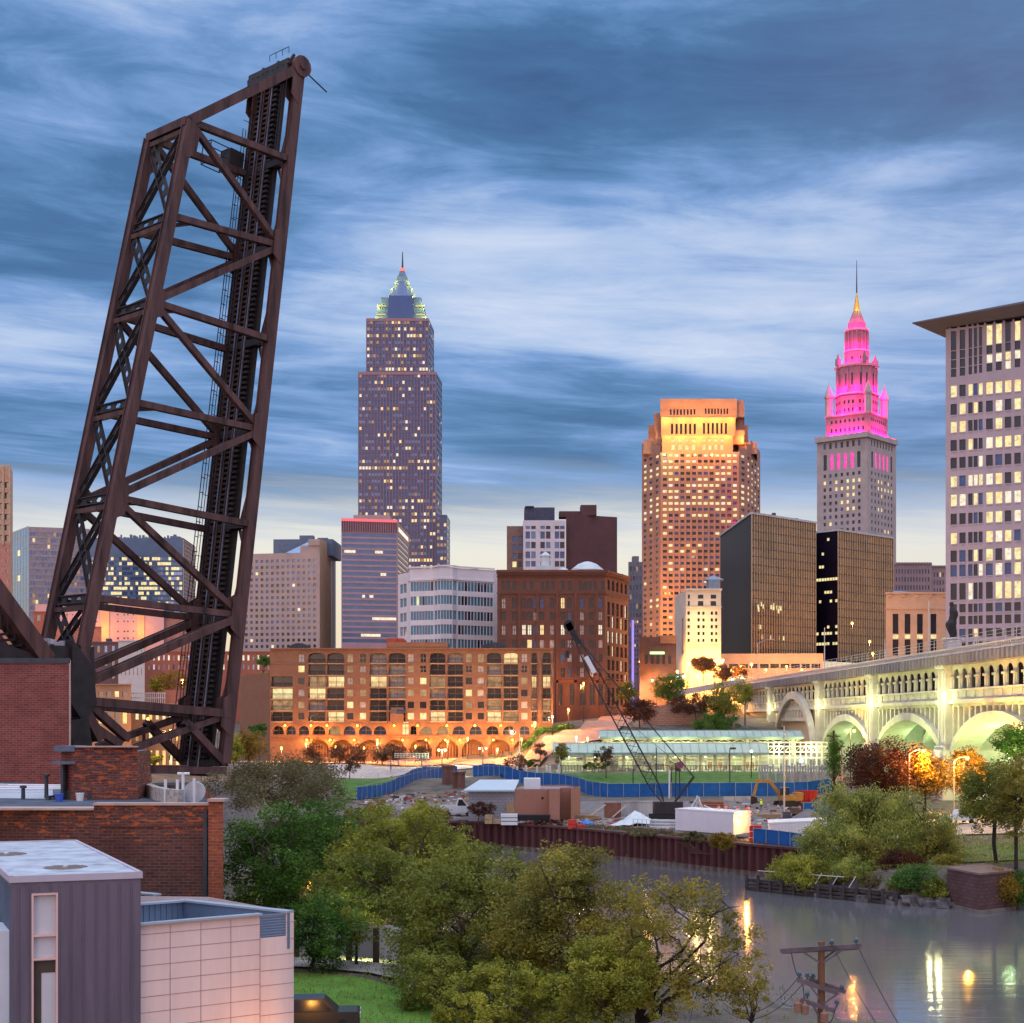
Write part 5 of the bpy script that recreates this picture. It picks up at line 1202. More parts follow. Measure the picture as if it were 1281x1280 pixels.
lamp(1155, 939, 252, 'o', 9000, 'orange cobra lamp over the orange lit trees', 'cobra', .34); lamp(1210, 948, 262, 'o', 12000, 'orange cobra lamp right of the viaduct pier', 'cobra', .34); lamp(1268, 968, 262, 'o', 9000, 'orange lamp behind the tree at the right edge', 'post', .3)
lamp(96, 912, 300, 'o', 4200, 'orange lamp glowing under the bridge heel', 'post', .4); lamp(84, 752, 520, 'o', 9000, 'high orange lamp between the bridge chords', 'post', .5); lamp(228, 851, 480, 'o', 6000, 'orange lamp in the yellow lit trees before the red brick row', 'post', .4); lamp(125, 892, 318, 'w', 2500, 'white lamp before the brown brick shop', 'post', .3); lamp(185, 900, 325, 'o', 2600, 'orange lamp before the tan shop windows', 'post', .25); lamp(272, 905, 345, 'w', 2600, 'white lamp at the right chord foot beside the apartments wing', 'post', .3); lamp(150, 925, 312, 'o', 2400, 'orange lamp before the shop doors', 'post', .25)
lamp(388, 1108, 128, 'o', 1400, 'orange lamp shining through the dark green tree', 'post', .3); lamp(452, 1165, 104, 'g', 1300, 'greenish lamp shining in the small tree by the path', 'post', .2); lamp(776, 1239, 97, 'g', 500, 'white lamp shining low through the big bare branched tree', 'post', .16, base=3.0)
for px, py, D_ in [(745, 862, 500), (772, 852, 516), (783, 838, 532), (826, 846, 521), (840, 853, 513), (872, 846, 524), (884, 838, 532), (914, 838, 542), (927, 834, 548), (958, 838, 562), (984, 834, 565), (1003, 838, 570)]:
    lamp(px, py, D_, 'o', 6500 if px < 900 else 4500, 'orange street lamp added for glow in the row at the feet of the downtown towers', 'post', .42, 'lamps added at the feet of the towers')  # row added to spread warm street glow over the building bases
for px, py, D_ in [(352, 936, 408), (420, 935, 408.5), (455, 936, 408), (520, 934, 408), (622, 938, 405), (560, 928, 409)]:
    lamp(px, py, D_, 'o', 3000, 'orange street lamp added for glow along the pavement before the lower arches', 'post', .3, 'lamps added before the lower arches')  # extra row added to warm the street below the apartments
lamp(1064, 914, 352, 'o', 7000, 'twin orange lamp under the first open viaduct arch', 'twin', .34); lamp(1262, 943, 274, 'g', 3500, 'greenish lamp under the nearest viaduct arch', 'post', .3)
# wall lamps on the apartments
def wall_lamp(px, py, D, e, label, col='o'):
    h = P(px, py, D); t_ = T('wall_lamp', label, 'wall lamp', (h.x, h.y, h.z), 'wall lamps on the apartment arches'); c, bm = LC[col]
    mb = MB(); mb.box(h.x - .1, h.x + .1, h.y + .0, h.y + .55, h.z - .1, h.z + .06); mb.build('bracket', M_POLE, t_, uv=False)
    mb = MB(); mb.lathe((h.x, h.y, h.z - .1), [(.16, 0), (.3, .22), (.2, .42), (.08, .5)], 8); mb.build('globe', bm, t_, uv=False); light('POINT', (h.x, h.y - .45, h.z), e, c, t_, .10)
for i, px in enumerate([356.5, 389, 409, 447, 493, 522.5, 559, 594, 626.5, 666]): wall_lamp(px, 908.5, 419.2, 420, 'small orange wall lamp between the upper row of arches')
for i, px in enumerate([384, 413, 443, 472, 504, 533, 557, 575.5, 617, 641]): wall_lamp(px, 926.5, 419.2, 950, 'small orange wall lamp between the lower row of arches')
# site lamp on trailer, traffic signals
def signal(px, py, D, label, col):
    h = P(px, py, D); z0 = gz(h.x, h.y); t_ = T('traffic_light', label, 'traffic light', (h.x, h.y, z0), 'green traffic lights'); mb = MB(); mb.tube((h.x + 1.4, h.y, z0), (h.x + 1.4, h.y, h.z + .7), .1, .08); mb.tube((h.x + 1.4, h.y, h.z + .6), (h.x, h.y, h.z + .6), .05); mb.build('pole', M_POLE, t_, uv=False)
    mb = MB(); mb.box(h.x - .25, h.x + .25, h.y, h.y + .3, h.z - .4, h.z + .9); mb.build('housing', M_POLE, t_, uv=False); mb = MB(); mb.sphere((h.x, h.y - .15, h.z - .1), .42, 10); mb.build('lens', emis('signal_green', (.10, 1.0, .55), 8), t_, uv=False)
for px, py, D, lb in [(847, 846, 516, 'green traffic light left of the pair over the crossing'), (855, 846, 516, 'green traffic light right of the pair over the crossing'), (816, 851, 515, 'green traffic light beside the hillside trees'), (916, 850, 522, 'green traffic light where the viaduct deck begins'), (928, 848, 520, 'green traffic light over the viaduct deck')]: signal(px, py, D, lb, 0)
# plain steel poles on the viaduct
for px, y0, D, lb in [(948, 805, 480, 'tall grey light pole with a curved arm at the far end of the viaduct'), (1031.5, 785, 392, 'tall straight grey pole on the viaduct before the dark office blocks'), (1107, 800, 340, 'short grey pole on the viaduct before the courthouse'), (1162, 752, 300, 'grey pole on the viaduct left of the statue'), (1219, 792, 272, 'short white post on the viaduct below the mauve tower')]:
    h = P(px, y0, D); t_ = T('light_pole', lb, 'pole', (h.x, h.y, 32.2)); mb = MB(); mb.tube((h.x, h.y, 32.2), h, .13, .09, 8); mb.build('pole', M_GALV, t_, uv=False)
    if px == 948:
        mb = MB(); mb.tube(h, h + Vector((2.6, 0, 1.1)), .08, .06); mb.tube(h + Vector((2.6, 0, 1.1)), h + Vector((4.2, 0, 1.2)), .06, .05); mb.box(h.x + 4.0, h.x + 5.0, h.y - .2, h.y + .2, h.z + 1.1, h.z + 1.3); mb.build('arm', M_GALV, t_, uv=False)

# ================================================================ TRANSIT STATION
M_STG = glass('station_glass', (.34, .43, .35), .3, .15, .6); M_STW = mat('station_steel', (.70, .72, .56), .5, .06); M_STC = mat('station_concrete', (.52, .54, .44), .8, .1)
D = 366; t_ = T('transit_station', 'low lit transit station with two long glass canopies on pale steel columns', 'station', (X(850, D), D, 9))
def canopy(name, pxa, pxb, D, yf, yb, dep, th=.25):
    mb = MB(); x0, x1 = X(pxa, D), X(pxb, D); zf, zb = Z(yf, D), Z(yb, D)
    mb.hexa([(x0, D, zf), (x1, D, zf), (x1, D + dep, zb), (x0, D + dep, zb), (x0, D, zf + th), (x1, D, zf + th), (x1, D + dep, zb + th), (x0, D + dep, zb + th)]); mb.build(name, M_STG, t_)
    mb = MB(); n = int((x1 - x0) / 1.9)
    for k in range(n + 1):
        x = x0 + (x1 - x0) * k / n; mb.beam((x, D - .05, zf + th + .05), (x, D + dep + .05, zb + th + .05), .12, .16)
    mb.box(x0, x1, D - .2, D - .02, zf - .2, zf + th + .1); mb.box(x0, x1, D + dep + .02, D + dep + .2, zb - .1, zb + th + .15)
    mb.build('canopy_frame', mat('canopy_frame', (.22, .34, .33), .5), t_, kind='stuff')
canopy('lower_canopy', 692, 962, D - 3, 943.5, 931.5, 3.4); canopy('upper_canopy', 750, 1006, D + 14, 923.5, 915.5, 4.6)
colx = [701, 731, 762, 780, 799, 817, 835, 856, 876, 894, 912, 931, 950]
for px in colx:
    mb = MB(); mb.box(X(px, D) - .32, X(px, D) + .32, D - .3, D + .3, 8.5, Z(944, D)); mb.box(X(px, D) - .45, X(px, D) + .45, D - .5, D + .5, 8.4, 9.6); mb.build('column', M_STW, t_)
for px in [760, 818, 877, 935, 992]:
    mb = MB(); x = X(px, D + 16); mb.box(x - .35, x + .35, D + 15.7, D + 16.3, 9, Z(924, D + 14)); mb.beam((x, D + 16, Z(930, D + 14)), (x - 1.8, D + 16, Z(924, D + 14)), .2, .2); mb.beam((x, D + 16, Z(930, D + 14)), (x + 1.8, D + 16, Z(924, D + 14)), .2, .2); mb.build('column', M_STW, t_)
mb = MB(); x0, x1 = X(753, D + 14), X(1004, D + 14); za, zb_ = Z(929, D + 14), Z(925, D + 14)
for z in (za, zb_): mb.box(x0, x1, D + 15.9, D + 16.1, z - .12, z + .12)
n = 26
for k in range(n): a = x0 + (x1 - x0) * k / n; mb.beam((a, D + 16, za if k % 2 else zb_), (a + (x1 - x0) / n, D + 16, zb_ if k % 2 else za), .14, .14)
mb.build('roof_truss', M_STW, t_)
mb = MB(); x0, x1 = X(700, D), X(960, D)
for z in (Z(946, D), Z(951, D)): mb.box(x0, x1, D + .4, D + .6, z - .13, z + .13)
for k in range(34): x = x0 + (x1 - x0) * k / 34; mb.beam((x, D + .5, Z(951, D)), (x + (x1 - x0) / 68, D + .5, Z(946, D)), .12, .12); mb.beam((x + (x1 - x0) / 68, D + .5, Z(946, D)), (x + (x1 - x0) / 34, D + .5, Z(951, D)), .12, .12)
mb.build('eaves_truss', M_STW, t_)
mb = MB()
for k in range(70): x = x0 + (x1 - x0) * k / 70; mb.box(x - .05, x + .05, D - 1.1, D - 1.0, 9.1, 10.3)
mb.box(x0, x1, D - 1.12, D - .98, 10.25, 10.4); mb.build('platform_railing', mat('rail_dark', (.06, .06, .06), .6), t_, uv=False)
for k, px in enumerate((728, 768, 806, 845, 880, 925)):
    mb = MB(); mb.box(X(px, D) - .9, X(px, D) + .9, D + 3.2, D + 4.4, 9.1, 9.1 + 2.2 - (k % 3) * .5); mb.build('kiosk', mat('kiosk_grey', (.16, .16, .15), .6) if k % 2 else M_STC, t_)
mb = MB(); mb.box(X(700, D), X(1040, D), D + 13, D + 13.3, 8.5, Z(946, D)); mb.build('rear_wall', M_STC, t_)
for a, c in [(704, 722), (735, 757), (776, 795), (834, 858), (862, 872), (888, 908), (916, 932), (936, 948)]:
    mb = MB(); x0, x1 = X(a, D), X(c, D); mb.box(x0, x1, D + 5, D + 5.1, 9.4, Z(949, D)); p_ = mb.build('glass_bay', emis('station_interior', (.85, .95, .42), .55, .55, 1.1) if a % 3 else L_DIM, t_, uv=False)
    mb = MB(); n = max(2, int((x1 - x0) / 1.2))
    for k in range(n + 1): x = x0 + (x1 - x0) * k / n; mb.box(x - .09, x + .09, D + 4.8, D + 4.98, 9.3, Z(948, D))
    for z in (9.4, 11.2, Z(949, D)): mb.box(x0, x1, D + 4.75, D + 4.97, z - .1, z + .1)
    mb.build('bay_frame', M_STW, p_, uv=False)
mb = MB(); mb.box(X(696, D), X(1036, D), D - 1, D + 12, 8.2, 9.1); mb.build('platform', M_STC, t_)
mb = MB(); x0, x1 = X(962, D), X(1036, D)
for z in (Z(941, D), Z(934, D), Z(929, D), Z(948, D), 10.3): mb.box(x0, x1, D + 1, D + 1.25, z - .14, z + .14)
for k in range(12): x = x0 + (x1 - x0) * k / 11; mb.box(x - .13, x + .13, D + .9, D + 1.2, 8.6, Z(928, D))
for k in range(11): x = x0 + (x1 - x0) * k / 11; mb.beam((x, D + 1.1, Z(941, D)), (x + (x1 - x0) / 11, D + 1.1, Z(934, D)), .12, .12)
mb.build('walkway_truss', M_STW, t_)
mb = MB(); mb.box(X(700, D), X(735, D), D + 2, D + 2.3, 8.8, Z(958, D)); mb.build('parapet', M_STC, t_)
for px in (712, 745, 785, 820, 846, 884, 920, 944): 
    mb = MB(); mb.sphere((X(px, D), D + 2.2, Z(947, D)), .22, 8); mb.build('ceiling_lamp', B_GRN, t_, uv=False); light('POINT', (X(px, D), D + 1.9, Z(947.5, D) - .1), 420, (1.0, .92, .45) if px % 2 else (.95, 1.0, .42), t_, .3)
for px in (776, 830, 860, 905, 965, 1000): light('POINT', (X(px, D + 14), D + 12.2, Z(931, D + 14)), 650, (1.0, .95, .40), t_, .3)
for px in (975, 1015): light('POINT', (X(px, D), D - .8, Z(936, D)), 900, (.9, 1.0, .45), t_, .3)
mb = MB(); mb.sphere((X(1002, D), D - .4, Z(952, D)), .5, 8); mb.build('blue_lamp', emis('bulb_blue', (.25, .4, 1.0), 7), t_, uv=False); light('POINT', (X(1002, D), D - .9, Z(952, D)), 500, (.2, .35, 1.0), t_, .3)

# ================================================================ FENCES AND PARK FURNITURE
M_BF = mat('blue_fabric', (.012, .095, .33), .8, .22, .5); M_FP = mat('fence_post', (.30, .36, .45), .5)
def blue_fence(pts, h, label, dz=0.0):
    t_ = T('blue_fence', label, 'fence', (pts[0][0], pts[0][1], gz(*pts[0])))
    mb = MB(); po = MB()
    for p, q in zip(pts[:-1], pts[1:]):
        L = math.dist(p, q); n = max(1, round(L / 3.0)); d = ((q[0] - p[0]) / L, (q[1] - p[1]) / L); nn = (d[1], -d[0])
        for k in range(n):
            a = (p[0] + (q[0] - p[0]) * k / n, p[1] + (q[1] - p[1]) * k / n); c = (p[0] + (q[0] - p[0]) * (k + 1) / n, p[1] + (q[1] - p[1]) * (k + 1) / n)
            za, zc = gz(*a) + dz, gz(*c) + dz; sag = .08 * math.sin(k * 2.1)
            mb.hexa([(a[0], a[1], za + .05), (c[0], c[1], zc + .05), (c[0] - nn[0] * .03, c[1] - nn[1] * .03, zc + .05), (a[0] - nn[0] * .03, a[1] - nn[1] * .03, za + .05), (a[0], a[1], za + h), (c[0], c[1], zc + h - sag), (c[0] - nn[0] * .03, c[1] - nn[1] * .03, zc + h - sag), (a[0] - nn[0] * .03, a[1] - nn[1] * .03, za + h)])
            po.tube((a[0] + nn[0] * .06, a[1] + nn[1] * .06, za - .2), (a[0] + nn[0] * .06, a[1] + nn[1] * .06, za + h + .12), .055, n=6)
        po.tube((p[0] + nn[0] * .05, p[1] + nn[1] * .05, gz(*p) + dz + h), (q[0] + nn[0] * .05, q[1] + nn[1] * .05, gz(*q) + dz + h), .035, n=5)
    mb.build('fabric', M_BF, t_); po.build('posts', M_FP, t_, uv=False, kind='stuff')
blue_fence([xy(446, 316), xy(500, 341), xy(553, 369), xy(572, 372)], 2.6, 'blue fabric fence slanting up left of the grey shed')
blue_fence([xy(592, 366), xy(632, 350), xy(700, 333), xy(760, 313), xy(860, 314), xy(960, 316), xy(1010, 318), xy(1042, 322)], 2.7, 'long blue fabric fence below the park lawn')
blue_fence([xy(1005, 250), xy(1040, 252), xy(1095, 256)], 3.0, 'short blue fence behind the white trailer roof')
blue_fence([xy(943, 215), xy(975, 210), xy(1003, 204.5)], 2.4, 'dark blue fence panel on top of the sheet pile corner')
M_WP = mat('white_post', (.62, .62, .60), .6, .08)
for k, px in enumerate([434, 443.5, 453, 463, 473]): 
    g = G(px, 386); mb = MB(); mb.lathe((g.x, g.y, g.z - .1), [(.26, 0), (.24, 1.5), (.28, 1.55), (.1, 1.75)], 8); o = mb.build('bollard', M_WP, None, g, uv=False); props(o, 'white bollard in the row left of the plaza ramp', 'bollard', 'white bollards left of the plaza')
for k, px in enumerate([647, 658, 672, 684, 688, 699]):
    g = G(px, 356 + (k % 2) * 5); mb = MB(); mb.lathe((g.x, g.y, g.z - .1), [(.26, 0), (.24, 1.6), (.28, 1.65), (.1, 1.85)], 8); o = mb.build('bollard', M_WP, None, g, uv=False); props(o, 'white bollard in the row before the station hedge', 'bollard', 'white bollards before the station')
t_ = T('ramp_railing', 'white stepped railing around the plaza ramp', 'railing', G(510, 390)); mb = MB()
for D_, a, c, zz in [(387, 484, 541, 0), (390, 484, 538, 1.2), (394, 494, 536, 2.4)]:
    ga = G(a, D_, zz); gc = G(c, D_, zz); 
    for h in (.3, .75, 1.2): mb.beam(ga + Vector((0, 0, h)), gc + Vector((0, 0, h)), .10, .10)
    for k in range(12): p = ga.lerp(gc, k / 11); mb.beam(p, p + Vector((0, 0, 1.3)), .1, .1, Vector((0, 1, 0)))
mb.build('rails', M_WP, t_)
t_ = T('post_screen', 'screen of grey square posts and crossbars beside the station', 'screen', G(985, 338)); mb = MB(); r = random.Random(5)
for k in range(26):
    g = G(950 + k * 3.4, 338 + (k % 3) * 2); h = 2.6 + 1.6 * r.random() + (1.0 if k > 8 else 0); mb.beam(g, g + Vector((0, 0, h)), .34, .34, Vector((0, 1, 0)))
for k in range(12): g = G(952 + k * 7, 339.2); z = g.z + 1.8 + r.random() * 1.8; mb.box(g.x, g.x + 1.25, g.y - .1, g.y + .1, z, z + .3)
mb.build('posts', mat('grey_post', (.34, .34, .38), .8), t_)
# dark thin park poles
for px, yt, yb, D, lb in [(792, 952, 988, 331, 'dark post in the park lawn left of the disc signal'), (840, 960, 990, 330, 'short dark post beside the disc signal'), (913, 937, 995, 322, 'tall dark lamp standard with a square head in the park'), (489, 938, 972, 388, 'dark twin headed lamp standard on the plaza'), (821, 935, 972, 350, 'thin dark post before the middle of the station'), (700, 944, 975, 352, 'white post under the left end of the station canopy'), (650, 918, 965, 398, 'white flag pole at the bottom of the uphill road'), (940, 940, 968, 352, 'thin dark lamp standard with a small lit head right of the station')]:
    g = G(px, D); top_ = P(px, yt, D); t_ = T('lamp_standard', lb, 'pole', g); mb = MB(); mb.tube(g - Vector((0, 0, .2)), top_, .13, .10, 8); mb.build('pole', M_WP if 'white' in lb else M_POLE, t_, uv=False)
    if px == 913: mb = MB(); mb.box(top_.x, top_.x + 1.2, top_.y - .2, top_.y + .2, top_.z - .1, top_.z + .3); mb.build('head', M_POLE, t_, uv=False)
    if px == 489:
        mb = MB(); mb.box(top_.x - .8, top_.x + .8, top_.y - .05, top_.y + .05, top_.z - .3, top_.z - .2)
        for sg in (-.7, .7): mb.lathe((top_.x + sg, top_.y, top_.z - .2), [(.1, 0), (.25, .3), (.1, .7)], 8)
        mb.build('head', M_POLE, t_, uv=False)
    if px == 940: mb = MB(); mb.sphere(top_, .3, 8); mb.build('head', B_WHT, t_, uv=False)

# ================================================================ CONSTRUCTION YARD
M_WT = mat('white_metal', (.66, .66, .70), .5, .05); M_BLK = mat('black_rubber', (.02, .02, .022), .7); M_WOOD = mat('raw_timber', (.38, .26, .15), .85, .2, 2)
M_YEL = mat('machine_yellow', (.34, .19, .05), .55, .2, 1.5); M_RED = mat('red_paint', (.50, .035, .03), .55, .12)
def flat(name, label, cat, pts_front, zb, zt, depth, m, roofm=None, group=None):
    A, Q = pts_front; b_ = MB(); B1, B2 = (Q[0] + (Q[0] - A[0]) * .02, Q[1] + depth), (A[0], A[1] + depth)
    return A, Q, B1, B2
# brick office and grey block shed
D = 258; b = Bld('site_office', 'small brick building with stepped corner in the construction yard', 'building', (X(685, D), D, 4))
M_SB = brick('site_brick', (.42, .175, .12), (.38, .155, .105), (.36, .24, .2), .45, .16, .15)
a0, a1, a2, a3, a4 = C2(644, D), C2(687, D + .6), C2(687.2, D - 3), C2(700, D - 2.8), C2(701, D + 2)
a5 = C2(714, D + 2.4); a6 = C2(714.2, D - 1); a7 = C2(726, D + 9)
zt, zt2 = Z(987.5, D), Z(986, D)
W = math.dist(a0, a1)
b.face(a0, a1, 3.5, zt, [(W * .77, W * .84, Z(1000.5, D), Z(997.5, D), G_DARK)]); b.face(a2, a3, 3.5, zt2); b.face(a4, a5, 3.5, zt2); b.face(a6, a7, 3.5, zt2)
b.wall.poly([(*a1, 3.5), (*a2, 3.5), (*a2, zt2), (*a1, zt2)]); b.wall.poly([(*a3, 3.5), (*a4, 3.5), (*a4, zt2), (*a3, zt2)]); b.wall.poly([(*a5, 3.5), (*a6, 3.5), (*a6, zt2), (*a5, zt2)])
bk = [(a7[0] - 2, a7[1] + 10), (a0[0], a0[1] + 18)]; b.rest([a7] + bk + [a0], 3.5, zt); b.roof([a0, a1, a2, a3, a4, a5, a6, a7] + bk, zt - .25, 1); b.finish([M_SB, ROOF])
mb = MB(); mb.box(X(656, D), X(677, D), D + 7, D + 11, zt - .25, zt + 1.5); mb.build('rooftop_unit', M_WT, b.T)
mb = MB(); mb.box(X(633, D), X(643.8, D), D + .1, D + .3, 3.6, Z(1004, D)); mb.build('plywood_panel', M_WOOD, b.T)
b = Bld('block_shed', 'grey concrete block shed with pale sloping metal roof', 'shed', (X(615, D), D, 4)); A, Q = C2(586, D + 1), C2(643.5, D + .3)
b.face(A, Q, 3.5, Z(990, D), [], mi=0); b.rest([Q, (Q[0], D + 20), (A[0] + 1, D + 20), A], 3.5, Z(990, D)); b.finish([brick('grey_block', (.36, .35, .39), (.32, .32, .36), (.25, .25, .28), .9, .45, .2)])
mb = MB(); z0 = Z(990, D); mb.hexa([(X(580, D), D - .6, z0), (X(643.6, D), D - .6, z0), (X(650, D), D + 21, z0 + .9), (X(597, D), D + 21, z0 + .9), (X(580, D), D - .6, z0 + .25), (X(643.6, D), D - .6, z0 + .25), (X(650, D), D + 21, z0 + 1.15), (X(597, D), D + 21, z0 + 1.15)]); mb.build('roof', mat('pale_blue_metal', (.48, .58, .66), .45, .06), b.T)
# white box trailers
def trailer(label, A, Q, R_, zb, zt, endm, legs=True):
    t_ = T('office_trailer', label, 'trailer', (A[0], A[1], zb - .8)); mb = MB(); B = (A[0] + R_[0] - Q[0], A[1] + R_[1] - Q[1])
    P4 = [A, Q, R_, B]
    for p, q in zip(P4, P4[1:] + P4[:1]): mb.poly([(*p, zb), (*q, zb), (*q, zt), (*p, zt)])
    mb.poly([(*p, zb) for p in P4]); W = math.dist(A, Q); ux = ((Q[0] - A[0]) / W, (Q[1] - A[1]) / W); n = (ux[1], -ux[0])
    for k in range(int(W / .6)): mb.obox(A, ux, n, zb + .15, zt - .25, k * .6, k * .6 + .06, .005, .04)
    mb.build('body', mat('trailer_white', (.70, .66, .74), .6, .05), t_)
    mb = MB(); mb.prism([(p[0] + (p[0] - sum(q[0] for q in P4) / 4) * .015, p[1] + (p[1] - sum(q[1] for q in P4) / 4) * .015) for p in P4], zt + .01, zt + .22); mb.build('roof', M_WT, t_)
    mb = MB()
    for p in P4: mb.box(p[0] - .3, p[0] + .3, p[1] - .3, p[1] + .3, zb - 1.2, zb - .01)
    mb.obox(A, ux, n, zb - .9, zb - .05, .3, W - .3, -.5, -.2); mb.build('skirt', mat('skirt_grey', (.26, .26, .31), .8), t_)
    return t_, ux, n, W
t_, ux, n, W = trailer('tall white trailer with its near end lit orange by a wall lamp', C2(845, 231), C2(918, 221), C2(939, 225), 4.6, 7.5, None)
E, E2 = Vector(C2(918, 221)), Vector(C2(939, 225)); W2 = (E2 - E).length; vx = (E2 - E) / W2; vn2 = Vector((vx.y, -vx.x))
mb = MB(); mb.obox(E, vx, vn2, 4.7, 6.8, W2 * .5, W2 * .88, .02, .1); mb.build('door', mat('trailer_door', (.62, .60, .62), .6), t_)
mb = MB(); c = E + vx * (W2 * .30) + vn2 * .35; mb.sphere((c.x, c.y, 6.9), .22, 10); mb.build('wall_lamp', B_ORG, t_, uv=False); light('POINT', (c.x + vn2.x * .9, c.y + vn2.y * .9, 6.8), 1300, (1, .40, .05), t_, .25)
trailer('long low white trailer half hidden by the leaning willow', C2(962, 222), C2(1085, 232), (C2(1085, 232)[0] + 1.0, 239), 3.9, 6.0, None)
# little objects: builder for simple mesh things
def thing_at(name, label, cat, px, D, group=None, dz=0.0): return T(name, label, cat, G(px, D, dz), group)
t_ = thing_at('dumpster', 'red open dumpster before the blue fence', 'dumpster', 1009, 292); l = t_.location; mb = MB(); mb.hexa([l + Vector(v) for v in [(-1.5, -.9, .3), (1.5, -.9, .3), (1.5, .9, .3), (-1.5, .9, .3), (-1.9, -1.1, 2.0), (1.9, -1.1, 2.0), (1.9, 1.1, 2.0), (-1.9, 1.1, 2.0)]])
for x in (-1.2, -.4, .4, 1.2): mb.box(l.x + x - .06, l.x + x + .06, l.y - 1.2, l.y - .9, l.z + .3, l.z + 2.0)
mb.box(l.x - 1.6, l.x + 1.6, l.y - .8, l.y + .8, l.z, l.z + .3); mb.build('body', M_RED, t_)
mb = MB(); mb.box(l.x - 1.95, l.x + 1.95, l.y - 1.22, l.y - 1.0, l.z + 1.95, l.z + 2.12); mb.build('rim', M_RED, t_)
t_ = thing_at('red_crates', 'stack of red plastic barriers beside the trailer end', 'barrier', 945, 219); l = t_.location; mb = MB()
for k in range(3): mb.box(l.x - .8, l.x + .8, l.y - .3, l.y + .3, l.z + k * .85, l.z + k * .85 + .75); mb.box(l.x - .7, l.x - .3, l.y - .35, l.y - .302, l.z + k * .85 + .2, l.z + k * .85 + .5); mb.box(l.x + .2, l.x + .6, l.y - .35, l.y - .302, l.z + k * .85 + .2, l.z + k * .85 + .5)
mb.build('barriers', M_RED, t_)
# excavator
def excavator(label, px, D, rot, m, s=1.0):
    t_ = thing_at('excavator', label, 'excavator', px, D); l = t_.location; c, sn = math.cos(rot), math.sin(rot)
    def W_(x, y, z): return Vector((l.x + s * (x * c - y * sn), l.y + s * (x * sn + y * c), l.z + s * z))
    def bx(mb, x0, x1, y0, y1, z0, z1): mb.hexa([W_(x, y, z) for z in (z0, z1) for x, y in ((x0, y0), (x1, y0), (x1, y1), (x0, y1))])
    for sg in (-1, 1):
        mb = MB(); k = []
        for a in range(13): t = PI / 2 + PI * a / 12; k.append((-1.6 + .42 * math.cos(t), .42 + .42 * math.sin(t)))
        for a in range(13): t = -PI / 2 + PI * a / 12; k.append((1.6 + .42 * math.cos(t), .42 + .42 * math.sin(t)))
        y0, y1 = sg * 1.25 - .28, sg * 1.25 + .28
        for a in range(len(k)): p, q = k[a], k[(a + 1) % len(k)]; mb.poly([W_(p[0], y0, p[1]), W_(q[0], y0, q[1]), W_(q[0], y1, q[1]), W_(p[0], y1, p[1])])
        mb.poly([W_(p[0], y0, p[1]) for p in k]); mb.poly([W_(p[0], y1, p[1]) for p in k]); mb.build('track', M_BLK, t_, uv=False)
    mb = MB(); bx(mb, -2.4, 1.3, -1.3, 1.3, .95, 1.9); bx(mb, -2.5, -1.2, -1.25, 1.25, 1.9, 2.3); mb.build('body', m, t_, uv=False)
    mb = MB(); bx(mb, .1, 1.35, .15, 1.25, 1.9, 3.1); mb.build('cab', G_DARK, t_, uv=False); mb = MB(); bx(mb, .05, 1.4, .1, 1.3, 3.1, 3.2); bx(mb, .05, .15, .1, .2, 1.9, 3.1); bx(mb, 1.3, 1.4, .1, .2, 1.9, 3.1); mb.build('cab_frame', m, t_, uv=False)
    mb = MB(); pts = [(1.0, -.3, 1.6), (3.0, -.3, 4.2), (5.2, -.3, 4.3)]
    mb.beam(W_(*pts[0]), W_(*pts[1]), .42 * s, .6 * s); mb.beam(W_(*pts[1]), W_(*pts[2]), .4 * s, .5 * s); mb.build('boom', m, t_, uv=False)
    mb = MB(); mb.beam(W_(5.1, -.3, 4.5), W_(5.9, -.3, 1.6), .34 * s, .42 * s); mb.build('stick', m, t_, uv=False)
    mb = MB(); mb.hexa([W_(*v) for v in [(5.3, -.8, .6), (6.3, -.8, .3), (6.3, .2, .3), (5.3, .2, .6), (5.4, -.8, 1.5), (6.2, -.8, 1.7), (6.2, .2, 1.7), (5.4, .2, 1.5)]]); mb.build('bucket', M_BLK, t_, uv=False)
excavator('yellow excavator with raised arm reaching left before the blue fence', 985, 286, PI + .15, M_YEL, 1.05)
excavator('small dark excavator parked by the gravel heap', 1004, 262, .2, mat('machine_dark', (.13, .08, .06), .6), .75)
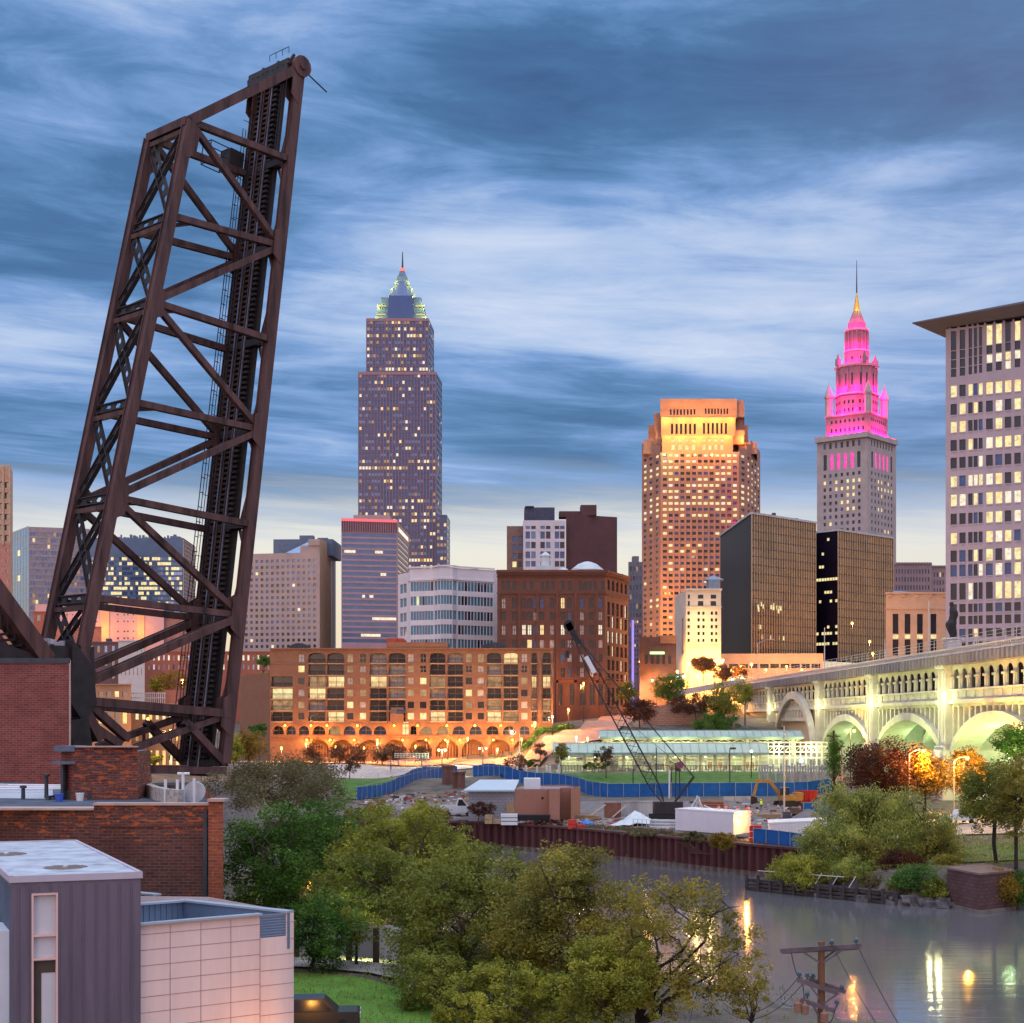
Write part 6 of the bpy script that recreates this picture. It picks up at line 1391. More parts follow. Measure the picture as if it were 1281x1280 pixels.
# vehicles
def car(name, label, cat, loc, rot, L, H, m, pickup=False, group=None, lights=False):
    t_ = T(name, label, cat, loc, group); l = Vector(loc); c, sn = math.cos(rot), math.sin(rot); Wd = L * .2
    def W_(x, y, z): return Vector((l.x + x * c - y * sn, l.y + x * sn + y * c, l.z + z))
    h0, h1 = H * .2, H * .58
    side = [(-L / 2, h0), (L / 2, h0), (L / 2, h1 * .92), (L * .47, h1), (-L * .48, h1), (-L / 2, h1 * .95)]
    cabs = [(-L * .05 if pickup else -L * .44, h1), (L * .27, h1), (L * .12, H), (0 if pickup else -L * .34, H)]
    def ext(mb, pr, w):
        k = len(pr)
        for i in range(k): p, q = pr[i], pr[(i + 1) % k]; mb.poly([W_(p[0], -w, p[1]), W_(q[0], -w, q[1]), W_(q[0], w, q[1]), W_(p[0], w, p[1])])
        mb.poly([W_(p[0], -w, p[1]) for p in pr]); mb.poly([W_(p[0], w, p[1]) for p in reversed(pr)])
    mb = MB(); ext(mb, side, Wd)
    cx_ = sum(p[0] for p in cabs) / 4; ext(mb, [(p[0], p[1] + (.0 if i < 2 else 0)) for i, p in enumerate(cabs)], Wd * .86)
    if pickup: mb.hexa([W_(*v) for v in [(-L * .48, -Wd * .98, h1), (-L * .07, -Wd * .98, h1), (-L * .07, -Wd * .9, h1), (-L * .48, -Wd * .9, h1), (-L * .48, -Wd * .98, h1 * 1.15), (-L * .07, -Wd * .98, h1 * 1.15), (-L * .07, -Wd * .9, h1 * 1.15), (-L * .48, -Wd * .9, h1 * 1.15)]])
    mb.build('body', m, t_)
    mb = MB(); gl = [(cx_ + (p[0] - cx_) * .84, h1 + .04 + (p[1] - h1) * .84) for p in cabs]; ext(mb, gl, Wd * .87); fr = [(p[0] * 1.0 + .06, p[1]) for p in gl]; mb.build('window', G_DARK, t_, uv=False)
    for sx in (-.31, .31):
        for sy in (-1, 1):
            mb = MB(); mb.tube(W_(L * sx, sy * (Wd - .02), H * .22), W_(L * sx, sy * (Wd + .06) - sy * .2, H * .22), H * .22, n=14); mb.tube(W_(L * sx, sy * (Wd + .05), H * .22), W_(L * sx, sy * (Wd + .07), H * .22), H * .12, n=10); mb.build('wheel', M_BLK, t_, uv=False)
    for sy in (-.7, .7):
        for sx, nm, mm in ((1, 'headlight', emis('headlight_on', (1, .9, .7), 9) if lights else M_WT), (-1, 'tail_light', emis('tail_on', (1, .04, .02), 4) if lights else M_RED)):
            mb = MB(); mb.hexa([W_(sx * L / 2 + a * .03, sy * Wd + b_ * .22, h1 * .78 + d * .12) for d in (-1, 1) for a, b_ in ((-1, -1), (1, -1), (1, 1), (-1, 1))]); mb.build(nm, mm, t_, uv=False)
    return t_
car('pickup_truck', 'white pickup truck parked under the viaduct trees', 'truck', G(1197, 237, .25), .25 + PI * 0, 5.6, 1.95, M_WT, True)
car('parked_car', 'dark car parked below the pink panel wall at the bottom edge', 'car', G(392, 79, .2), .08, 4.6, 1.5, mat('car_black', (.015, .016, .02), .25, 0, spec=.8))
car('box_truck', 'white truck half hidden behind the grey block shed', 'truck', G(573, 272, .1), PI * .02, 6.0, 3.0, M_WT, True)
for px, D_, rot, m_, lb in [(866, 520, -1.4, M_RED, 'red car with glowing tail lights at the crossing'), (878, 516, 1.7, M_WT, 'white car with headlights on near the crossing'), (890, 524, 1.6, mat('car_grey', (.2, .2, .22), .4), 'grey car with headlights on behind the hillside trees'), (850, 530, -1.5, mat('car_navy', (.03, .04, .1), .4), 'dark blue car with lights on below the green signals')]:
    car('car', lb, 'car', G(px, D_, .35), rot, 4.6, 1.5, m_, False, 'cars at the crossing', True)
t_ = thing_at('flatbed_trailer', 'black dump trailer with a red wheel before the brick office', 'trailer', 668, 252); l = t_.location; mb = MB(); mb.hexa([l + Vector(v) for v in [(-2.6, -.9, .8), (2.4, -.9, .8), (2.4, .9, .8), (-2.6, .9, .8), (-2.8, -1, 1.7), (2.6, -1, 1.7), (2.6, 1, 1.7), (-2.8, 1, 1.7)]]); mb.box(l.x + 2.4, l.x + 4.0, l.y - .1, l.y + .1, l.z + .7, l.z + .9); mb.build('body', M_BLK, t_)
for x, m_ in ((1.4, M_RED), (.4, M_BLK)):
    mb = MB(); mb.tube(l + Vector((x, -1.1, .48)), l + Vector((x, -.85, .48)), .5, n=14); w_ = mb.build('wheel', M_BLK, t_, uv=False); mb = MB(); mb.tube(l + Vector((x, -1.14, .48)), l + Vector((x, -1.101, .48)), .27, n=10); mb.build('hub', m_, w_, uv=False)
t_ = thing_at('storage_box', 'white storage box with dark bands at the wall edge', 'box', 637, 250.5); l = t_.location; mb = MB(); mb.box(l.x - 1.3, l.x + 1.3, l.y - .8, l.y + .8, l.z + .2, l.z + 1.9); mb.build('body', M_WT, t_); mb = MB()
for z in (.75, 1.3): mb.box(l.x - 1.31, l.x + 1.31, l.y - .83, l.y - .805, l.z + z, l.z + z + .1)
mb.build('band', M_BLK, t_)
# tarps, slabs, rubble
def tarp(label, px0, px1, D, h, m, seed):
    g = G((px0 + px1) / 2, D); wd = (px1 - px0) * D / F; mb = MB(); r = random.Random(seed); nn_ = 9; V_ = []
    for j in range(5):
        for i in range(nn_):
            u, v = i / (nn_ - 1), j / 4; z = h * (1 - abs(u - .55) * 1.7) * (.35 + .65 * math.sin(PI * v)) + r.uniform(-.1, .1) * h; V_.append((g.x + (u - .5) * wd, g.y + (v - .5) * 6, g.z + max(.06, z)))
    for j in range(4):
        for i in range(nn_ - 1): a = j * nn_ + i; mb.poly([V_[a], V_[a + 1], V_[a + nn_ + 1], V_[a + nn_]])
    o = mb.build('tarpaulin', m, None, g); props(o, label, 'tarpaulin'); return o
tarp('pale grey white tarpaulin draped over a low heap', 762, 826, 246, 2.6, mat('tarp_white', (.55, .60, .64), .5, .1), 1); tarp('bright blue tarpaulin beside the brick office', 720, 744, 250, 1.2, mat('tarp_blue', (.03, .18, .60), .5, .15), 2)
t_ = thing_at('concrete_wall', 'low unfinished concrete retaining wall in the yard', 'wall', 812, 268); l = t_.location; mb = MB(); mb.box(l.x - 4.5, l.x + 5.0, l.y, l.y + .6, l.z - .3, l.z + 2.3); mb.box(l.x + 4.4, l.x + 5.0, l.y - 7, l.y - .01, l.z - .3, l.z + 1.6); mb.box(l.x - 4.6, l.x + 5.1, l.y - .1, l.y + .7, l.z + 2.31, l.z + 2.45); mb.build('wall', mat('stained_concrete', (.42, .41, .42), .9, .25, .6, streak=True), t_)
t_ = thing_at('timber_forms', 'brown timber formwork with slanting props', 'formwork', 765, 264); l = t_.location; mb = MB(); mb.box(l.x - 1.2, l.x + 1.6, l.y, l.y + .3, l.z, l.z + 2.6); mb.build('boards', mat('form_brown', (.22, .10, .07), .85), t_); mb = MB(); mb.beam(l + Vector((-4, -.4, .2)), l + Vector((-1.0, -.4, 2.3)), .2, .2); mb.beam(l + Vector((.1, -.4, .2)), l + Vector((2.4, -.4, 2.2)), .2, .2); mb.build('props', mat('white_timber', (.6, .54, .45), .8), t_)
t_ = thing_at('pipe_tripod', 'white timber tripod behind the tall trailer', 'tripod', 873, 262); l = t_.location; mb = MB()
for a, c in [((-2.2, 0, 0), (0, 0, 3.4)), ((.6, .4, 0), (.2, 0, 3.4)), ((1.6, .2, 0), (.1, 0, 3.0)), ((4.5, .2, .5), (1.0, 0, 2.0)), ((-.4, .6, 0), (-.1, 0, 3.6))]: mb.tube(l + Vector(a), l + Vector(c), .14, n=6)
mb.build('legs', M_WT, t_)
mb = MB(); r = random.Random(77)
for k in range(2300):
    if k > 1900: px = r.uniform(850, 1010); D_ = r.uniform(232, 296)
    elif k > 1500: px = r.uniform(455, 600); D_ = r.uniform(262, 335)
    elif r.random() < .75: px = r.uniform(695, 850); D_ = r.uniform(max(216, 251 - (px - 690) * .145), 262)
    else: px = r.uniform(590, 700); D_ = r.uniform(250, 262)
    x, y = X(px, D_), D_
    if river_d(x, y) < 1.2: continue
    g = Vector((x, y, gz(x, y) + .1)); a = r.uniform(0, 3); ux = (math.cos(a), math.sin(a)); s_ = r.uniform(.1, .5); lng = r.choice([1, 1, 2.5, 5]); mb.obox(g, ux, (-ux[1], ux[0]), g.z - .1, g.z + s_ * r.uniform(.3, .9), -s_ * lng / 2, s_ * lng / 2, -s_ / 2, s_ / 2, r.choice([0, 0, 1, 2, 3, 4]))
o = mb.build('rubble', [mat('rubble_grey', (.30, .29, .31), .9), mat('rubble_red', (.36, .07, .06), .8), mat('rubble_white', (.62, .60, .62), .8), M_WOOD, mat('rubble_dark', (.07, .05, .05), .9)], uv=False); o['kind'] = 'stuff'
t_ = thing_at('chain_fence', 'low wire fence with thin posts along the yard edge', 'fence', 815, 243); mb = MB()
pr = None
for k in range(12):
    g = G(792 + k * 5.6, 243 - k * .9); mb.tube(g, g + Vector((0, 0, 1.5)), .05, n=5)
    if pr is not None:
        for z in (.3, .9, 1.45): mb.tube(pr + Vector((0, 0, z)), g + Vector((0, 0, z)), .025, n=4)
    pr = g
mb.build('wire', M_GALV, t_, uv=False)
M_DRO = mat('drum_orange', (.75, .13, .03), .6); M_DRW = mat('drum_white', (.75, .75, .75), .6)
r = random.Random(3)
for k, (px, D_) in enumerate([(899, 276), (903, 268), (908, 277), (914, 270), (919, 264), (923, 272), (928, 262), (932, 268), (936, 274), (905, 262), (898, 265), (939, 263)]):
    g = G(px, D_, .05); mb = MB(); 
    mb.lathe(g, [(.42, 0), (.42, .1), (.30, .12), (.29, .3)], 10, 0); mb.lathe(g, [(.285, .3), (.275, .5)], 10, 1); mb.lathe(g, [(.275, .5), (.27, .7)], 10, 0); mb.lathe(g, [(.265, .7), (.26, .9)], 10, 1); mb.lathe(g, [(.26, .9), (.24, 1.15), (.05, 1.2)], 10, 0)
    o = mb.build('traffic_drum', [M_DRO, M_DRW], None, g, uv=False); props(o, 'orange and white striped traffic drum in the cluster behind the trailer', 'traffic drum', 'traffic drums in the yard')
t_ = thing_at('gravel_heap', 'small grey gravel heap before the blue fence', 'gravel heap', 1011, 249); l = t_.location; mb = MB(); rr = []
for j, (rad, z) in enumerate([(3.4, -.2), (2.4, .7), (1.3, 1.5), (.3, 2.1)]): rr.append([(l.x + rad * (1 + .12 * math.sin(k * 2.3 + j)) * math.cos(k / 14 * 2 * PI), l.y + rad * math.sin(k / 14 * 2 * PI), l.z + z) for k in range(14)])
for a, c in zip(rr[:-1], rr[1:]):
    for k in range(14): mb.poly([a[k], a[(k + 1) % 14], c[(k + 1) % 14], c[k]])
mb.poly(rr[-1]); mb.build('heap', M_GRAV, t_, smooth=True)
# worker in a hi-vis vest: one skinned body
def person(label, g, vest, legs):
    t_ = T('person', label, 'person', g)
    J = [(0, 0, .95, .15), (0, 0, 1.2, .15), (0, 0, 1.42, .17), (0, 0, 1.55, .07), (0, -.02, 1.70, .105),
         (.2, 0, 1.42, .07), (.27, -.02, 1.15, .055), (.22, -.2, .95, .045), (-.2, 0, 1.42, .07), (-.28, 0, 1.15, .055), (-.24, -.14, .93, .045),
         (.1, 0, .86, .105), (.12, -.04, .48, .075), (.12, 0, .06, .06), (.12, -.14, .03, .05), (-.1, 0, .86, .105), (-.13, .03, .48, .075), (-.14, .08, .06, .06), (-.14, -.06, .03, .05)]
    E = [(0, 1), (1, 2), (2, 3), (3, 4), (2, 5), (5, 6), (6, 7), (2, 8), (8, 9), (9, 10), (0, 11), (11, 12), (12, 13), (13, 14), (0, 15), (15, 16), (16, 17), (17, 18)]
    me = bpy.data.meshes.new('body'); me.from_pydata([j[:3] for j in J], E, []); o = bpy.data.objects.new('body', me); COL.objects.link(o); o.parent = t_
    md = o.modifiers.new('skin', 'SKIN'); me.skin_vertices
    if not me.skin_vertices: me.attributes.new
    for i, j in enumerate(J): me.skin_vertices[0].data[i].radius = (j[3], j[3] * .85)
    me.skin_vertices[0].data[0].use_root = True
    o.modifiers.new('sub', 'SUBSURF').levels = 1; o.modifiers['sub'].render_levels = 1; me.materials.append(legs)
    mb = MB(); mb.lathe((g[0], g[1], g[2] + .92), [(.2, 0), (.215, .2), (.235, .45), (.2, .58), (.09, .62)], 12); mb.build('vest', vest, t_, uv=False)
    mb = MB(); mb.lathe((g[0], g[1] - .02, g[2] + 1.72), [(.17, 0), (.125, .03), (.11, .1), (.03, .15)], 12); mb.build('helmet', M_WT, t_, uv=False)
try: person('worker in a bright yellow green vest standing by the excavator', G(952, 279, .1), emis('hi_vis', (.55, 1.0, .05), .15, base=(.55, .95, .03)), mat('work_trousers', (.03, .03, .06), .8))
except Exception as e: print('PERSON', e)
# crane with lattice boom
t_ = thing_at('crawler_crane', 'crawler crane with long dark lattice boom slanting up left', 'crane', 833, 258); l = t_.location; M_CR2 = mat('crane_dark', (.030, .026, .032), .6)
mb = MB(); mb.box(l.x - 2.0, l.x + 2.6, l.y - 1.6, l.y + 1.6, l.z + 1.0, l.z + 3.0); mb.build('house', M_CR2, t_)
for sg in (-1, 1): mb = MB(); mb.box(l.x - 2.6, l.x + 2.6, l.y + sg * 1.7 - .4, l.y + sg * 1.7 + .4, l.z, l.z + .95); mb.build('track', M_BLK, t_)
p0, p1 = P(829, 1003, 258), P(716, 791, 258); d = (p1 - p0); Lb = d.length; d.normalize(); s1 = d.cross(Vector((0, 1, 0))).normalized(); s2 = Vector((0, 1, 0))
mb = MB(); N = 26; cs = []
for k in range(N + 1):
    f = k / N; w_ = .8 * min(1, .25 + f * 8, .25 + (1 - f) * 3.2); c = p0 + d * (Lb * f); cs.append([c + s1 * w_ * a + s2 * w_ * b_ for a, b_ in ((-1, -1), (1, -1), (1, 1), (-1, 1))])
for k in range(N):
    for i in range(4):
        mb.tube(cs[k][i], cs[k + 1][i], .075, n=5, caps=False); j = (i + 1) % 4
        mb.tube(cs[k][i] if k % 2 else cs[k][j], cs[k + 1][j] if k % 2 else cs[k + 1][i], .04, n=4, caps=False)
mb.build('boom', M_CR2, t_, uv=False)
mb = MB(); mb.beam(p1 - d * 2.2, p1 + d * 1.6, 1.0, 1.2, s2); mb.tube(p1 + d * 1.2 - s2 * .6, p1 + d * 1.2 + s2 * .6, .9, n=12); mb.build('boom_head', M_CR2, t_, uv=False)
mb = MB(); mb.beam(p1 - d * 7.5 - s2 * 1.1, p1 - d * 4.5 - s2 * 1.1, .7, .9, s2); mb.build('boom_plate', M_WT, t_, uv=False)
mb = MB(); top_ = l + Vector((4.5, 0, 7))
for o_ in (-.7, .7): mb.tube(l + Vector((1.5, o_, 3)), top_ + Vector((0, o_, 0)), .12, n=5); mb.tube(top_ + Vector((0, o_, 0)), p1 + s2 * o_, .045, n=4)
for k in (.33, .62): mb.tube(top_, p0 + d * (Lb * k) + s1 * 1.0, .03, n=4)
mb.tube(p1 - s1 * .8, Vector((p1.x - .8, p1.y, p1.z - 3)), .05, n=4); mb.build('cables', M_CR2, t_, uv=False)
mb = MB(); mb.box(p1.x - 1.1, p1.x - .5, p1.y - .3, p1.y + .3, p1.z - 4.2, p1.z - 3); mb.build('hook_block', M_CR2, t_, uv=False)
# railway disc signal on twin masts
t_ = thing_at('signal_mast', 'dark twin mast signal with a round red rimmed disc before the lawn', 'signal', 848, 306); l = t_.location; mb = MB(); zt = Z(965, 306)
for o_ in (-.45, .4): mb.tube(l + Vector((o_, 0, 0)), Vector((l.x + o_ * .8, l.y, zt)), .12, n=6)
mb.hexa([Vector((l.x + a * .55, l.y + b_ * .2, z)) for z in (zt, zt + 1.6) for a, b_ in ((-1, -1), (1, -1), (1, 1), (-1, 1))]); mb.tube((l.x, l.y, zt + 1.3), (l.x - 1.6, l.y, zt + 1.9), .12, n=6); mb.build('masts', M_CR2, t_, uv=False)
c = Vector((l.x + .35, l.y - .3, Z(957, 306)))
mb = MB(); mb.tube(c, c + Vector((0, .08, 0)), .72, n=20); mb.build('disc_rim', mat('rim_red', (.35, .05, .06), .6), t_, uv=False); mb = MB(); mb.tube(c - Vector((0, .03, 0)), c - Vector((0, .001, 0)), .42, n=18); mb.build('disc_face', mat('disc_blue', (.07, .09, .22), .6), t_, uv=False)
mb = MB(); mb.tube((l.x - 1.6, l.y + .3, l.z), (l.x - 1.6, l.y + .3, l.z + 5.2), .16, n=8); o = mb.build('white_post', M_WT, None, (l.x - 1.6, l.y + .3, l.z), uv=False); props(o, 'white post beside the disc signal', 'post')
# utility poles in the yard
for px, yt, D_, lb, m_ in [(1043, 914, 284, 'tall dark wooden pole wrapped in ivy at the left of the viaduct arch', mat('pole_dark_wood', (.06, .035, .03), .9)), (1053, 935, 280, 'thinner pinkish wooden pole beside the ivy wrapped pole', mat('pole_pink_wood', (.36, .22, .18), .85)), (981, 908, 276, 'grey steel utility pole beside the yellow excavator', M_GALV)]:
    g = G(px, D_); tp = P(px, yt, D_); t_ = T('utility_pole', lb, 'pole', g); mb = MB(); mb.tube(g, tp, .26 if px == 1043 else .17, .2 if px == 1043 else .13, 8); mb.build('pole', m_, t_, uv=False)
    if px != 1053: mb = MB(); mb.beam(tp + Vector((-1.2, 0, -1)), tp + Vector((1.2, 0, -1)), .14, .18); mb.build('crossarm', m_, t_, uv=False)
# stone retaining wall on the hillside
t_ = T('retaining_wall', 'pinkish stone retaining wall on the hillside below the crossing', 'wall', G(845, 446)); mb = MB(); A, Q = C2(799, 446), C2(884, 443)
mb.hexa([(A[0], A[1], 12), (Q[0], Q[1], 12), (Q[0], Q[1] + 1.5, 12), (A[0], A[1] + 1.5, 12), (A[0], A[1], Z(884, 446)), (Q[0], Q[1], Z(879, 443)), (Q[0], Q[1] + 1.5, Z(879, 443)), (A[0], A[1] + 1.5, Z(884, 446))]); mb.build('wall', brick('hill_stone', (.40, .25, .21), (.30, .18, .16), (.2, .12, .1), 1.2, .5, .3), t_)
t_ = T('approach_parapet', 'long pale parapet rising along the street above the hillside trees', 'wall', G(890, 500)); mb = MB(); mb.beam(P(842, 868, 500), P(932, 852, 512), .5, 1.8); mb.build('parapet', M_VR, t_)

# stacked materials around the yard
def stack(name, label, cat, px, D, kind, m, seed, group=None):
    g = G(px, D, .05); r = random.Random(seed); t_ = T(name, label, cat, g, group); mb = MB(); a = r.uniform(-.4, .4); ux = (math.cos(a), math.sin(a)); uy = (-ux[1], ux[0])
    if kind == 'boards':
        for k in range(4):
            for i in range(3): o_ = r.uniform(-.15, .15); mb.obox(g, ux, uy, g.z + k * .22, g.z + k * .22 + .18, -1.9 + o_, 1.9 + o_, -.6 + i * .42, -.6 + i * .42 + .36)
    elif kind == 'pipes':
        for k, n_ in enumerate((4, 3, 2)):
            for i in range(n_): y = (i - n_ / 2) * .52; p = Vector((g.x + uy[0] * y, g.y + uy[1] * y, g.z + .26 + k * .45)); mb.tube(p - Vector((*ux, 0)) * 2.2, p + Vector((*ux, 0)) * 2.2, .25, n=10)
    elif kind == 'barrier':
        for i in range(3): mb.hexa([(g.x + ux[0] * (i * 2.1 + x) + uy[0] * y * w_, g.y + ux[1] * (i * 2.1 + x) + uy[1] * y * w_, g.z + z) for z, w_ in ((0, .35), (.95, .13)) for x, y in ((0, -1), (2.0, -1), (2.0, 1), (0, 1))])
    elif kind == 'crate':
        for i in range(3): x = r.uniform(-1, 1); z = i * .72 if i < 2 else 0; mb.obox((g.x + (1.3 if i == 2 else 0), g.y), ux, uy, g.z + z, g.z + z + .68, -.6, .6, -.5, .5)
    mb.build('stock', m, t_)
for a_ in [('lumber_stack', 'pale lumber stack right of the brick office', 'lumber', 735, 262, 'boards', M_WOOD, 1), ('lumber_stack', 'lumber stack at the foot of the concrete wall', 'lumber', 790, 256, 'boards', mat('grey_timber', (.34, .30, .28), .85), 2), ('pipe_stack', 'stack of grey pipes left of the tall trailer', 'pipes', 832, 240, 'pipes', mat('pipe_grey', (.40, .40, .43), .5), 3), ('pipe_stack', 'stack of rusty pipes behind the traffic drums', 'pipes', 890, 284, 'pipes', mat('pipe_rust', (.24, .10, .06), .8), 4),
           ('barrier', 'short row of pale concrete barriers before the blue fence', 'barrier', 905, 296, 'barrier', M_CONC, 5), ('barrier', 'row of concrete barriers right of the timber formwork', 'barrier', 790, 280, 'barrier', M_CONC, 6), ('crate_pile', 'pile of red crates near the tarpaulin', 'crates', 716, 243, 'crate', M_RED, 7), ('crate_pile', 'pile of wooden crates beside the white storage box', 'crates', 612, 254, 'crate', M_WOOD, 8), ('crate_pile', 'pile of blue crates behind the tall trailer', 'crates', 858, 246, 'crate', mat('tarp_blue2', (.04, .15, .42), .5), 9), ('lumber_stack', 'lumber stack before the yellow excavator', 'lumber', 962, 258, 'boards', M_WOOD, 10), ('crate_pile', 'dark crates between the excavators', 'crates', 984, 254, 'crate', mat('crate_dark', (.10, .08, .09), .8), 11)]: stack(*a_)

for px, D_, lb in [(561, 345, 'taller brown stained concrete stub pier inside the bend of the blue fence'), (574, 340, 'shorter brown stained concrete stub pier beside the taller one')]:
    g = G(px, D_); t_ = T('stub_pier', lb, 'concrete pier', g); mb = MB(); mb.box(g.x - 1.3, g.x + 1.3, g.y - 1, g.y + 1, g.z - .3, g.z + (3.6 if px < 570 else 3.0)); mb.box(g.x - 1.5, g.x + 1.5, g.y - 1.2, g.y + 1.2, g.z + (3.61 if px < 570 else 3.01), g.z + (4.0 if px < 570 else 3.4)); mb.build('shaft', mat('stained_pier', (.13, .065, .06), .9, .4, .8, streak=True), t_)
# ================================================================ RAISED BASCULE BRIDGE
M_ST = mat('rusty_steel', (.088, .042, .040), .62, .58, .8, metal=.15, spec=.4, bump=.15, bscale=3, streak=True); M_STD = mat('dark_steel', (.030, .024, .028), .6, .3, .8, metal=.2, spec=.4)
DW = Vector((.694, .72, 0)); WW = Vector((-.72, .694, 0)); UP = Vector((0, 0, 1))
C0 = P(291, 768, 180); NPL = WW                       # near truss plane through C0, normal WW
def on_near(px, py, off=0.0):
    d = Vector(((px - CX) / F, 1.0, -(py - HY) / F)); o = Vector((0, 0, CZ)); q = C0 + WW * off
    t = (q - o).dot(NPL) / d.dot(NPL); return o + d * t
WID = 7.6
br = T('bascule_bridge', 'tall rusty lattice railway bridge leaf raised almost upright', 'bridge', on_near(110, 960))
lineB = lambda y: (237 - .2020 * (y - 152), y); lineC = lambda y: (374 - .1080 * (y - 85), y)
Bn = [on_near(*lineB(y)) for y in (152, 270, 378, 503, 622, 748, 838)]
Cn = [on_near(*lineC(y)) for y in (85, 200, 308, 425, 538, 656, 770, 893, 955)]
def mem(name, p, q, w, h, mt=M_ST, i=True):
    mb = MB(); (mb.ibeam if i else mb.beam)(p, q, w, h, WW); return mb.build(name, mt, br)
def truss(off, s):
    o = WW * off; b = [p + o for p in Bn]; c = [p + o for p in Cn]
    mem('chord', b[0], b[6], 1.1, 1.05); mem('chord', c[0], c[8], 1.1, 1.0); mem('end_post', b[0], c[0], 1.0, 1.05)
    for i, j in ((0, 1), (1, 2), (2, 3), (3, 4), (4, 5), (5, 6)): mem('strut', b[i], c[j], .7, .68)
    for i, j, w in ((0, 2, .6), (2, 4, .6), (4, 6, .65)): mem('diagonal', b[i], c[j], .65, w)
    for i, j, w in ((2, 2, .62), (4, 4, 1.0)): mem('diagonal', b[i], c[j], .7, w)
    heel = on_near(104, 856) + o; heel2 = on_near(106, 877) + o
    mem('diagonal', heel, c[6], .85, 1.15); mem('strut', heel2, c[7], .9, 1.2)
    low = on_near(170, 935) + o; low2 = on_near(172, 963) + o
    mem('diagonal', low, c[7], .7, .8); mem('strut', low2, c[8] - UP * .8, .8, 1.0); mem('diagonal', heel2, on_near(160, 925) + o, .8, .9); mem('diagonal', on_near(100, 880) + o, on_near(124, 926) + o, 1.0, 1.2)
    mem('diagonal', on_near(231, 903) + o, c[8], .8, .8)
    if True:
        for p, d, s_ in [(b[0].lerp(b[6], .035), (b[6] - b[0]), 1.0), (b[2], (b[6] - b[0]), .9), (b[4], (b[6] - b[0]), 1.1), (c[2], (c[8] - c[0]), 1.0), (c[4], (c[8] - c[0]), 1.0), (c[6], (c[8] - c[0]), 1.2), (c[7], (c[8] - c[0]), 1.1), (c[0].lerp(c[8], .03), (c[8] - c[0]), .9)]:
            d = d.normalized(); inw = (d.cross(WW)).normalized(); 
            if (Cn[3] - Bn[3]).dot(inw) * (1 if (p - Bn[3] - o).length > 1e9 or (p - b[6]).cross(b[0] - b[6]).length < 1.0 else -1) < 0: inw = -inw
            mb = MB(); pts = [p - d * 2.3 * s_, p - d * 1.4 * s_ + inw * 1.25 * s_, p + d * 1.4 * s_ + inw * 1.25 * s_, p + d * 2.3 * s_]
            for k in (-1, 1):
                oo = WW * (k * .56); mb.hexa([q + oo - WW * .05 for q in pts] + [q + oo + WW * .05 for q in pts])
            mb.build('gusset', M_ST, br)
truss(0, 1); truss(WID, 2)
o = WW * WID
# top lateral bracing with oval-holed plates
def holed(p, q, w, nrm):
    d = (q - p); L = d.length; d.normalize(); sx = d.cross(nrm).normalized(); mb = MB()
    for k in (-1, 1): mb.beam(p + sx * (k * w * .40), q + sx * (k * w * .40), w * .2, .12, nrm)
    n = max(2, int(L / 1.7))
    for k in range(n + 1):
        c = p + d * (L * k / n); mb.beam(c - d * .30, c + d * .30, w * .62, .119, nrm)
        for sg in (-1, 1):
            for e in (-1, 1): mb.beam(c + d * (e * .28), c + d * (e * .52) + sx * (sg * w * .30), .16, .118, nrm)
    for k in (-1, 1): mb.beam(p + sx * (k * w * .5), q + sx * (k * w * .5), .10, .5, nrm)
    mb.build('lateral_brace', M_STD, br)
bd = (Bn[0] - Bn[6]).normalized(); nB = bd.cross(WW).normalized()
for i in range(6):
    holed(Bn[i], Bn[i + 1] + o, 1.0, nB); holed(Bn[i] + o, Bn[i + 1], 1.0, nB); holed(Bn[i], Bn[i] + o, .9, nB)
    m_ = mem('portal_strut', Bn[i] - bd * 1.0, Bn[i] + o - bd * 1.0, .5, .6, M_ST, False)
mem('portal_strut', Bn[0], Bn[0] + o, .9, 1.1); 
# sway frames in each panel between the two trusses
for i, j in ((1, 2), (2, 3), (3, 4), (4, 5), (5, 6)):
    f = .22; a = Bn[i].lerp(Cn[j], f); mem('sway_brace', Bn[i], a + o, .35, .4, M_STD, False); mem('sway_brace', Bn[i] + o, a, .35, .4, M_STD, False)
# floor: beams, stringers, ties, rails, walkway
cd = (Cn[0] - Cn[8]).normalized(); nC = cd.cross(WW).normalized()
if nC.dot(DW) < 0: nC = -nC
for c in Cn: mem('floor_beam', c, c + o, .7, 1.1, M_STD)
for f in (.44, .57, .74, .88): mem('stringer', Cn[0] + cd * .5 + o * f + nC * .3, Cn[8] - cd * 1.5 + o * f + nC * .3, .45, 1.0, M_STD)
mb = MB(); L = (Cn[0] - Cn[8]).length
n = int(L / .62)
for k in range(n): c = Cn[8] + cd * (L * k / n) + nC * -.35; mb.beam(c + o * .42, c + o * .92, .34, .28, cd)
mb.build('ties', mat('creosote_timber', (.040, .032, .036), .85, .35, 1.2), br, uv=False)
for f in (.52, .78): mem('rail', Cn[8] + o * f - nC * .62 - cd, Cn[0] + o * f - nC * .62 + cd * .8, .16, .22, mat('rail_steel', (.22, .20, .24), .35, .2, metal=.7), False)
for f in (.58, .72): mem('guard_rail', Cn[8] + o * f - nC * .6 - cd, Cn[0] + o * f - nC * .6 + cd * .6, .12, .16, M_ST, False)
mb = MB()
for f in (.955,): mb.beam(Cn[8] + o * f - nC * .7, Cn[0] + o * f - nC * .7, .2, .2, nC)
for k in range(int(L / .9)): c = Cn[8] + cd * (k * .9) - nC * .7; mb.beam(c + o * .94, c + o * 1.0, .10, .3, nC)
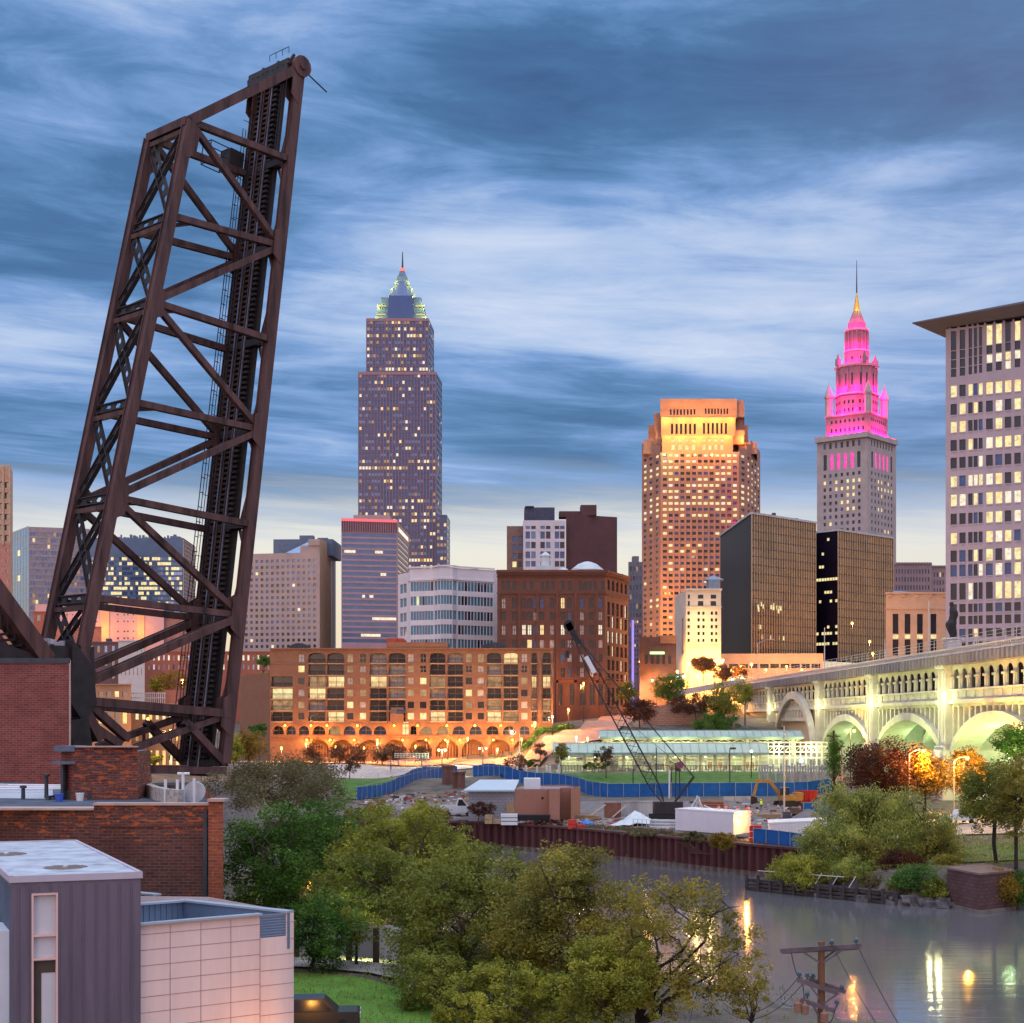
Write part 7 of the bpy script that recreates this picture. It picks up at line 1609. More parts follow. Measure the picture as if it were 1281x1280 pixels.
for f in (1.0,):
    for h in (1.2, 1.6): mb.beam(Cn[8] + o * f - nC * h, Cn[0] + o * f - nC * h - cd * 6, .07, .07, nC)
    for k in range(int(L / 2.4)): c = Cn[8] + cd * (k * 2.4) + o * f; mb.beam(c - nC * .6, c - nC * 1.65, .06, .06, cd)
mb.build('walkway', M_STD, br, uv=False)
mb = MB()                                                # bottom laterals seen between the floor and the right chord
for i in range(8): mb.beam(Cn[i] + nC * .6, Cn[i + 1] + o * .36 + nC * .6, .26, .26, nC); mb.beam(Cn[i] + o * .36 + nC * .6, Cn[i + 1].lerp(Cn[i], .5) + nC * .6, .28, .28, nC)
mb.build('bottom_lateral', M_ST, br, uv=False)
# ladder beside the right chord near the top, and the platform cage
mb = MB(); a, c = Cn[0].lerp(Cn[1], .2) - nC * 1.2, Cn[1] - nC * 1.2
for e in (0, .5): mb.tube(a + WW * (.9 + e), c + WW * (.9 + e), .06, n=5)
for k in range(24): p = a.lerp(c, k / 24); mb.tube(p + WW * .9, p + WW * 1.4, .035, n=4)
mb.build('ladder', M_STD, br, uv=False)
q = Cn[1].lerp(Cn[2], .05) + o - nC * 3.2; mb = MB()
B8 = [q + cd * a + WW * b_ - nC * e for e in (0, 2.6) for a, b_ in ((0, 0), (2.6, 0), (2.6, 1.6), (0, 1.6))]
for i, j in ((0, 1), (1, 2), (2, 3), (3, 0), (4, 5), (5, 6), (6, 7), (7, 4), (0, 4), (1, 5), (2, 6), (3, 7)): mb.tube(B8[i], B8[j], .07, n=5)
for k in (.5,):
    for i, j, e, f in ((0, 1, 4, 5), (4, 5, 0, 1)): mb.tube(B8[i].lerp(B8[j], k), B8[e].lerp(B8[f], k) if i == 0 else B8[i].lerp(B8[j], k), .05, n=4)
mb.build('platform_cage', M_STD, br, uv=False)
mb = MB(); mb.hexa([q + cd * a + WW * b_ + nC * e for e in (.2, 2.2) for a, b_ in ((.2, 0), (2.8, 0), (2.8, 1.8), (.2, 1.8))]); mb.build('machinery_box', M_STD, br)
# head of the leaf: end floor with ribs, corner plates, railing
hd = (Cn[0] - Bn[0]).normalized(); mb = MB()
mb.beam(Cn[0] - cd * .2 - nC * 1.0, Cn[0] - cd * .2 + o - nC * 1.0, 1.3, 1.5, cd)
for k in range(9): c = Cn[0] + o * (k / 8) - cd * .2 - nC * 1.3; mb.beam(c - nC * .3, c + nC * .4 + cd * (.6 if k % 3 else 1.4), .3, .35, WW)
mb.build('end_floor', M_STD, br)
for e in (0, WID):
    mb = MB(); c = Cn[0] + WW * e
    K = 12; ring0 = [c + (cd * math.cos(t) + nC * math.sin(t)) * 1.25 for t in [2 * PI * k / K for k in range(K)]]
    for s_ in (-.75, .75): mb.poly([p + WW * s_ for p in ring0])
    for k in range(K): mb.poly([ring0[k] - WW * .75, ring0[(k + 1) % K] - WW * .75, ring0[(k + 1) % K] + WW * .75, ring0[k] + WW * .75])
    mb.tube(c - WW * .95, c + WW * .95, .42, n=12); mb.build('corner_casting', M_ST, br)
mb = MB(); c = Cn[0] + cd * 1.6 - nC * .2
for k in range(4): mb.tube(c + o * (k * .16 + .1) - nC * .9, c + o * (k * .16 + .1) - nC * .9 + UP * .7, .04, n=5)
mb.tube(c + o * .1 - nC * .9 + UP * .7, c + o * .58 - nC * .9 + UP * .7, .04, n=5); mb.tube(Cn[0] + nC * .8, Cn[0] + nC * 4.2 - UP * 1.1, .09, n=5); mb.build('top_railing', M_STD, br, uv=False)
mb = MB(); hx = Cn[2] + o * .97; mb.tube(Cn[0] + o - nC * 1.9 - cd * 12, Cn[8] + o - nC * 2.1, .06, n=5)
for k in range(40): c = (Cn[0] + o - nC * 1.9 - cd * 12).lerp(Cn[8] + o - nC * 2.1, k / 40); mb.beam(c, c + nC * .6, .08, .08, cd)
mb.build('cable_run', M_STD, br, uv=False)
# heel: trunnion, rocker girders, counterweight arms
for e in (0, WID):
    oo = WW * e; mb = MB(); a = [on_near(86, 800) + oo, on_near(112, 836) + oo, on_near(116, 880) + oo, on_near(100, 905) + oo, on_near(84, 880) + oo]
    for s_ in (-.8, .8): mb.poly([p + WW * s_ for p in a])
    for k in range(5): mb.poly([a[k] - WW * .8, a[(k + 1) % 5] - WW * .8, a[(k + 1) % 5] + WW * .8, a[k] + WW * .8])
    mb.build('heel_plate', M_STD, br)
    mb = MB(); mb.ibeam(on_near(96, 815) + oo, on_near(113, 850) + oo, 1.2, 1.4, WW); mb.ibeam(on_near(-60, 672) + oo, on_near(52, 826) + oo, 1.6, 3.0, WW); mb.ibeam(on_near(96, 895) + oo, on_near(150, 932) + oo, .8, .8, WW); mb.build('counterweight_arm', M_ST, br)
    mb = MB(); mb.ibeam(on_near(-80, 790) + oo, on_near(60, 835) + oo, 1.4, 2.0, WW); mb.ibeam(on_near(90, 900) + oo, on_near(100, 975) + oo, 2.2, 2.6, WW); mb.ibeam(on_near(-40, 740) + oo, on_near(-10, 830) + oo, .8, .9, WW); mb.build('support_girder', M_STD, br)
mb = MB()
for k in range(7): p = on_near(2 + k * 9, 786 + k * 7); mb.beam(p, p + o, .25, .25, UP); mb.beam(p, p + UP * 1.4, .2, .2, WW)
for py in (812, 838, 862, 886): p = on_near(100, py); mb.beam(p, p + o, .6, .8, UP)
mb.build('cross_girder', M_STD, br)
mb = MB(); r = random.Random(4)
for k in range(16): p = on_near(58 + r.random() * 30, 800 + r.random() * 10) + WW * r.random() * 6; mb.hexa([p + Vector((x, y, z)) * r.uniform(.15, .35) for z in (-1, 1) for x, y in ((-1, -1), (1, -1), (1, 1), (-1, 1))])
mb.build('machinery_gear', mat('pale_clutter', (.42, .40, .45), .7), br, kind='stuff')
mb = MB(); p = on_near(60, 822); mb.hexa([p + WW * a + DW * b_ + UP * z for z in (-2.4, 1.2) for a, b_ in ((-.3, -1), (-.3, 5.2), (WID, 5.2), (WID, -1))]); mb.build('machinery_floor', M_STD, br)
pr_ = T('bridge_pier', 'concrete pier under the foot of the raised lattice bridge', 'bridge pier', (on_near(250, 985).x, on_near(250, 985).y, 0)); mb = MB(); c = Cn[8] + o * .5 - UP * 3.2
mb.obox(c, DW, WW, -2, Cn[8].z - 2.3, -6, 2.5, -WID * .8, WID * .8); mb.build('pier', mat('pier_concrete', (.22, .20, .20), .9, .25), pr_)

# ================================================================ BRICK BUILDINGS, LEFT FOREGROUND
M_B1 = brick('old_brick', (.165, .056, .046), (.085, .034, .034), (.17, .11, .10), .56, .19, .5, ((.52, .125, .045), .615), .42, top=(12.6, 14.2))
M_B1R = brick('old_brick_red', (.36, .085, .048), (.22, .055, .042), (.3, .15, .1), .56, .19, .4, ((.55, .17, .06), .56), .5)
M_B2 = brick('plain_brick', (.25, .068, .058), (.15, .044, .042), (.27, .14, .13), .62, .21, .45, ((.32, .09, .07), .6), .5); M_TAR = mat('tar_roof', (.070, .085, .125), .75, .35, .35, spec=.4); M_COP = mat('coping_tile', (.46, .32, .28), .85, .15, 1)
D = 95; Zr = Z(1009.5, D)
b = Bld('brick_warehouse', 'old dark brick building with spalled orange bricks and a flat tar roof', 'building', (X(150, D), D, 4))
A, M_, Q = C2(-70, D + 1.5), C2(119, D), C2(262, D - .3); Q2 = C2(280, D - .6)
zl, zr_ = Z(1013.5, D), Z(1007.2, D)
b.face(A, M_, 3, zl, [], mi=0); b.face((M_[0] + .005, M_[1] - .32), (Q[0], Q[1] - .05), 3, zr_, [], mi=0); b.face((Q[0] + .005, Q[1] - .36), (Q2[0], Q2[1] - .2), 3, Z(1002, D), [], mi=1)
b.wall.poly([(M_[0] + .005, M_[1] - .32, 3), (M_[0] + .005, M_[1] + .6, 3), (M_[0] + .005, M_[1] + .6, zr_), (M_[0] + .005, M_[1] - .32, zr_)])
b.wall.poly([(Q2[0], Q2[1] - .2, 3), (Q2[0] - 8, Q2[1] + 34, 3), (Q2[0] - 8, Q2[1] + 34, zr_), (Q2[0], Q2[1] - .2, zr_)], 1)
b.wall.box(M_[0] + .01, Q[0], D - .50, D + .5, zr_ + .001, zr_ + .14, 2); b.wall.box(A[0], M_[0], D - .2, D + 1.8, zl + .001, zl + .12, 2); b.wall.box(Q[0] + .006, Q2[0] + .15, D - 1.05, D + .4, Z(1002, D) + .001, Z(1002, D) + .16, 2)
b.wall.box(Q[0] - .35, Q[0] - .12, D - .46, D - .36, 3, Z(1013, D), 3)       # dark joint
b.wall.box(M_[0] + .4, Q[0] - .3, D - .42, D - .3, Z(1033.5, D), Z(1032.3, D), 0)
b.finish([M_B1, M_B1R, M_COP, ROOFD])
zd = zl - .35
mb = MB(); mb.poly([(A[0], D + 1, zd), (Q2[0] - .2, D + .2, zd), (Q2[0] - 7.6, D + 33, zd), (A[0] - 20, D + 62, zd), (A[0] - 20, D + 5, zd)]); mb.build('roof', M_TAR, b.T)
mb = MB(); mb.poly([(X(-40, 118), 118, zd + .02), (X(66, 116), 116, zd + .02), (X(66, 140), 140, zd + .02), (X(-40, 150), 150, zd + .02)]); mb.build('white_roofing', mat('white_membrane', (.42, .44, .50), .7, .12), b.T)
# tall plain brick block
D = 150; b = Bld('brick_tower_block', 'tall plain red brick block with dark coping below the bridge arm', 'building', (X(30, D), D, 4))
A, Q = C2(-90, D), C2(86.5, D); b.face(A, Q, 4, Z(825, D)); b.rest([Q, back(Q, 14, 1.06), (A[0], D + 14), A], 4, Z(825, D)); b.roof([A, Q, back(Q, 14, 1.06), (A[0], D + 14)], Z(825, D)); b.wall.box(A[0], Q[0] + .12, D - .14, D - .02, Z(825, D) - .35, Z(825, D) + .12, 1); b.wall.box(Q[0] + .02, Q[0] + .14, D - .14, D + .1, 4, Z(826, D), 2); b.finish([M_B2, ROOFD, M_COP])
# brick stair head on the roof
D = 115; b = Bld('brick_penthouse', 'squat brick roof house with weathered metal cap on the tar roof', 'roof house', (X(124, D), D, zd))
A, M_, Q = C2(76, D + 1.5), C2(92, D), C2(172, D + .6); zt = Z(935, D)
b.face(A, M_, zd - .2, zt - .3, mi=1); b.face(M_, Q, zd - .2, zt); b.rest([Q, (Q[0] - .5, D + 7), (A[0], D + 8), A], zd - .2, zt - .3); b.roof([A, M_, Q, (Q[0] - .5, D + 7), (A[0], D + 8)], zt - .31, 2)
b.wall.box(A[0] - .05, M_[0] + .1, D - .1, D + 3, zt - .3, zt + .1, 2); b.wall.box(A[0] - .2, M_[0] + .2, D - .3, D + 1.2, zt - 1.2, zt - 1.0, 2); b.wall.box(M_[0] + .1, Q[0] + .1, D - .08, D + .5, zt + .002, zt + .1, 3)
b.wall.box(A[0] + .45, A[0] + .62, D - .15, D + .9, zd - .2, zt - 1.3, 4); b.finish([M_B1, M_B2, mat('blue_lead', (.10, .13, .19), .5, .3), M_COP, ROOFD])
# roof clutter
def roof_item(name, label, cat, px, py, group=None):
    D_ = Dz(py, zd); return T(name, label, cat, (X(px, D_), D_, zd), group), D_
t_, d = roof_item('satellite_dish', 'white satellite dish on a short mast by the brick block', 'dish', 33, 968); l = t_.location; mb = MB(); mb.tube(l, l + Vector((0, 0, 1.6)), .06); mb.build('mast', M_GALV, t_, uv=False); mb = MB(); c = l + Vector((0, -.2, 2.0)); mb.lathe(c, [(.05, 0), (.05, .01)], 8)
K = 16; rad = .55
for a in range(K):
    t0, t1 = 2 * PI * a / K, 2 * PI * (a + 1) / K; mb.poly([c + Vector((0, .18, 0)), c + Vector((rad * math.cos(t0), 0, rad * math.sin(t0))), c + Vector((rad * math.cos(t1), 0, rad * math.sin(t1)))])
mb.tube(c, c + Vector((0, -.6, -.2)), .03, n=5); mb.build('reflector', M_WT, t_)
t_, d = roof_item('roof_unit', 'grey green air handling box on the white roofing', 'air conditioner', 53, 978); l = t_.location; mb = MB(); mb.box(l.x - .75, l.x + .75, l.y, l.y + 1, l.z + .1, l.z + 1.7); mb.build('casing', mat('unit_green', (.14, .19, .19), .6), t_); mb = MB()
for k in range(6): mb.box(l.x - .65, l.x + .65, l.y - .06, l.y - .005, l.z + .3 + k * .22, l.z + .38 + k * .22)
mb.build('louvre', ROOFD, t_, uv=False)
for px, py, h, lb in [(58, 999, 1.6, 'slim dark vent pipe on the white roofing'), (29, 1000, .8, 'short stubby dark vent on the tar roof')]:
    t_, d = roof_item('vent_pipe', lb, 'vent', px, py); l = t_.location; mb = MB(); mb.lathe(l, [(.16, 0), (.14, h), (.26, h + .02), (.26, h + .18), (.05, h + .22)], 10); o_ = mb.build('pipe', ROOFD, t_, uv=False)
t_, d = roof_item('roof_pipe_run', 'pale horizontal pipes lying across the white roofing', 'pipe', 20, 992); l = t_.location; mb = MB()
for k in range(3): mb.tube((X(-20, d), d + k * 3, zd + .3 + k * .05), (X(72, d), d + k * 3 + 1, zd + .3), .10, n=6)
mb.build('pipes', M_WT, t_, uv=False)
t_, d = roof_item('stone_curb', 'curved crumbling pale parapet at the roof corner', 'parapet', 215, 1000); mb = MB(); pts = [(168, 986), (172, 993), (185, 996), (198, 1001), (212, 1004), (226, 1004.5)]; pw = [Vector((X(px, Dz(py, zd)), Dz(py, zd), zd)) for px, py in pts]
for a, c in zip(pw[:-1], pw[1:]): mb.beam(a + Vector((0, 0, .4)), c + Vector((0, 0, .35)), .55, 1.1)
mb.build('stones', mat('crumbled_stone', (.40, .36, .33), .95, .4, 2.5, bump=.8, bscale=4), t_)
t_, d = roof_item('white_pipework', 'white upright pipe frame and round vent on the roof edge', 'pipework', 235, 1004); l = t_.location; mb = MB()
for px, h in ((207, 1.6), (222, 1.6), (229, 2.1), (243, 1.7)): x = X(px, d); mb.tube((x, l.y, zd), (x, l.y, zd + h), .11, n=8)
mb.tube((X(222, d), l.y, zd + 2.0), (X(237, d), l.y, zd + 2.0), .10, n=8); mb.build('pipes', M_WT, t_, uv=False); mb = MB(); mb.tube((X(241, d), l.y + .6, zd + .7), (X(241, d), l.y + .9, zd + .7), .75, n=18); mb.build('round_vent', mat('vent_grey', (.5, .5, .52), .6), t_, uv=False)
for px, py, m_, lb in [(100, 1002, M_WT, 'small white bucket in the junk on the tar roof'), (74, 1003, mat('bucket_blue', (.04, .10, .5), .5), 'small blue bucket in the junk on the tar roof'), (148, 1000, mat('pot_red', (.5, .05, .04), .5), 'red topped roof drain pot')]:
    t_, d = roof_item('bucket', lb, 'bucket', px, py); mb = MB(); mb.lathe(t_.location, [(.24, 0), (.3, .5), (.32, .5), (.32, .56), (.05, .57)], 10); mb.build('body', m_, t_, uv=False)
t_, d = roof_item('roof_junk', 'heap of torn dark roofing felt beside the brick roof house', 'junk heap', 88, 1000); mb = MB(); r = random.Random(2)
for k in range(14): l = t_.location + Vector((r.uniform(-1.4, 1.4), r.uniform(-.6, .6), 0)); a = r.uniform(0, 3); mb.obox(l, (math.cos(a), math.sin(a)), (-math.sin(a), math.cos(a)), zd, zd + r.uniform(.1, .7), -.5, .5, -.12, .12)
mb.build('scraps', mat('felt_dark', (.06, .065, .08), .9), t_)

# ================================================================ MODERN ZINC AND PANEL BUILDING
M_ZN = mat('zinc_panel', (.165, .135, .185), .42, .22, .8, metal=.35, spec=.5, streak=True, bump=.12, bscale=1.2); M_ZB = mat('zinc_blue', (.17, .23, .33), .45, .1, .5, metal=.3); M_WRF = mat('pale_roof', (.42, .45, .52), .6, .28, .8)
A, Bq, Cq = C2(14, 67), C2(176, 69), C2(94, 88); zt = 13.45
Dq = (A[0] + Cq[0] - Bq[0], A[1] + Cq[1] - Bq[1]); W = math.dist(A, Bq)
b = Bld('modern_house', 'modern grey zinc clad block with pale pink panelled wing', 'house', (A[0], A[1], 5))
U = lambda px: (px - 14) / 162 * W
b.face(A, Bq, 4.8, zt - .02, [(U(38.5), U(71.5), 4.8, zt - (1120 - 1102) * .0338, None)], .25)
b.rest([Bq, Cq, Dq, A], 4.8, zt - .02)
ux = Vector(((Bq[0] - A[0]) / W, (Bq[1] - A[1]) / W)); n = Vector((ux.y, -ux.x))
for px in (23, 37.3, 73, 87.5, 103, 119, 134, 149, 164): b.wall.obox(A, ux, n, 4.8, zt - .3, U(px) - .02, U(px) + .02, .003, .055)
for px in (47, 63): b.wall.obox(A, ux, n, zt - .55, zt - .3, U(px) - .02, U(px) + .02, .003, .055)
b.finish([M_ZN])
wn_ = MB(); u0, u1, zt_w = U(38.5), U(71.5), zt - .61
wn_.obox(A, ux, n, 4.9, zt_w, u0 + .08, u1 - .08, -.22, -.18); pane = wn_.build('window', None or mat('pale_blind', (.58, .58, .64), .35, .05, spec=.7), b.T)
fr_ = MB()
for a_, c_ in ((u0 + .005, u0 + .09), (u1 - .09, u1 - .005)): fr_.obox(A, ux, n, 4.85, zt_w - .005, a_, c_, -.17, .06)
for z in (zt_w - .09, zt - 2.45, zt - 3.44): fr_.obox(A, ux, n, z, z + .085, u0 + .092, u1 - .092, -.17, .055)
fr_.build('window_frame', mat('pink_frame', (.72, .47, .44), .5, .03), pane, uv=False)
lo = MB(); lo.obox(A, ux, n, 5, zt - 3.95, u0 + .1, u0 + .42, -.175, -.15); lo.obox(A, ux, n, zt - 4.0, zt - 3.5, u0 + .1, u1 - .1, -.176, -.152); lo.build('dark_interior', mat('interior_dark', (.08, .06, .05), .4), pane, uv=False)
mb = MB(); mb.prism([A, Bq, Cq, Dq], zt, zt + .09); mb.build('roof', M_WRF, b.T)
mb = MB(); P4 = [A, Bq, Cq, Dq]
for p, q in zip(P4, P4[1:] + P4[:1]): d = Vector((q[0] - p[0], q[1] - p[1])); L = d.length; d /= L; mb.obox(p, d, (d.y, -d.x), zt - .13, zt + .15, -.06, L + .06, -.08, .08)
mb.build('roof_edge', mat('edge_trim', (.52, .47, .56), .5, .08, metal=.3), b.T)
for px, py, rx in ((82, 1087.5, .95), (8, 1071, .95)):
    d = (CZ - zt) * F / (py - HY); c = (X(px, d), d); mb = MB()
    k_ = 26; pts_ = [(c[0] + rx * (1 + .08 * math.sin(k * 2.7)) * math.cos(2 * PI * k / k_), c[1] + rx * 1.25 * (1 + .07 * math.cos(k * 3.1)) * math.sin(2 * PI * k / k_)) for k in range(k_)]; mb.prism(pts_, zt + .092, zt + .10); mb.build('rust_puddle', mat('rust_puddle_stain', (.17, .12, .10), .5, .45, 2.2), b.T)
    mb = MB(); mb.lathe((*c, zt + .1), [(.14, 0), (.14, .06), (.02, .1)], 10); mb.build('roof_drain', M_GALV, b.T, uv=False)
# left blue face details
mb = MB(); L2 = Vector((Dq[0] - A[0], Dq[1] - A[1])).normalized()
for k in range(8): mb.obox(A, L2, (-L2.y, L2.x), 4.9, zt - .3, k * .6 + .3, k * .6 + .34, .003, .05)
mb.build('standing_seams', M_ZB, b.T, uv=False)
mb = MB(); a = C2(-40, 66); mb.obox((A[0] - .02, A[1] + .3), (-1, 0), (0, 1), 4.8, Z(1164, 67.5), 0.02, 4, 0, 3); mb.build('side_wing', mat('panel_grey_blue', (.52, .55, .62), .7, .05), b.T)
# pink panel wing
M_PP = mat('pink_panel', (.76, .585, .56), .6, .085, .9, streak=True); M_SEAM = mat('panel_joint', (.34, .22, .23), .8)
p0, p1, p2 = Vector((Bq[0] - .15, Bq[1] + .25)), Vector(C2(331.5, 72.5)), Vector(C2(367.5, 74.0)); zp = Z(1155.5, 69.1)
zp = 11.25; dv = (p2 - p0); Wp = dv.length; dv /= Wp; nv = Vector((dv.y, -dv.x)); bk_ = -nv
mb = MB(); L1 = (p1 - p0).length
z_n = zp - 1.05
mb.poly([(*(p0), 4.8), (*(p0 + dv * L1), 4.8), (*(p0 + dv * L1), zp), (*(p0), zp)]); mb.poly([(*(p0 + dv * L1), 4.8), (*(p0 + dv * Wp), 4.8), (*(p0 + dv * Wp), z_n), (*(p0 + dv * L1), z_n)])
mb.poly([(*(p0 + dv * (Wp - .42)), z_n), (*(p0 + dv * Wp), z_n), (*(p0 + dv * Wp), zp), (*(p0 + dv * (Wp - .42)), zp)])
e = p0 + dv * Wp; e2 = e + bk_ * 8.4; mb.poly([(*e, 4.8), (*e2, 4.8), (*e2, zp), (*e, zp)]); mb.poly([(*(p0 + bk_ * 16), 4.8), (*e2, 4.8), (*e2, zp), (*(p0 + bk_ * 16), zp)])
wing = mb.build('panel_wall', M_PP, b.T)
mb = MB()
rowh = .68
for k in range(10):
    z = zp - .42 - k * rowh
    if z > 4.8: mb.obox(p0, dv, nv, z - .012, z + .012, 0, L1, .003, .012); mb.obox(p0, dv, nv, z - .012 - (.1 if z < z_n else .0), z + .012 - (.1 if z < z_n else 0), L1 + .02 if z < z_n - .1 else Wp - .42, Wp, .003, .012)
for k in range(1, 4): u = L1 * k / 4; mb.obox(p0, dv, nv, 4.8, zp - .1, u - .012, u + .012, .004, .013)
mb.obox(p0, dv, nv, 4.8, zp - .02, L1 - .015, L1 + .015, .004, .013); mb.build('panel_joints', M_SEAM, b.T, uv=False)
mb = MB(); M_CPG = mat('coping_blue', (.40, .46, .54), .45, .08, metal=.3)
def cop(a, c, z, w_=.42): mb.beam((*a, z), (*c, z), w_, .09)
cop(p0, p0 + dv * (L1 + .02), zp + .05); i1 = p0 + bk_ * 7.2; i2 = i1 + dv * (Wp - 1.9); cop(i1, i2, zp + .05, .5); cop(i2, e - dv * .2, zp + .052, .5)
j1 = p0 + bk_ * 14.5; j2 = j1 + dv * (Wp - 3.0); cop(j1, j2, zp + .05, .5); cop(j2, j2 + bk_ * -4.0 + dv * 1.2, zp + .052, .5); mb.build('coping', M_CPG, b.T)
mb = MB(); mb.obox(i1, dv, nv, 9.6, zp, 0, Wp - 1.9, -.2, -.02); d2 = (e - dv * .2 - i2); l2 = d2.length; d2 /= l2; mb.obox(i2, d2, (d2.y, -d2.x), 9.6, zp, 0, l2, .0, .15)
mb.obox(j1, dv, nv, 9.6, zp, 0, Wp - 3.0, -.2, -.02)
for q_, L_ in ((i1, Wp - 1.9), (j1, Wp - 3)):
    for k in range(int(L_ / .3)): mb.obox(q_, dv, nv, 9.7, zp - .02, k * .3, k * .3 + .03, -.015, .03)
mb.build('parapet_lining', M_ZB, b.T)
mb = MB(); mb.poly([(*(p0 + dv * .05), 9.75), (*(p0 + dv * Wp - dv * .1), 9.75), (*(e2 - dv * .5), 9.75), (*(p0 + bk_ * 14.4), 9.75)]); mb.build('terrace', M_WRF, b.T)
mb = MB()
for k in range(8): z = z_n + .06 + k * .125; mb.obox(p0, dv, nv, z, z + .03, L1 + .02, Wp - .43, -.05, -.02)
mb.obox(p0, dv, nv, zp - .05, zp + .0, L1 + .02, Wp - .43, -.06, -.0); mb.build('terrace_railing', mat('rail_grey', (.30, .33, .40), .5, metal=.4), b.T, uv=False)
t_ = T('chimney_vent', 'round steel flue pipe with dark cap on the modern house terrace', 'vent', (*(i1 + dv * 2.3 + bk_ * .5), 9.75)); l = t_.location; mb = MB(); mb.lathe(l, [(.22, 0), (.22, 2.2), (.2, 2.25)], 14); mb.build('flue', M_GALV, t_, uv=False); mb = MB(); mb.lathe(l + Vector((0, 0, 2.2)), [(.33, 0), (.33, .5), (.36, .5), (.36, .56), (.03, .6)], 14); mb.build('cap', M_BLK, t_, uv=False)
t_ = lamp(374, 1312, 71.2, 'o', 230, 'street lamp assumed on the lawn for warm glow by the pink panel corner just below the picture', 'post', .2)  # unseen lamp, assumed and added to warm the lower corner of the pink wall

# ================================================================ RIGHT BANK: PIER, DOCK, ROCKS
pc = [(X(1185, 175), 175), (X(1226, 168), 168), (X(1268, 172), 172), (X(1232, 180), 180)]
b = Bld('stone_pier', 'square old stone pier overgrown with ivy at the water edge', 'pier', (pc[1][0], pc[1][1], 0)); mb = MB(); mb.prism(pc, -2, 4.05); mb.build('masonry', brick('pier_stone', (.145, .075, .075), (.10, .055, .06), (.07, .05, .05), .9, .38, .5), b.T)
mb = MB(); c_ = Vector((sum(p[0] for p in pc) / 4, sum(p[1] for p in pc) / 4)); mb.prism([tuple(c_ + (Vector(p) - c_) * 1.07) for p in pc], -2, .35); mb.build('footing', mat('wet_concrete', (.17, .14, .13), .7, .3), b.T); bpy.data.objects.remove(bpy.data.objects['wall']) if False else None
b.wall.prism([tuple(c_ + (Vector(p) - c_) * 1.03) for p in pc], 4.051, 4.25); b.wall.build('cap', mat('pier_cap', (.20, .13, .12), .9, .25), b.T)
r = random.Random(9); M_ROCK = mat('bank_rock', (.13, .12, .13), .9, .4, 1.2, bump=.7, bscale=4)
mb = MB()
for k in range(160):
    f = r.random(); a, c = ((30, 191.5), (41.7, 176.5)) if f < .45 else ((41.7, 176.5), (46.8, 173.2)) if f < .7 else ((50, 172), (62, 179))
    q = r.random(); p = Vector((a[0] + (c[0] - a[0]) * q + r.uniform(-.4, 1.4), a[1] + (c[1] - a[1]) * q + r.uniform(-.5, 1.8), r.uniform(-.1, .75))); s_ = r.uniform(.25, .8)
    pts_ = [p + Vector((x * s_ * r.uniform(.6, 1.1), y * s_ * r.uniform(.6, 1.1), z * s_ * r.uniform(.4, .8))) for z in (-1, 1) for x, y in ((-1, -1), (1, -1), (1, 1), (-1, 1))]; mb.hexa(pts_)
o = mb.build('shore_rocks', M_ROCK, uv=False); o['kind'] = 'stuff'
t_ = T('timber_dock', 'rotting dark timber dock along the bank under the leaning bushes', 'dock', (34, 187, 0)); M_DK = mat('rotten_timber', (.060, .048, .050), .9, .4, 1.5); mb = MB(); A, Q = Vector((28.5, 192)), Vector((42.6, 176.0)); W = (Q - A).length; ux = (Q - A) / W; n_ = Vector((ux.y, -ux.x))
if n_.y > 0: n_ = -n_
for z in (.05, .5, .95): mb.obox(A, ux, n_, z, z + .32, 0, W, .0, .35)
mb.obox(A, ux, n_, 1.28, 1.42, 0, W, -1.6, .4); mb.build('beams', M_DK, t_); mb = MB()
for k in range(13): c = A + ux * (W * k / 12) + n_ * .5; mb.tube((c.x, c.y, -1.5), (c.x, c.y, 1.0 + r.random() * 1.2), .2, n=7)
mb.build('piles', M_DK, t_, uv=False); mb = MB()
for k in range(5): c = A + ux * (5 + k * 2.4); mb.tube((c.x, c.y, 1.4), (c.x + .8, c.y, 2.7), .05, n=5)
mb.tube((A.x + 1, A.y, 2.3), (Q.x - 5, Q.y + 5, 2.6), .04, n=5); mb.build('rail', M_WT, t_, uv=False)
t_ = T('bank_ramp', 'rusty sloping ladder frame on the sheet pile wall', 'ladder', P(868, 1060, 212)); 
mb = MB()
wp = lambda f, z: (lambda a: (a[0] - .75 * .83, a[1] - .75 * .56, z))((6.3 + 29 * f, 248 - 43 * f))
for k in range(5): mb.tube(wp(.60 + k * .012, 3.6 - k * .05), wp(.66 + k * .012, 2.2), .06, n=5)
mb.tube(wp(.64, 2.2), wp(.74, 2.3), .08, n=5); mb.build('frame', M_SP, t_, uv=False)

# ================================================================ UTILITY POLE, FRONT RIGHT
D = 60; m_w = mat('pole_wood', (.20, .095, .055), .85, .3, 1.2, streak=True); m_arm = mat('grey_arm', (.13, .10, .115), .85, .3, 2)
px0 = 1027.5; l = Vector((X(px0, D), D, 2.5)); t_ = T('utility_pole', 'brown wooden utility pole with three tiers of crossarms rising from the bottom edge', 'utility pole', l)
mb = MB(); mb.tube(l, (l.x, l.y, Z(1178, D)), .20, .125, 14); mb.build('pole', m_w, t_, smooth=False)
def arm(a, c, off, name='crossarm'):
    mb = MB(); p, q = P(*a, D - off), P(*c, D - off); mb.beam(p, q, .13, .16); mb.build(name, m_arm, t_); return p, q
p, q = arm((976, 1189.5), (1077, 1183), .2); arm((979, 1190.5), (1073, 1185.5), -.2)
arm((997.5, 1226), (1047, 1242), .22); arm((1012, 1225), (1058, 1241), -.22); arm((1001.5, 1251), (1044, 1265), .22)
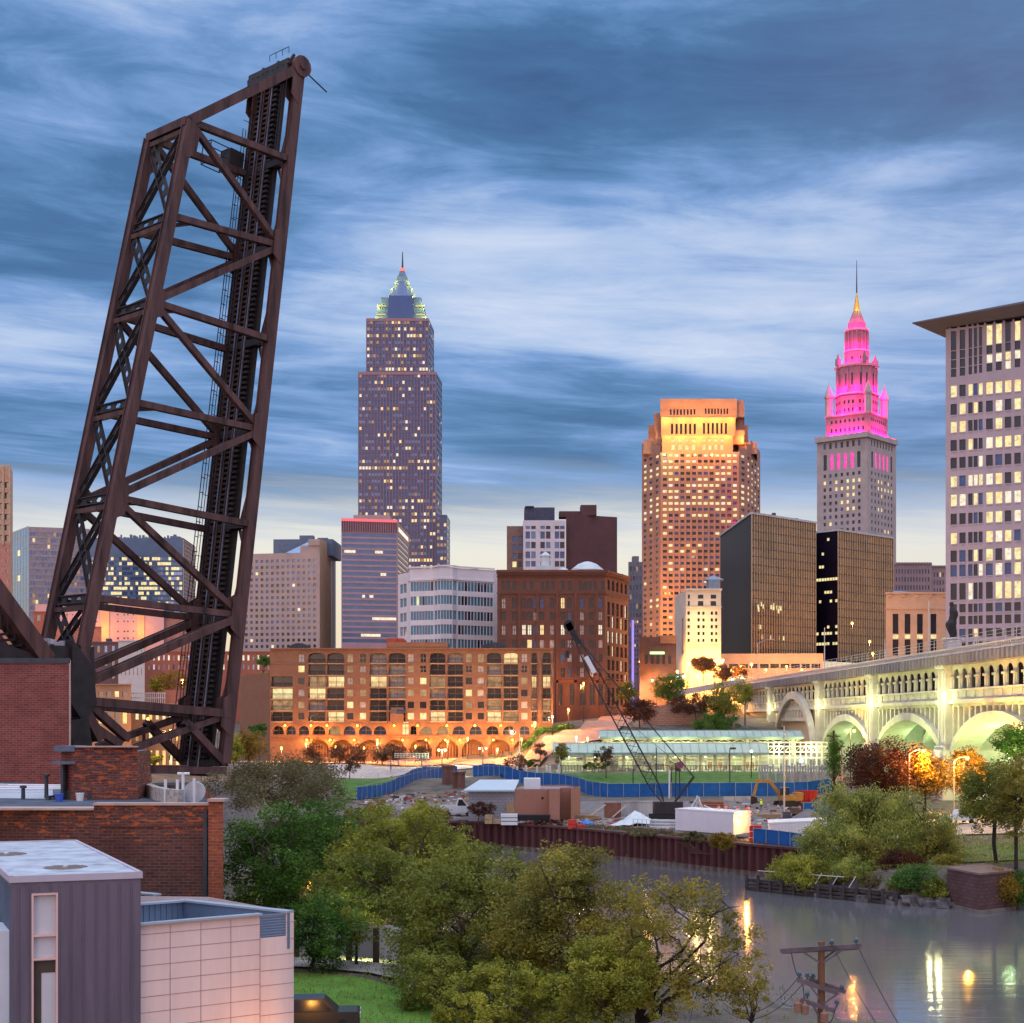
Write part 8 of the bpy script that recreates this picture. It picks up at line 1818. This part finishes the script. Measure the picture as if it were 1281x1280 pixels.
mb = MB(); mb.beam(P(1006, 1192, D - .28), P(1025, 1204, D - .2), .05, .07); mb.beam(P(1054, 1188, D - .28), P(1030, 1205, D - .2), .05, .07); mb.beam(P(1046, 1188, D + .28), P(1030, 1200, D + .2), .05, .07); mb.beam(P(1012, 1231, D - .3), P(1026, 1250, D - .2), .05, .06); mb.beam(P(1050, 1242, D - .3), P(1030, 1256, D - .2), .05, .06); mb.beam(P(1017, 1257, D - .3), P(1026, 1275, D - .2), .05, .06); mb.build('brace', m_arm, t_, uv=False)
M_INS = mat('insulator_glass', (.05, .09, .12), .25, .1, spec=.8)
for px, py, dd in [(1040.5, 1182, 0), (1071, 1180, 0), (1000, 1222, .2), (1010, 1223, .2), (1053, 1238, -.2), (1010, 1247, .2), (1047, 1257, .2), (1017, 1224, -.2)]:
    mb = MB(); c = P(px, py, D - dd); mb.lathe(c - Vector((0, 0, .02)), [(.03, -.06), (.03, .04), (.10, .05), (.10, .11), (.06, .13), (.09, .16), (.05, .22), (.01, .24)], 10); mb.build('insulator', M_INS, t_, uv=False)
for px, py in [(998, 1259), (1007, 1262), (1031, 1272)]:
    mb = MB(); c = P(px, py, D - .4); mb.lathe(c - Vector((0, 0, .22)), [(.06, 0), (.15, .03), (.15, .34), (.08, .4), (.03, .5)], 10); mb.build('cutout', mat('cutout_brown', (.25, .13, .09), .5), t_, uv=False)
def wire(pts, rad=.016):
    mb = MB()
    for a, c in zip(pts[:-1], pts[1:]): mb.tube(a, c, rad, n=4, caps=False)
    mb.build('wire', M_BLK, t_, uv=False)
def sag(a, c, s_, n=10): return [a.lerp(c, k / n) - Vector((0, 0, s_ * 4 * (k / n) * (1 - k / n))) for k in range(n + 1)]
wire(sag(P(990, 1192, D), P(1001, 1222, D), .25)); wire(sag(P(1002, 1222, D), P(1006, 1250, D), -.2)); wire(sag(P(1000, 1221, D), P(900, 1250, 78), 1.0, 16)); wire(sag(P(1012, 1221, D), P(905, 1262, 80), 1.0, 16)); wire(sag(P(1040, 1180, D), P(1130, 1330, 44), .2)); wire(sag(P(1071, 1179, D), P(1155, 1330, 44), .2)); wire(sag(P(1010, 1246, D), P(975, 1252, 66), .3))
wire(sag(P(1046, 1258, D - .3), P(1035, 1278, D - .3), .25))
# ================================================================ TREES AND SHRUBS
M_BARK = mat('bark', (.075, .052, .038), .9, .35, 2); M_BARKD = mat('bark_dark', (.035, .026, .024), .9, .3, 2)
LF = {
 'dark': leafmat('leaf_dark_green', (0.027, 0.071, 0.012), (0.073, 0.165, 0.024), (0.183, 0.317, 0.049)),
 'mid': leafmat('leaf_mid_green', (0.068, 0.088, 0.016), (0.175, 0.202, 0.032), (0.368, 0.361, 0.063)),
 'yel': leafmat('leaf_yellow_green', (0.090, 0.105, 0.015), (0.259, 0.275, 0.037), (0.497, 0.461, 0.060)),
 'olive': leafmat('leaf_olive', (0.082, 0.089, 0.018), (0.227, 0.214, 0.041), (0.456, 0.361, 0.058)),
 'gold': leafmat('leaf_golden_olive', (0.100, 0.089, 0.019), (0.274, 0.228, 0.037), (0.479, 0.376, 0.054)),
 'red': leafmat('leaf_red_brown', (.030, .012, .008), (.085, .030, .017), (.17, .065, .024)),
 'orange': leafmat('leaf_lamp_tinted', (0.090, 0.073, 0.011), (0.230, 0.152, 0.022), (0.410, 0.256, 0.033)),  # orange lamp light on the foliage put into the leaf colour
 'grey': leafmat('leaf_grey_olive', (.07, .07, .032), (.15, .13, .06), (.25, .205, .085)),
 'bare': leafmat('twig_brown', (.06, .032, .022), (.12, .065, .045), (.19, .10, .06)),
 'willow': leafmat('leaf_willow', (0.093, 0.134, 0.026), (0.265, 0.298, 0.067), (0.562, 0.536, 0.114)),
}
def fast_mesh(name, V, nper, mats, parent):
    n = len(V); me = bpy.data.meshes.new(name); me.vertices.add(n); V = V - (np.array(parent.location) if parent else 0); me.vertices.foreach_set('co', V.astype(np.float32).ravel())
    nf = n // nper; me.loops.add(n); me.loops.foreach_set('vertex_index', np.arange(n, dtype=np.int32)); me.polygons.add(nf)
    me.polygons.foreach_set('loop_start', np.arange(0, n, nper, dtype=np.int32)); me.update(calc_edges=True); me.materials.append(mats)
    o = bpy.data.objects.new(name, me); COL.objects.link(o); o.parent = parent; return o
def leaves(rs, cen, rad, per, size, droop=0.0, flat=.75):
    """per leaves in every clump (cen Nx3, rad N) -> quad vertices"""
    N = len(cen); c = np.repeat(cen, per, 0); r = np.repeat(rad, per)[:, None]
    d = rs.normal(size=(N * per, 3)); d /= np.linalg.norm(d, axis=1)[:, None]; q = rs.random((N * per, 1)) ** .45
    p = c + d * r * q * np.array([1, 1, flat]); 
    if droop: p[:, 2] -= droop * rs.random(N * per) * r[:, 0]
    a = rs.normal(size=(N * per, 3)); a[:, 2] = a[:, 2] * .6 - droop * 1.4; a /= np.linalg.norm(a, axis=1)[:, None]
    b = np.cross(a, rs.normal(size=(N * per, 3))); b /= np.linalg.norm(b, axis=1)[:, None] + 1e-9
    s = size * (.6 + .8 * rs.random((N * per, 1))); L, Wd = a * s, b * s * .42
    return np.stack([p - L * .5, p + Wd * .5 - L * .05, p + L * .5, p - Wd * .5 - L * .05], 1).reshape(-1, 3)
def tree(name, label, px, py, rx, ry, D, leaf, clumps, per, size, seed, trunk=None, base_px=None, bark=None, depth=None, droop=0, group=None, crad=.20, hollow=.35, lumpy=.55, cat='tree', limbs=7, limb_r=None, zb=None, upright=False):
    """crown centred on (px,py) in the picture at distance D, radii in picture pixels"""
    rs = np.random.default_rng(seed); r = random.Random(seed)
    c = P(px, py, D); RX, RZ = rx * D / F, ry * D / F; RY = RX if depth is None else depth
    bx = X(base_px, D) if base_px else c.x + r.uniform(-.1, .1) * RX
    z0 = gz(bx, D) - .15 if zb is None else zb
    t_ = T(name, label, cat, (bx, D, z0), group)
    # clump centres: inside the crown, gated by noise so the outline is uneven
    pts = []; tries = 0
    while len(pts) < clumps and tries < clumps * 60:
        tries += 1
        d = rs.normal(size=3); d /= np.linalg.norm(d); q = hollow + (1 - hollow) * rs.random() ** .7
        nz = mnoise.noise(Vector(d * 1.7 + seed * 3.1)); nz2 = mnoise.noise(Vector(d * 4.1 + seed * 1.7))
        lim = 1.0 + lumpy * (nz * .75 + nz2 * .5)
        if q > lim: continue
        v = d * q
        if v[2] < -.55 and rs.random() < .6: continue
        p = np.array([c.x + v[0] * RX, c.y + v[1] * RY, c.z + v[2] * RZ])
        if p[2] < z0 + .5: continue
        if mnoise.noise(Vector(p * (1.6 / max(.6, RX * .33))) + Vector((seed, 0, 0))) < -.28: continue
        pts.append(p)
    pts = np.array(pts); R_ = min(RX, RZ)
    rad = R_ * crad * (.65 + .7 * rs.random(len(pts)))
    # trunk, limbs, and a twig to every third clump
    mb = MB(); tr = limb_r or max(.07, R_ * .055); bk = bark or M_BARK
    fork = Vector((bx + (c.x - bx) * .35, D, z0 + max(.3, (c.z - RZ * (.55 if not upright else .2) - z0)) * (.9 if trunk is None else trunk)))
    def limb(p, q, r0, r1, n=4, jit=.10):
        pr = Vector(p); L = (Vector(q) - Vector(p)).length; rr = r0
        for k in range(1, n + 1):
            f = k / n; nx_ = Vector(p).lerp(Vector(q), f) + (Vector((r.uniform(-1, 1), r.uniform(-1, 1), r.uniform(-.4, .8))) * L * jit * (0 if k == n else 1) )
            r2 = r0 + (r1 - r0) * f; mb.tube(pr, nx_, rr, r2, 6, caps=False); pr, rr = nx_, r2
    mb.tube((bx, D, z0 - .3), (bx, D, z0 + .5), tr * 1.5, tr * 1.15, 8); limb((bx, D, z0 + .4), fork, tr * 1.15, tr * .85, 3, .03)
    ends = []
    for k in range(limbs):
        a = 2 * PI * k / limbs + r.uniform(-.3, .3); e = Vector((c.x + RX * .52 * math.cos(a) * r.uniform(.5, 1.1), c.y + RY * .52 * math.sin(a), c.z + RZ * r.uniform(-.35, .45)))
        limb(fork, e, tr * .62, tr * .26); ends.append(e)
        for m_ in range(2): q = e + Vector((RX * r.uniform(-.4, .4), RY * r.uniform(-.4, .4), RZ * r.uniform(.05, .4))); limb(e, q, tr * .26, tr * .10, 3); ends.append(q)
    EA = np.array([tuple(e) for e in ends])
    for i in range(0, len(pts), 2):
        j = np.argmin(((EA - pts[i]) ** 2).sum(1)); limb(ends[j], pts[i], tr * .11, tr * .035, 2, .08)
    mb.build('trunk', bk, t_, uv=False)
    fast_mesh('crown', leaves(rs, pts, rad, per, size, droop), 4, LF[leaf], t_)
    return t_
# --- near bank, left to right
tree('tree', 'wide grey olive tree behind the brick roof at the foot of the bridge', 352, 985, 100, 38, 152, 'grey', 150, 130, .26, 11, crad=.42, lumpy=.5)
tree('tree', 'big dark green tree right of the brick building', 378, 1095, 112, 98, 122, 'dark', 430, 110, .27, 12, base_px=372, crad=.16, lumpy=.75)
tree('tree', 'medium dark tree beside the pink panel corner with its trunk on the lawn', 402, 1168, 52, 56, 99, 'dark', 90, 110, .2, 13, base_px=389, crad=.26, bark=M_BARKD, trunk=1.0)
tree('tree', 'yellow green tree left of the sheet pile wall', 508, 1082, 100, 82, 114, 'yel', 400, 90, .25, 14, crad=.15, lumpy=.85)
tree('tree', 'mid green tree arching over the path and white panels', 470, 1118, 88, 58, 106, 'mid', 260, 85, .23, 15, base_px=545, crad=.17, lumpy=.8)
tree('tree', 'small lamp lit tree by the path', 447, 1162, 34, 30, 101, 'yel', 40, 90, .16, 16, base_px=446, crad=.3, bark=M_BARKD, trunk=1.1)
tree('tree', 'large olive green tree in the middle of the near bank', 592, 1165, 112, 118, 98, 'mid', 470, 95, .23, 17, base_px=546, crad=.145, lumpy=.8)
tree('tree', 'large golden olive tree with dense crown before the river', 700, 1168, 112, 112, 92, 'olive', 460, 95, .22, 18, crad=.145, lumpy=.8)
tree('tree', 'low olive tree at the bottom edge centre', 640, 1262, 105, 62, 84, 'yel', 300, 95, .2, 19, crad=.16, lumpy=.8, zb=2.2)
tree('tree', 'big open tree with dark bare branches showing against the river', 846, 1192, 112, 108, 82, 'gold', 230, 70, .2, 20, base_px=772, crad=.13, hollow=.45, lumpy=.5, bark=M_BARKD, limbs=11, limb_r=.20, trunk=.7, zb=1.6)
tree('tree', 'golden green tree at the bottom between the open tree and the olive tree', 762, 1235, 72, 72, 80, 'yel', 190, 85, .19, 21, crad=.17, lumpy=.8, zb=1.8)
tree('sapling', 'thin yellowish sapling at the right tip of the open tree', 938, 1248, 30, 40, 80, 'gold', 26, 55, .17, 22, crad=.24, bark=M_BARKD, zb=1.5, cat='tree')
tree('tree', 'dark green undergrowth tree between the olive trees at the bottom', 545, 1235, 60, 46, 90, 'mid', 90, 110, .2, 23, crad=.26)
# --- right bank
tree('willow', 'large leaning willow before the white trailer', 1118, 1042, 76, 62, 196, 'willow', 330, 85, .34, 31, base_px=1128, crad=.2, droop=1.1, lumpy=.9)
tree('willow', 'lower drooping willow branch left of the large willow', 1056, 1010, 46, 34, 197, 'willow', 80, 110, .34, 32, base_px=1122, crad=.32, droop=.8)
tree('bush', 'yellow green bush hanging over the timber dock', 1012, 1090, 42, 24, 188, 'yel', 80, 120, .32, 33, crad=.42, droop=.8, cat='bush', zb=1.4)
tree('bush', 'round green bush behind the hanging dock bush', 1042, 1058, 52, 34, 192, 'willow', 110, 120, .32, 34, crad=.36, droop=.4, cat='bush', zb=2.6)
tree('bush', 'olive shrub where the willow meets the bank lawn', 1172, 1062, 34, 38, 190, 'olive', 70, 110, .3, 35, crad=.34, droop=.5, cat='bush')
tree('bush', 'low dark shrub on the bank left of the stone pier', 1150, 1104, 38, 20, 178, 'dark', 70, 110, .3, 36, crad=.5, cat='bush', zb=1.0)
tree('bush', 'low grey olive shrub on the stones under the willow', 1108, 1108, 34, 18, 182, 'grey', 60, 100, .3, 37, crad=.5, cat='bush', zb=.8)
tree('bush', 'ivy spilling over the lit face of the stone pier', 1248, 1112, 26, 28, 171.5, 'orange', 90, 120, .26, 38, crad=.4, droop=.7, cat='bush', depth=1.6, zb=.4)
tree('bush', 'dark ivy on the right shoulder of the stone pier', 1274, 1112, 16, 28, 172, 'dark', 40, 110, .26, 39, crad=.5, droop=.5, cat='bush', depth=1.4, zb=.4)
for i, (px, py, rx, ry, D_, lf, lb) in enumerate([(990, 1088, 26, 22, 190.5, 'yel', 'yellow green bush at the left end of the timber dock'), (1068, 1086, 34, 20, 184.5, 'willow', 'drooping green bush over the middle of the timber dock'), (1090, 1070, 30, 26, 188, 'olive', 'olive bush under the large willow'), (1130, 1082, 30, 20, 183, 'red', 'brownish bush between the willow and the stones'), (1185, 1080, 22, 14, 182, 'olive', 'low olive bush at the left shoulder of the stone pier'), (1128, 1112, 20, 10, 178, 'grey', 'pale grey weeds on the shore stones'), (1168, 1112, 18, 12, 175.5, 'mid', 'small green bush beside the stone pier foot')]):
    tree('bush', lb, px, py, rx, ry, D_, lf, 80, 80, .3, 300 + i, crad=.36, droop=.8, cat='bush', zb=.7, limbs=4)
tree('tree', 'dark red brown tree before the viaduct arch', 1105, 962, 54, 40, 256, 'red', 170, 120, .4, 40, crad=.34)
tree('tree', 'orange lit tree under the cobra lamp', 1158, 968, 34, 32, 256, 'orange', 100, 110, .38, 41, crad=.36)
tree('tree', 'orange lit tree right of the white viaduct pier', 1212, 972, 26, 36, 268, 'orange', 80, 110, .38, 42, crad=.36, bark=M_BARKD)
tree('tree', 'upright green tree with clear trunk on the bank lawn', 1240, 1000, 44, 50, 182, 'mid', 150, 110, .3, 43, base_px=1246, crad=.24, trunk=1.0, bark=M_BARKD, upright=True)
tree('tree', 'slim tree with long dark trunk at the right edge', 1276, 995, 40, 58, 176, 'olive', 130, 110, .3, 44, base_px=1271, crad=.24, trunk=1.0, bark=M_BARKD, upright=True)
tree('tree', 'dark tree high at the right edge before the viaduct arch', 1272, 930, 26, 26, 232, 'dark', 60, 100, .36, 45, crad=.36)
tree('ivy', 'ivy climbing the tall dark pole by the viaduct arch', 1044, 950, 9, 42, 283.4, 'dark', 40, 90, .36, 46, crad=.9, cat='ivy', limb_r=.08)
# --- hillside and streets
for i, (px, py, rx, ry, D_, lf, lb, kk) in enumerate([(905, 878, 26, 30, 432, 'mid', 'tall green tree on the slope by the viaduct abutment', {}), (932, 868, 13, 20, 445, 'yel', 'small lamp lit green tree touching the viaduct end', {}), (868, 882, 36, 15, 436, 'red', 'wide dark brown shrub mass above the stone retaining wall', {}), (836, 862, 22, 18, 470, 'dark', 'round green tree below the traffic lights', {}), (800, 890, 24, 15, 428, 'red', 'reddish purple tree right of the crane boom', {}), (786, 866, 14, 13, 478, 'mid', 'small green tree at the warehouse corner', {}), (895, 905, 34, 13, 425, 'dark', 'low dark green shrubs under the tall slope tree', {}), (905, 842, 12, 10, 505, 'bare', 'bare brownish tree under the bright orange lamp pair', {}),
     (880, 832, 16, 12, 520, 'bare', 'thin bare tree before the dark office block', {}), (925, 842, 12, 9, 540, 'bare', 'bare tree before the tan podium', {}), (752, 845, 0, 0, 0, None, '', None)]):
    if lf: tree('tree', lb, px, py, rx, ry, D_, lf, 70 if rx > 14 else 36, 90, .5, 60 + i, crad=.42, limbs=5)
for i, (px, lb) in enumerate([(392, 'first'), (425, 'second'), (447, 'third'), (478, 'fourth'), (498, 'fifth'), (528, 'sixth')]):
    tree('street_tree', 'leafless street tree, %s from the left before the apartment arches' % lb, px, 943, 13, 13, 402, 'bare', 36, 60, .42, 80 + i, crad=.4, group='street trees before the arches', limbs=5, limb_r=.16)
for px, py, rx, ry, D_, lf, lb, n_ in [(438, 957, 11, 14, 372, 'bare', 'leafless tree on the park lawn left of the plaza', 16), (645, 957, 14, 13, 362, 'bare', 'leafless tree by the park path above the blue fence', 18), (702, 942, 11, 13, 352, 'olive', 'thin tree before the left end of the station', 22), (757, 946, 13, 12, 350, 'bare', 'leafless tree before the station columns', 20), (676, 938, 9, 9, 388, 'bare', 'small bare tree beside the lower station canopy', 14),
     (668, 955, 16, 6, 374, 'dark', 'clipped dark shrub before the station steps', 20), (633, 973, 11, 5, 352, 'dark', 'round dark shrub at the bend of the blue fence', 16), (745, 958, 20, 5, 362, 'dark', 'low hedge before the station wall', 22), (600, 1012, 22, 10, 256, 'red', 'brown weedy shrub before the grey block shed', 26), (690, 1030, 26, 4, 250, 'red', 'reddish weeds along the sheet pile cap', 26), (800, 1046, 34, 6, 226, 'grey', 'dry grassy weeds on the sheet pile edge', 34), (905, 1052, 17, 12, 207.5, 'orange', 'lamp lit orange weeds before the tall trailer', 40), (870, 1048, 18, 8, 212.5, 'grey', 'grey weeds before the tall trailer', 30),
     (312, 932, 24, 20, 362, 'orange', 'orange lit bushy tree beside the apartments wing', 60), (292, 938, 14, 22, 330, 'yel', 'lamp lit green tree by the right bridge chord', 40), (324, 912, 13, 9, 372, 'dark', 'dark evergreen at the apartments wing corner', 24), (330, 829, 10, 10, 520, 'dark', 'dark round tree at the end of the red brick row', 30), (214, 852, 24, 13, 500, 'orange', 'orange lit trees before the red brick row', 60), (195, 858, 12, 10, 496, 'yel', 'yellow lit tree left of the orange trees', 30), (332, 850, 10, 12, 505, 'yel', 'lamp lit tree left of the apartment wing roof', 26), (250, 945, 16, 8, 320, 'yel', 'yellow green shrubs behind the bridge foot', 30), (188, 950, 16, 7, 318, 'yel', 'green shrubs before the tan shop', 30),
     (460, 1018, 34, 10, 262, 'olive', 'olive thicket on the far bank left of the shed', 60), (530, 1018, 34, 12, 262, 'gold', 'golden thicket on the far bank before the white truck', 60)]:
    tree('shrub' if ry < 9 else 'tree', lb, px, py, rx, ry, D_, lf, n_, 80, .42 if D_ > 300 else .3, 100 + px, crad=.42, limbs=4, cat='shrub' if ry < 9 else 'tree')
# hedge along the uphill road
t_ = T('hedge', 'dark clipped hedge climbing beside the uphill road lamps', 'hedge', G(690, 440)); rs = np.random.default_rng(5); cen = []
for k in range(90): f = k / 90; g = G(655 + 62 * f, 403.5 + 19 * f, .7); cen.append((g.x - 1 + rs.random() * 1.2, g.y + rs.random(), g.z + rs.random() * .7))
fast_mesh('foliage', leaves(rs, np.array(cen), np.full(90, .9), 60, .4), 4, LF['dark'], t_)
# grass tufts on the lawns and the banks (no one could count them)
def tufts(name, poly_fn, n, size, leaf, seed):
    rs = np.random.default_rng(seed); P_ = []
    while len(P_) < n:
        x, y = poly_fn(rs)
        if river_d(x, y) < .4: continue
        P_.append((x, y, gz(x, y) + .12))
    P_ = np.array(P_); d = rs.normal(size=(n, 3)) * .35; d[:, 2] = 1; d *= size * (.5 + rs.random((n, 1))); b = np.cross(d, rs.normal(size=(n, 3))); b /= np.linalg.norm(b, axis=1)[:, None]; b *= size * .16
    V = np.stack([P_ - b, P_ + b, P_ + d], 1).reshape(-1, 3)
    me = fast_mesh(name, V, 3, LF[leaf], None); me['kind'] = 'stuff'
tufts('bank_grass', lambda r_: (r_.uniform(30, 110), r_.uniform(172, 222)), 22000, .22, 'mid', 1)
tufts('near_grass', lambda r_: (r_.uniform(-34, -2), r_.uniform(64, 100)), 26000, .085, 'mid', 2)
tufts('bank_weeds', lambda r_: (r_.uniform(-30, 20), r_.uniform(80, 135)), 12000, .22, 'olive', 3)
tufts('yard_weeds', lambda r_: (lambda f: (6.3 + 29 * f + r_.uniform(.8, 3), 248 - 43 * f + r_.uniform(.6, 4)))(r_.random()), 3000, .5, 'grey', 4)
# white board fence behind the path
t_ = T('board_fence', 'white board fence with dark posts behind the small tree by the path', 'fence', (-20, 109, 4.3)); mb = MB(); po = MB()
A, Q = Vector((-25, 110.5)), Vector((0.5, 98.0)); W = (Q - A).length; ux = (Q - A) / W; n_ = Vector((ux.y, -ux.x))
for k in range(14):
    u = W * k / 14; c = A + ux * u; z = gz(c.x, c.y); mb.obox(A, ux, n_, z + .35, z + 2.5, u + .16, u + W / 14 - .16, -.05, .05); po.obox(A, ux, n_, z - .3, z + 2.3, u - .15, u + .15, .06, .34)
mb.build('boards', M_WT, t_); po.build('posts', mat('fence_dark_wood', (.10, .075, .05), .9), t_, kind='stuff')
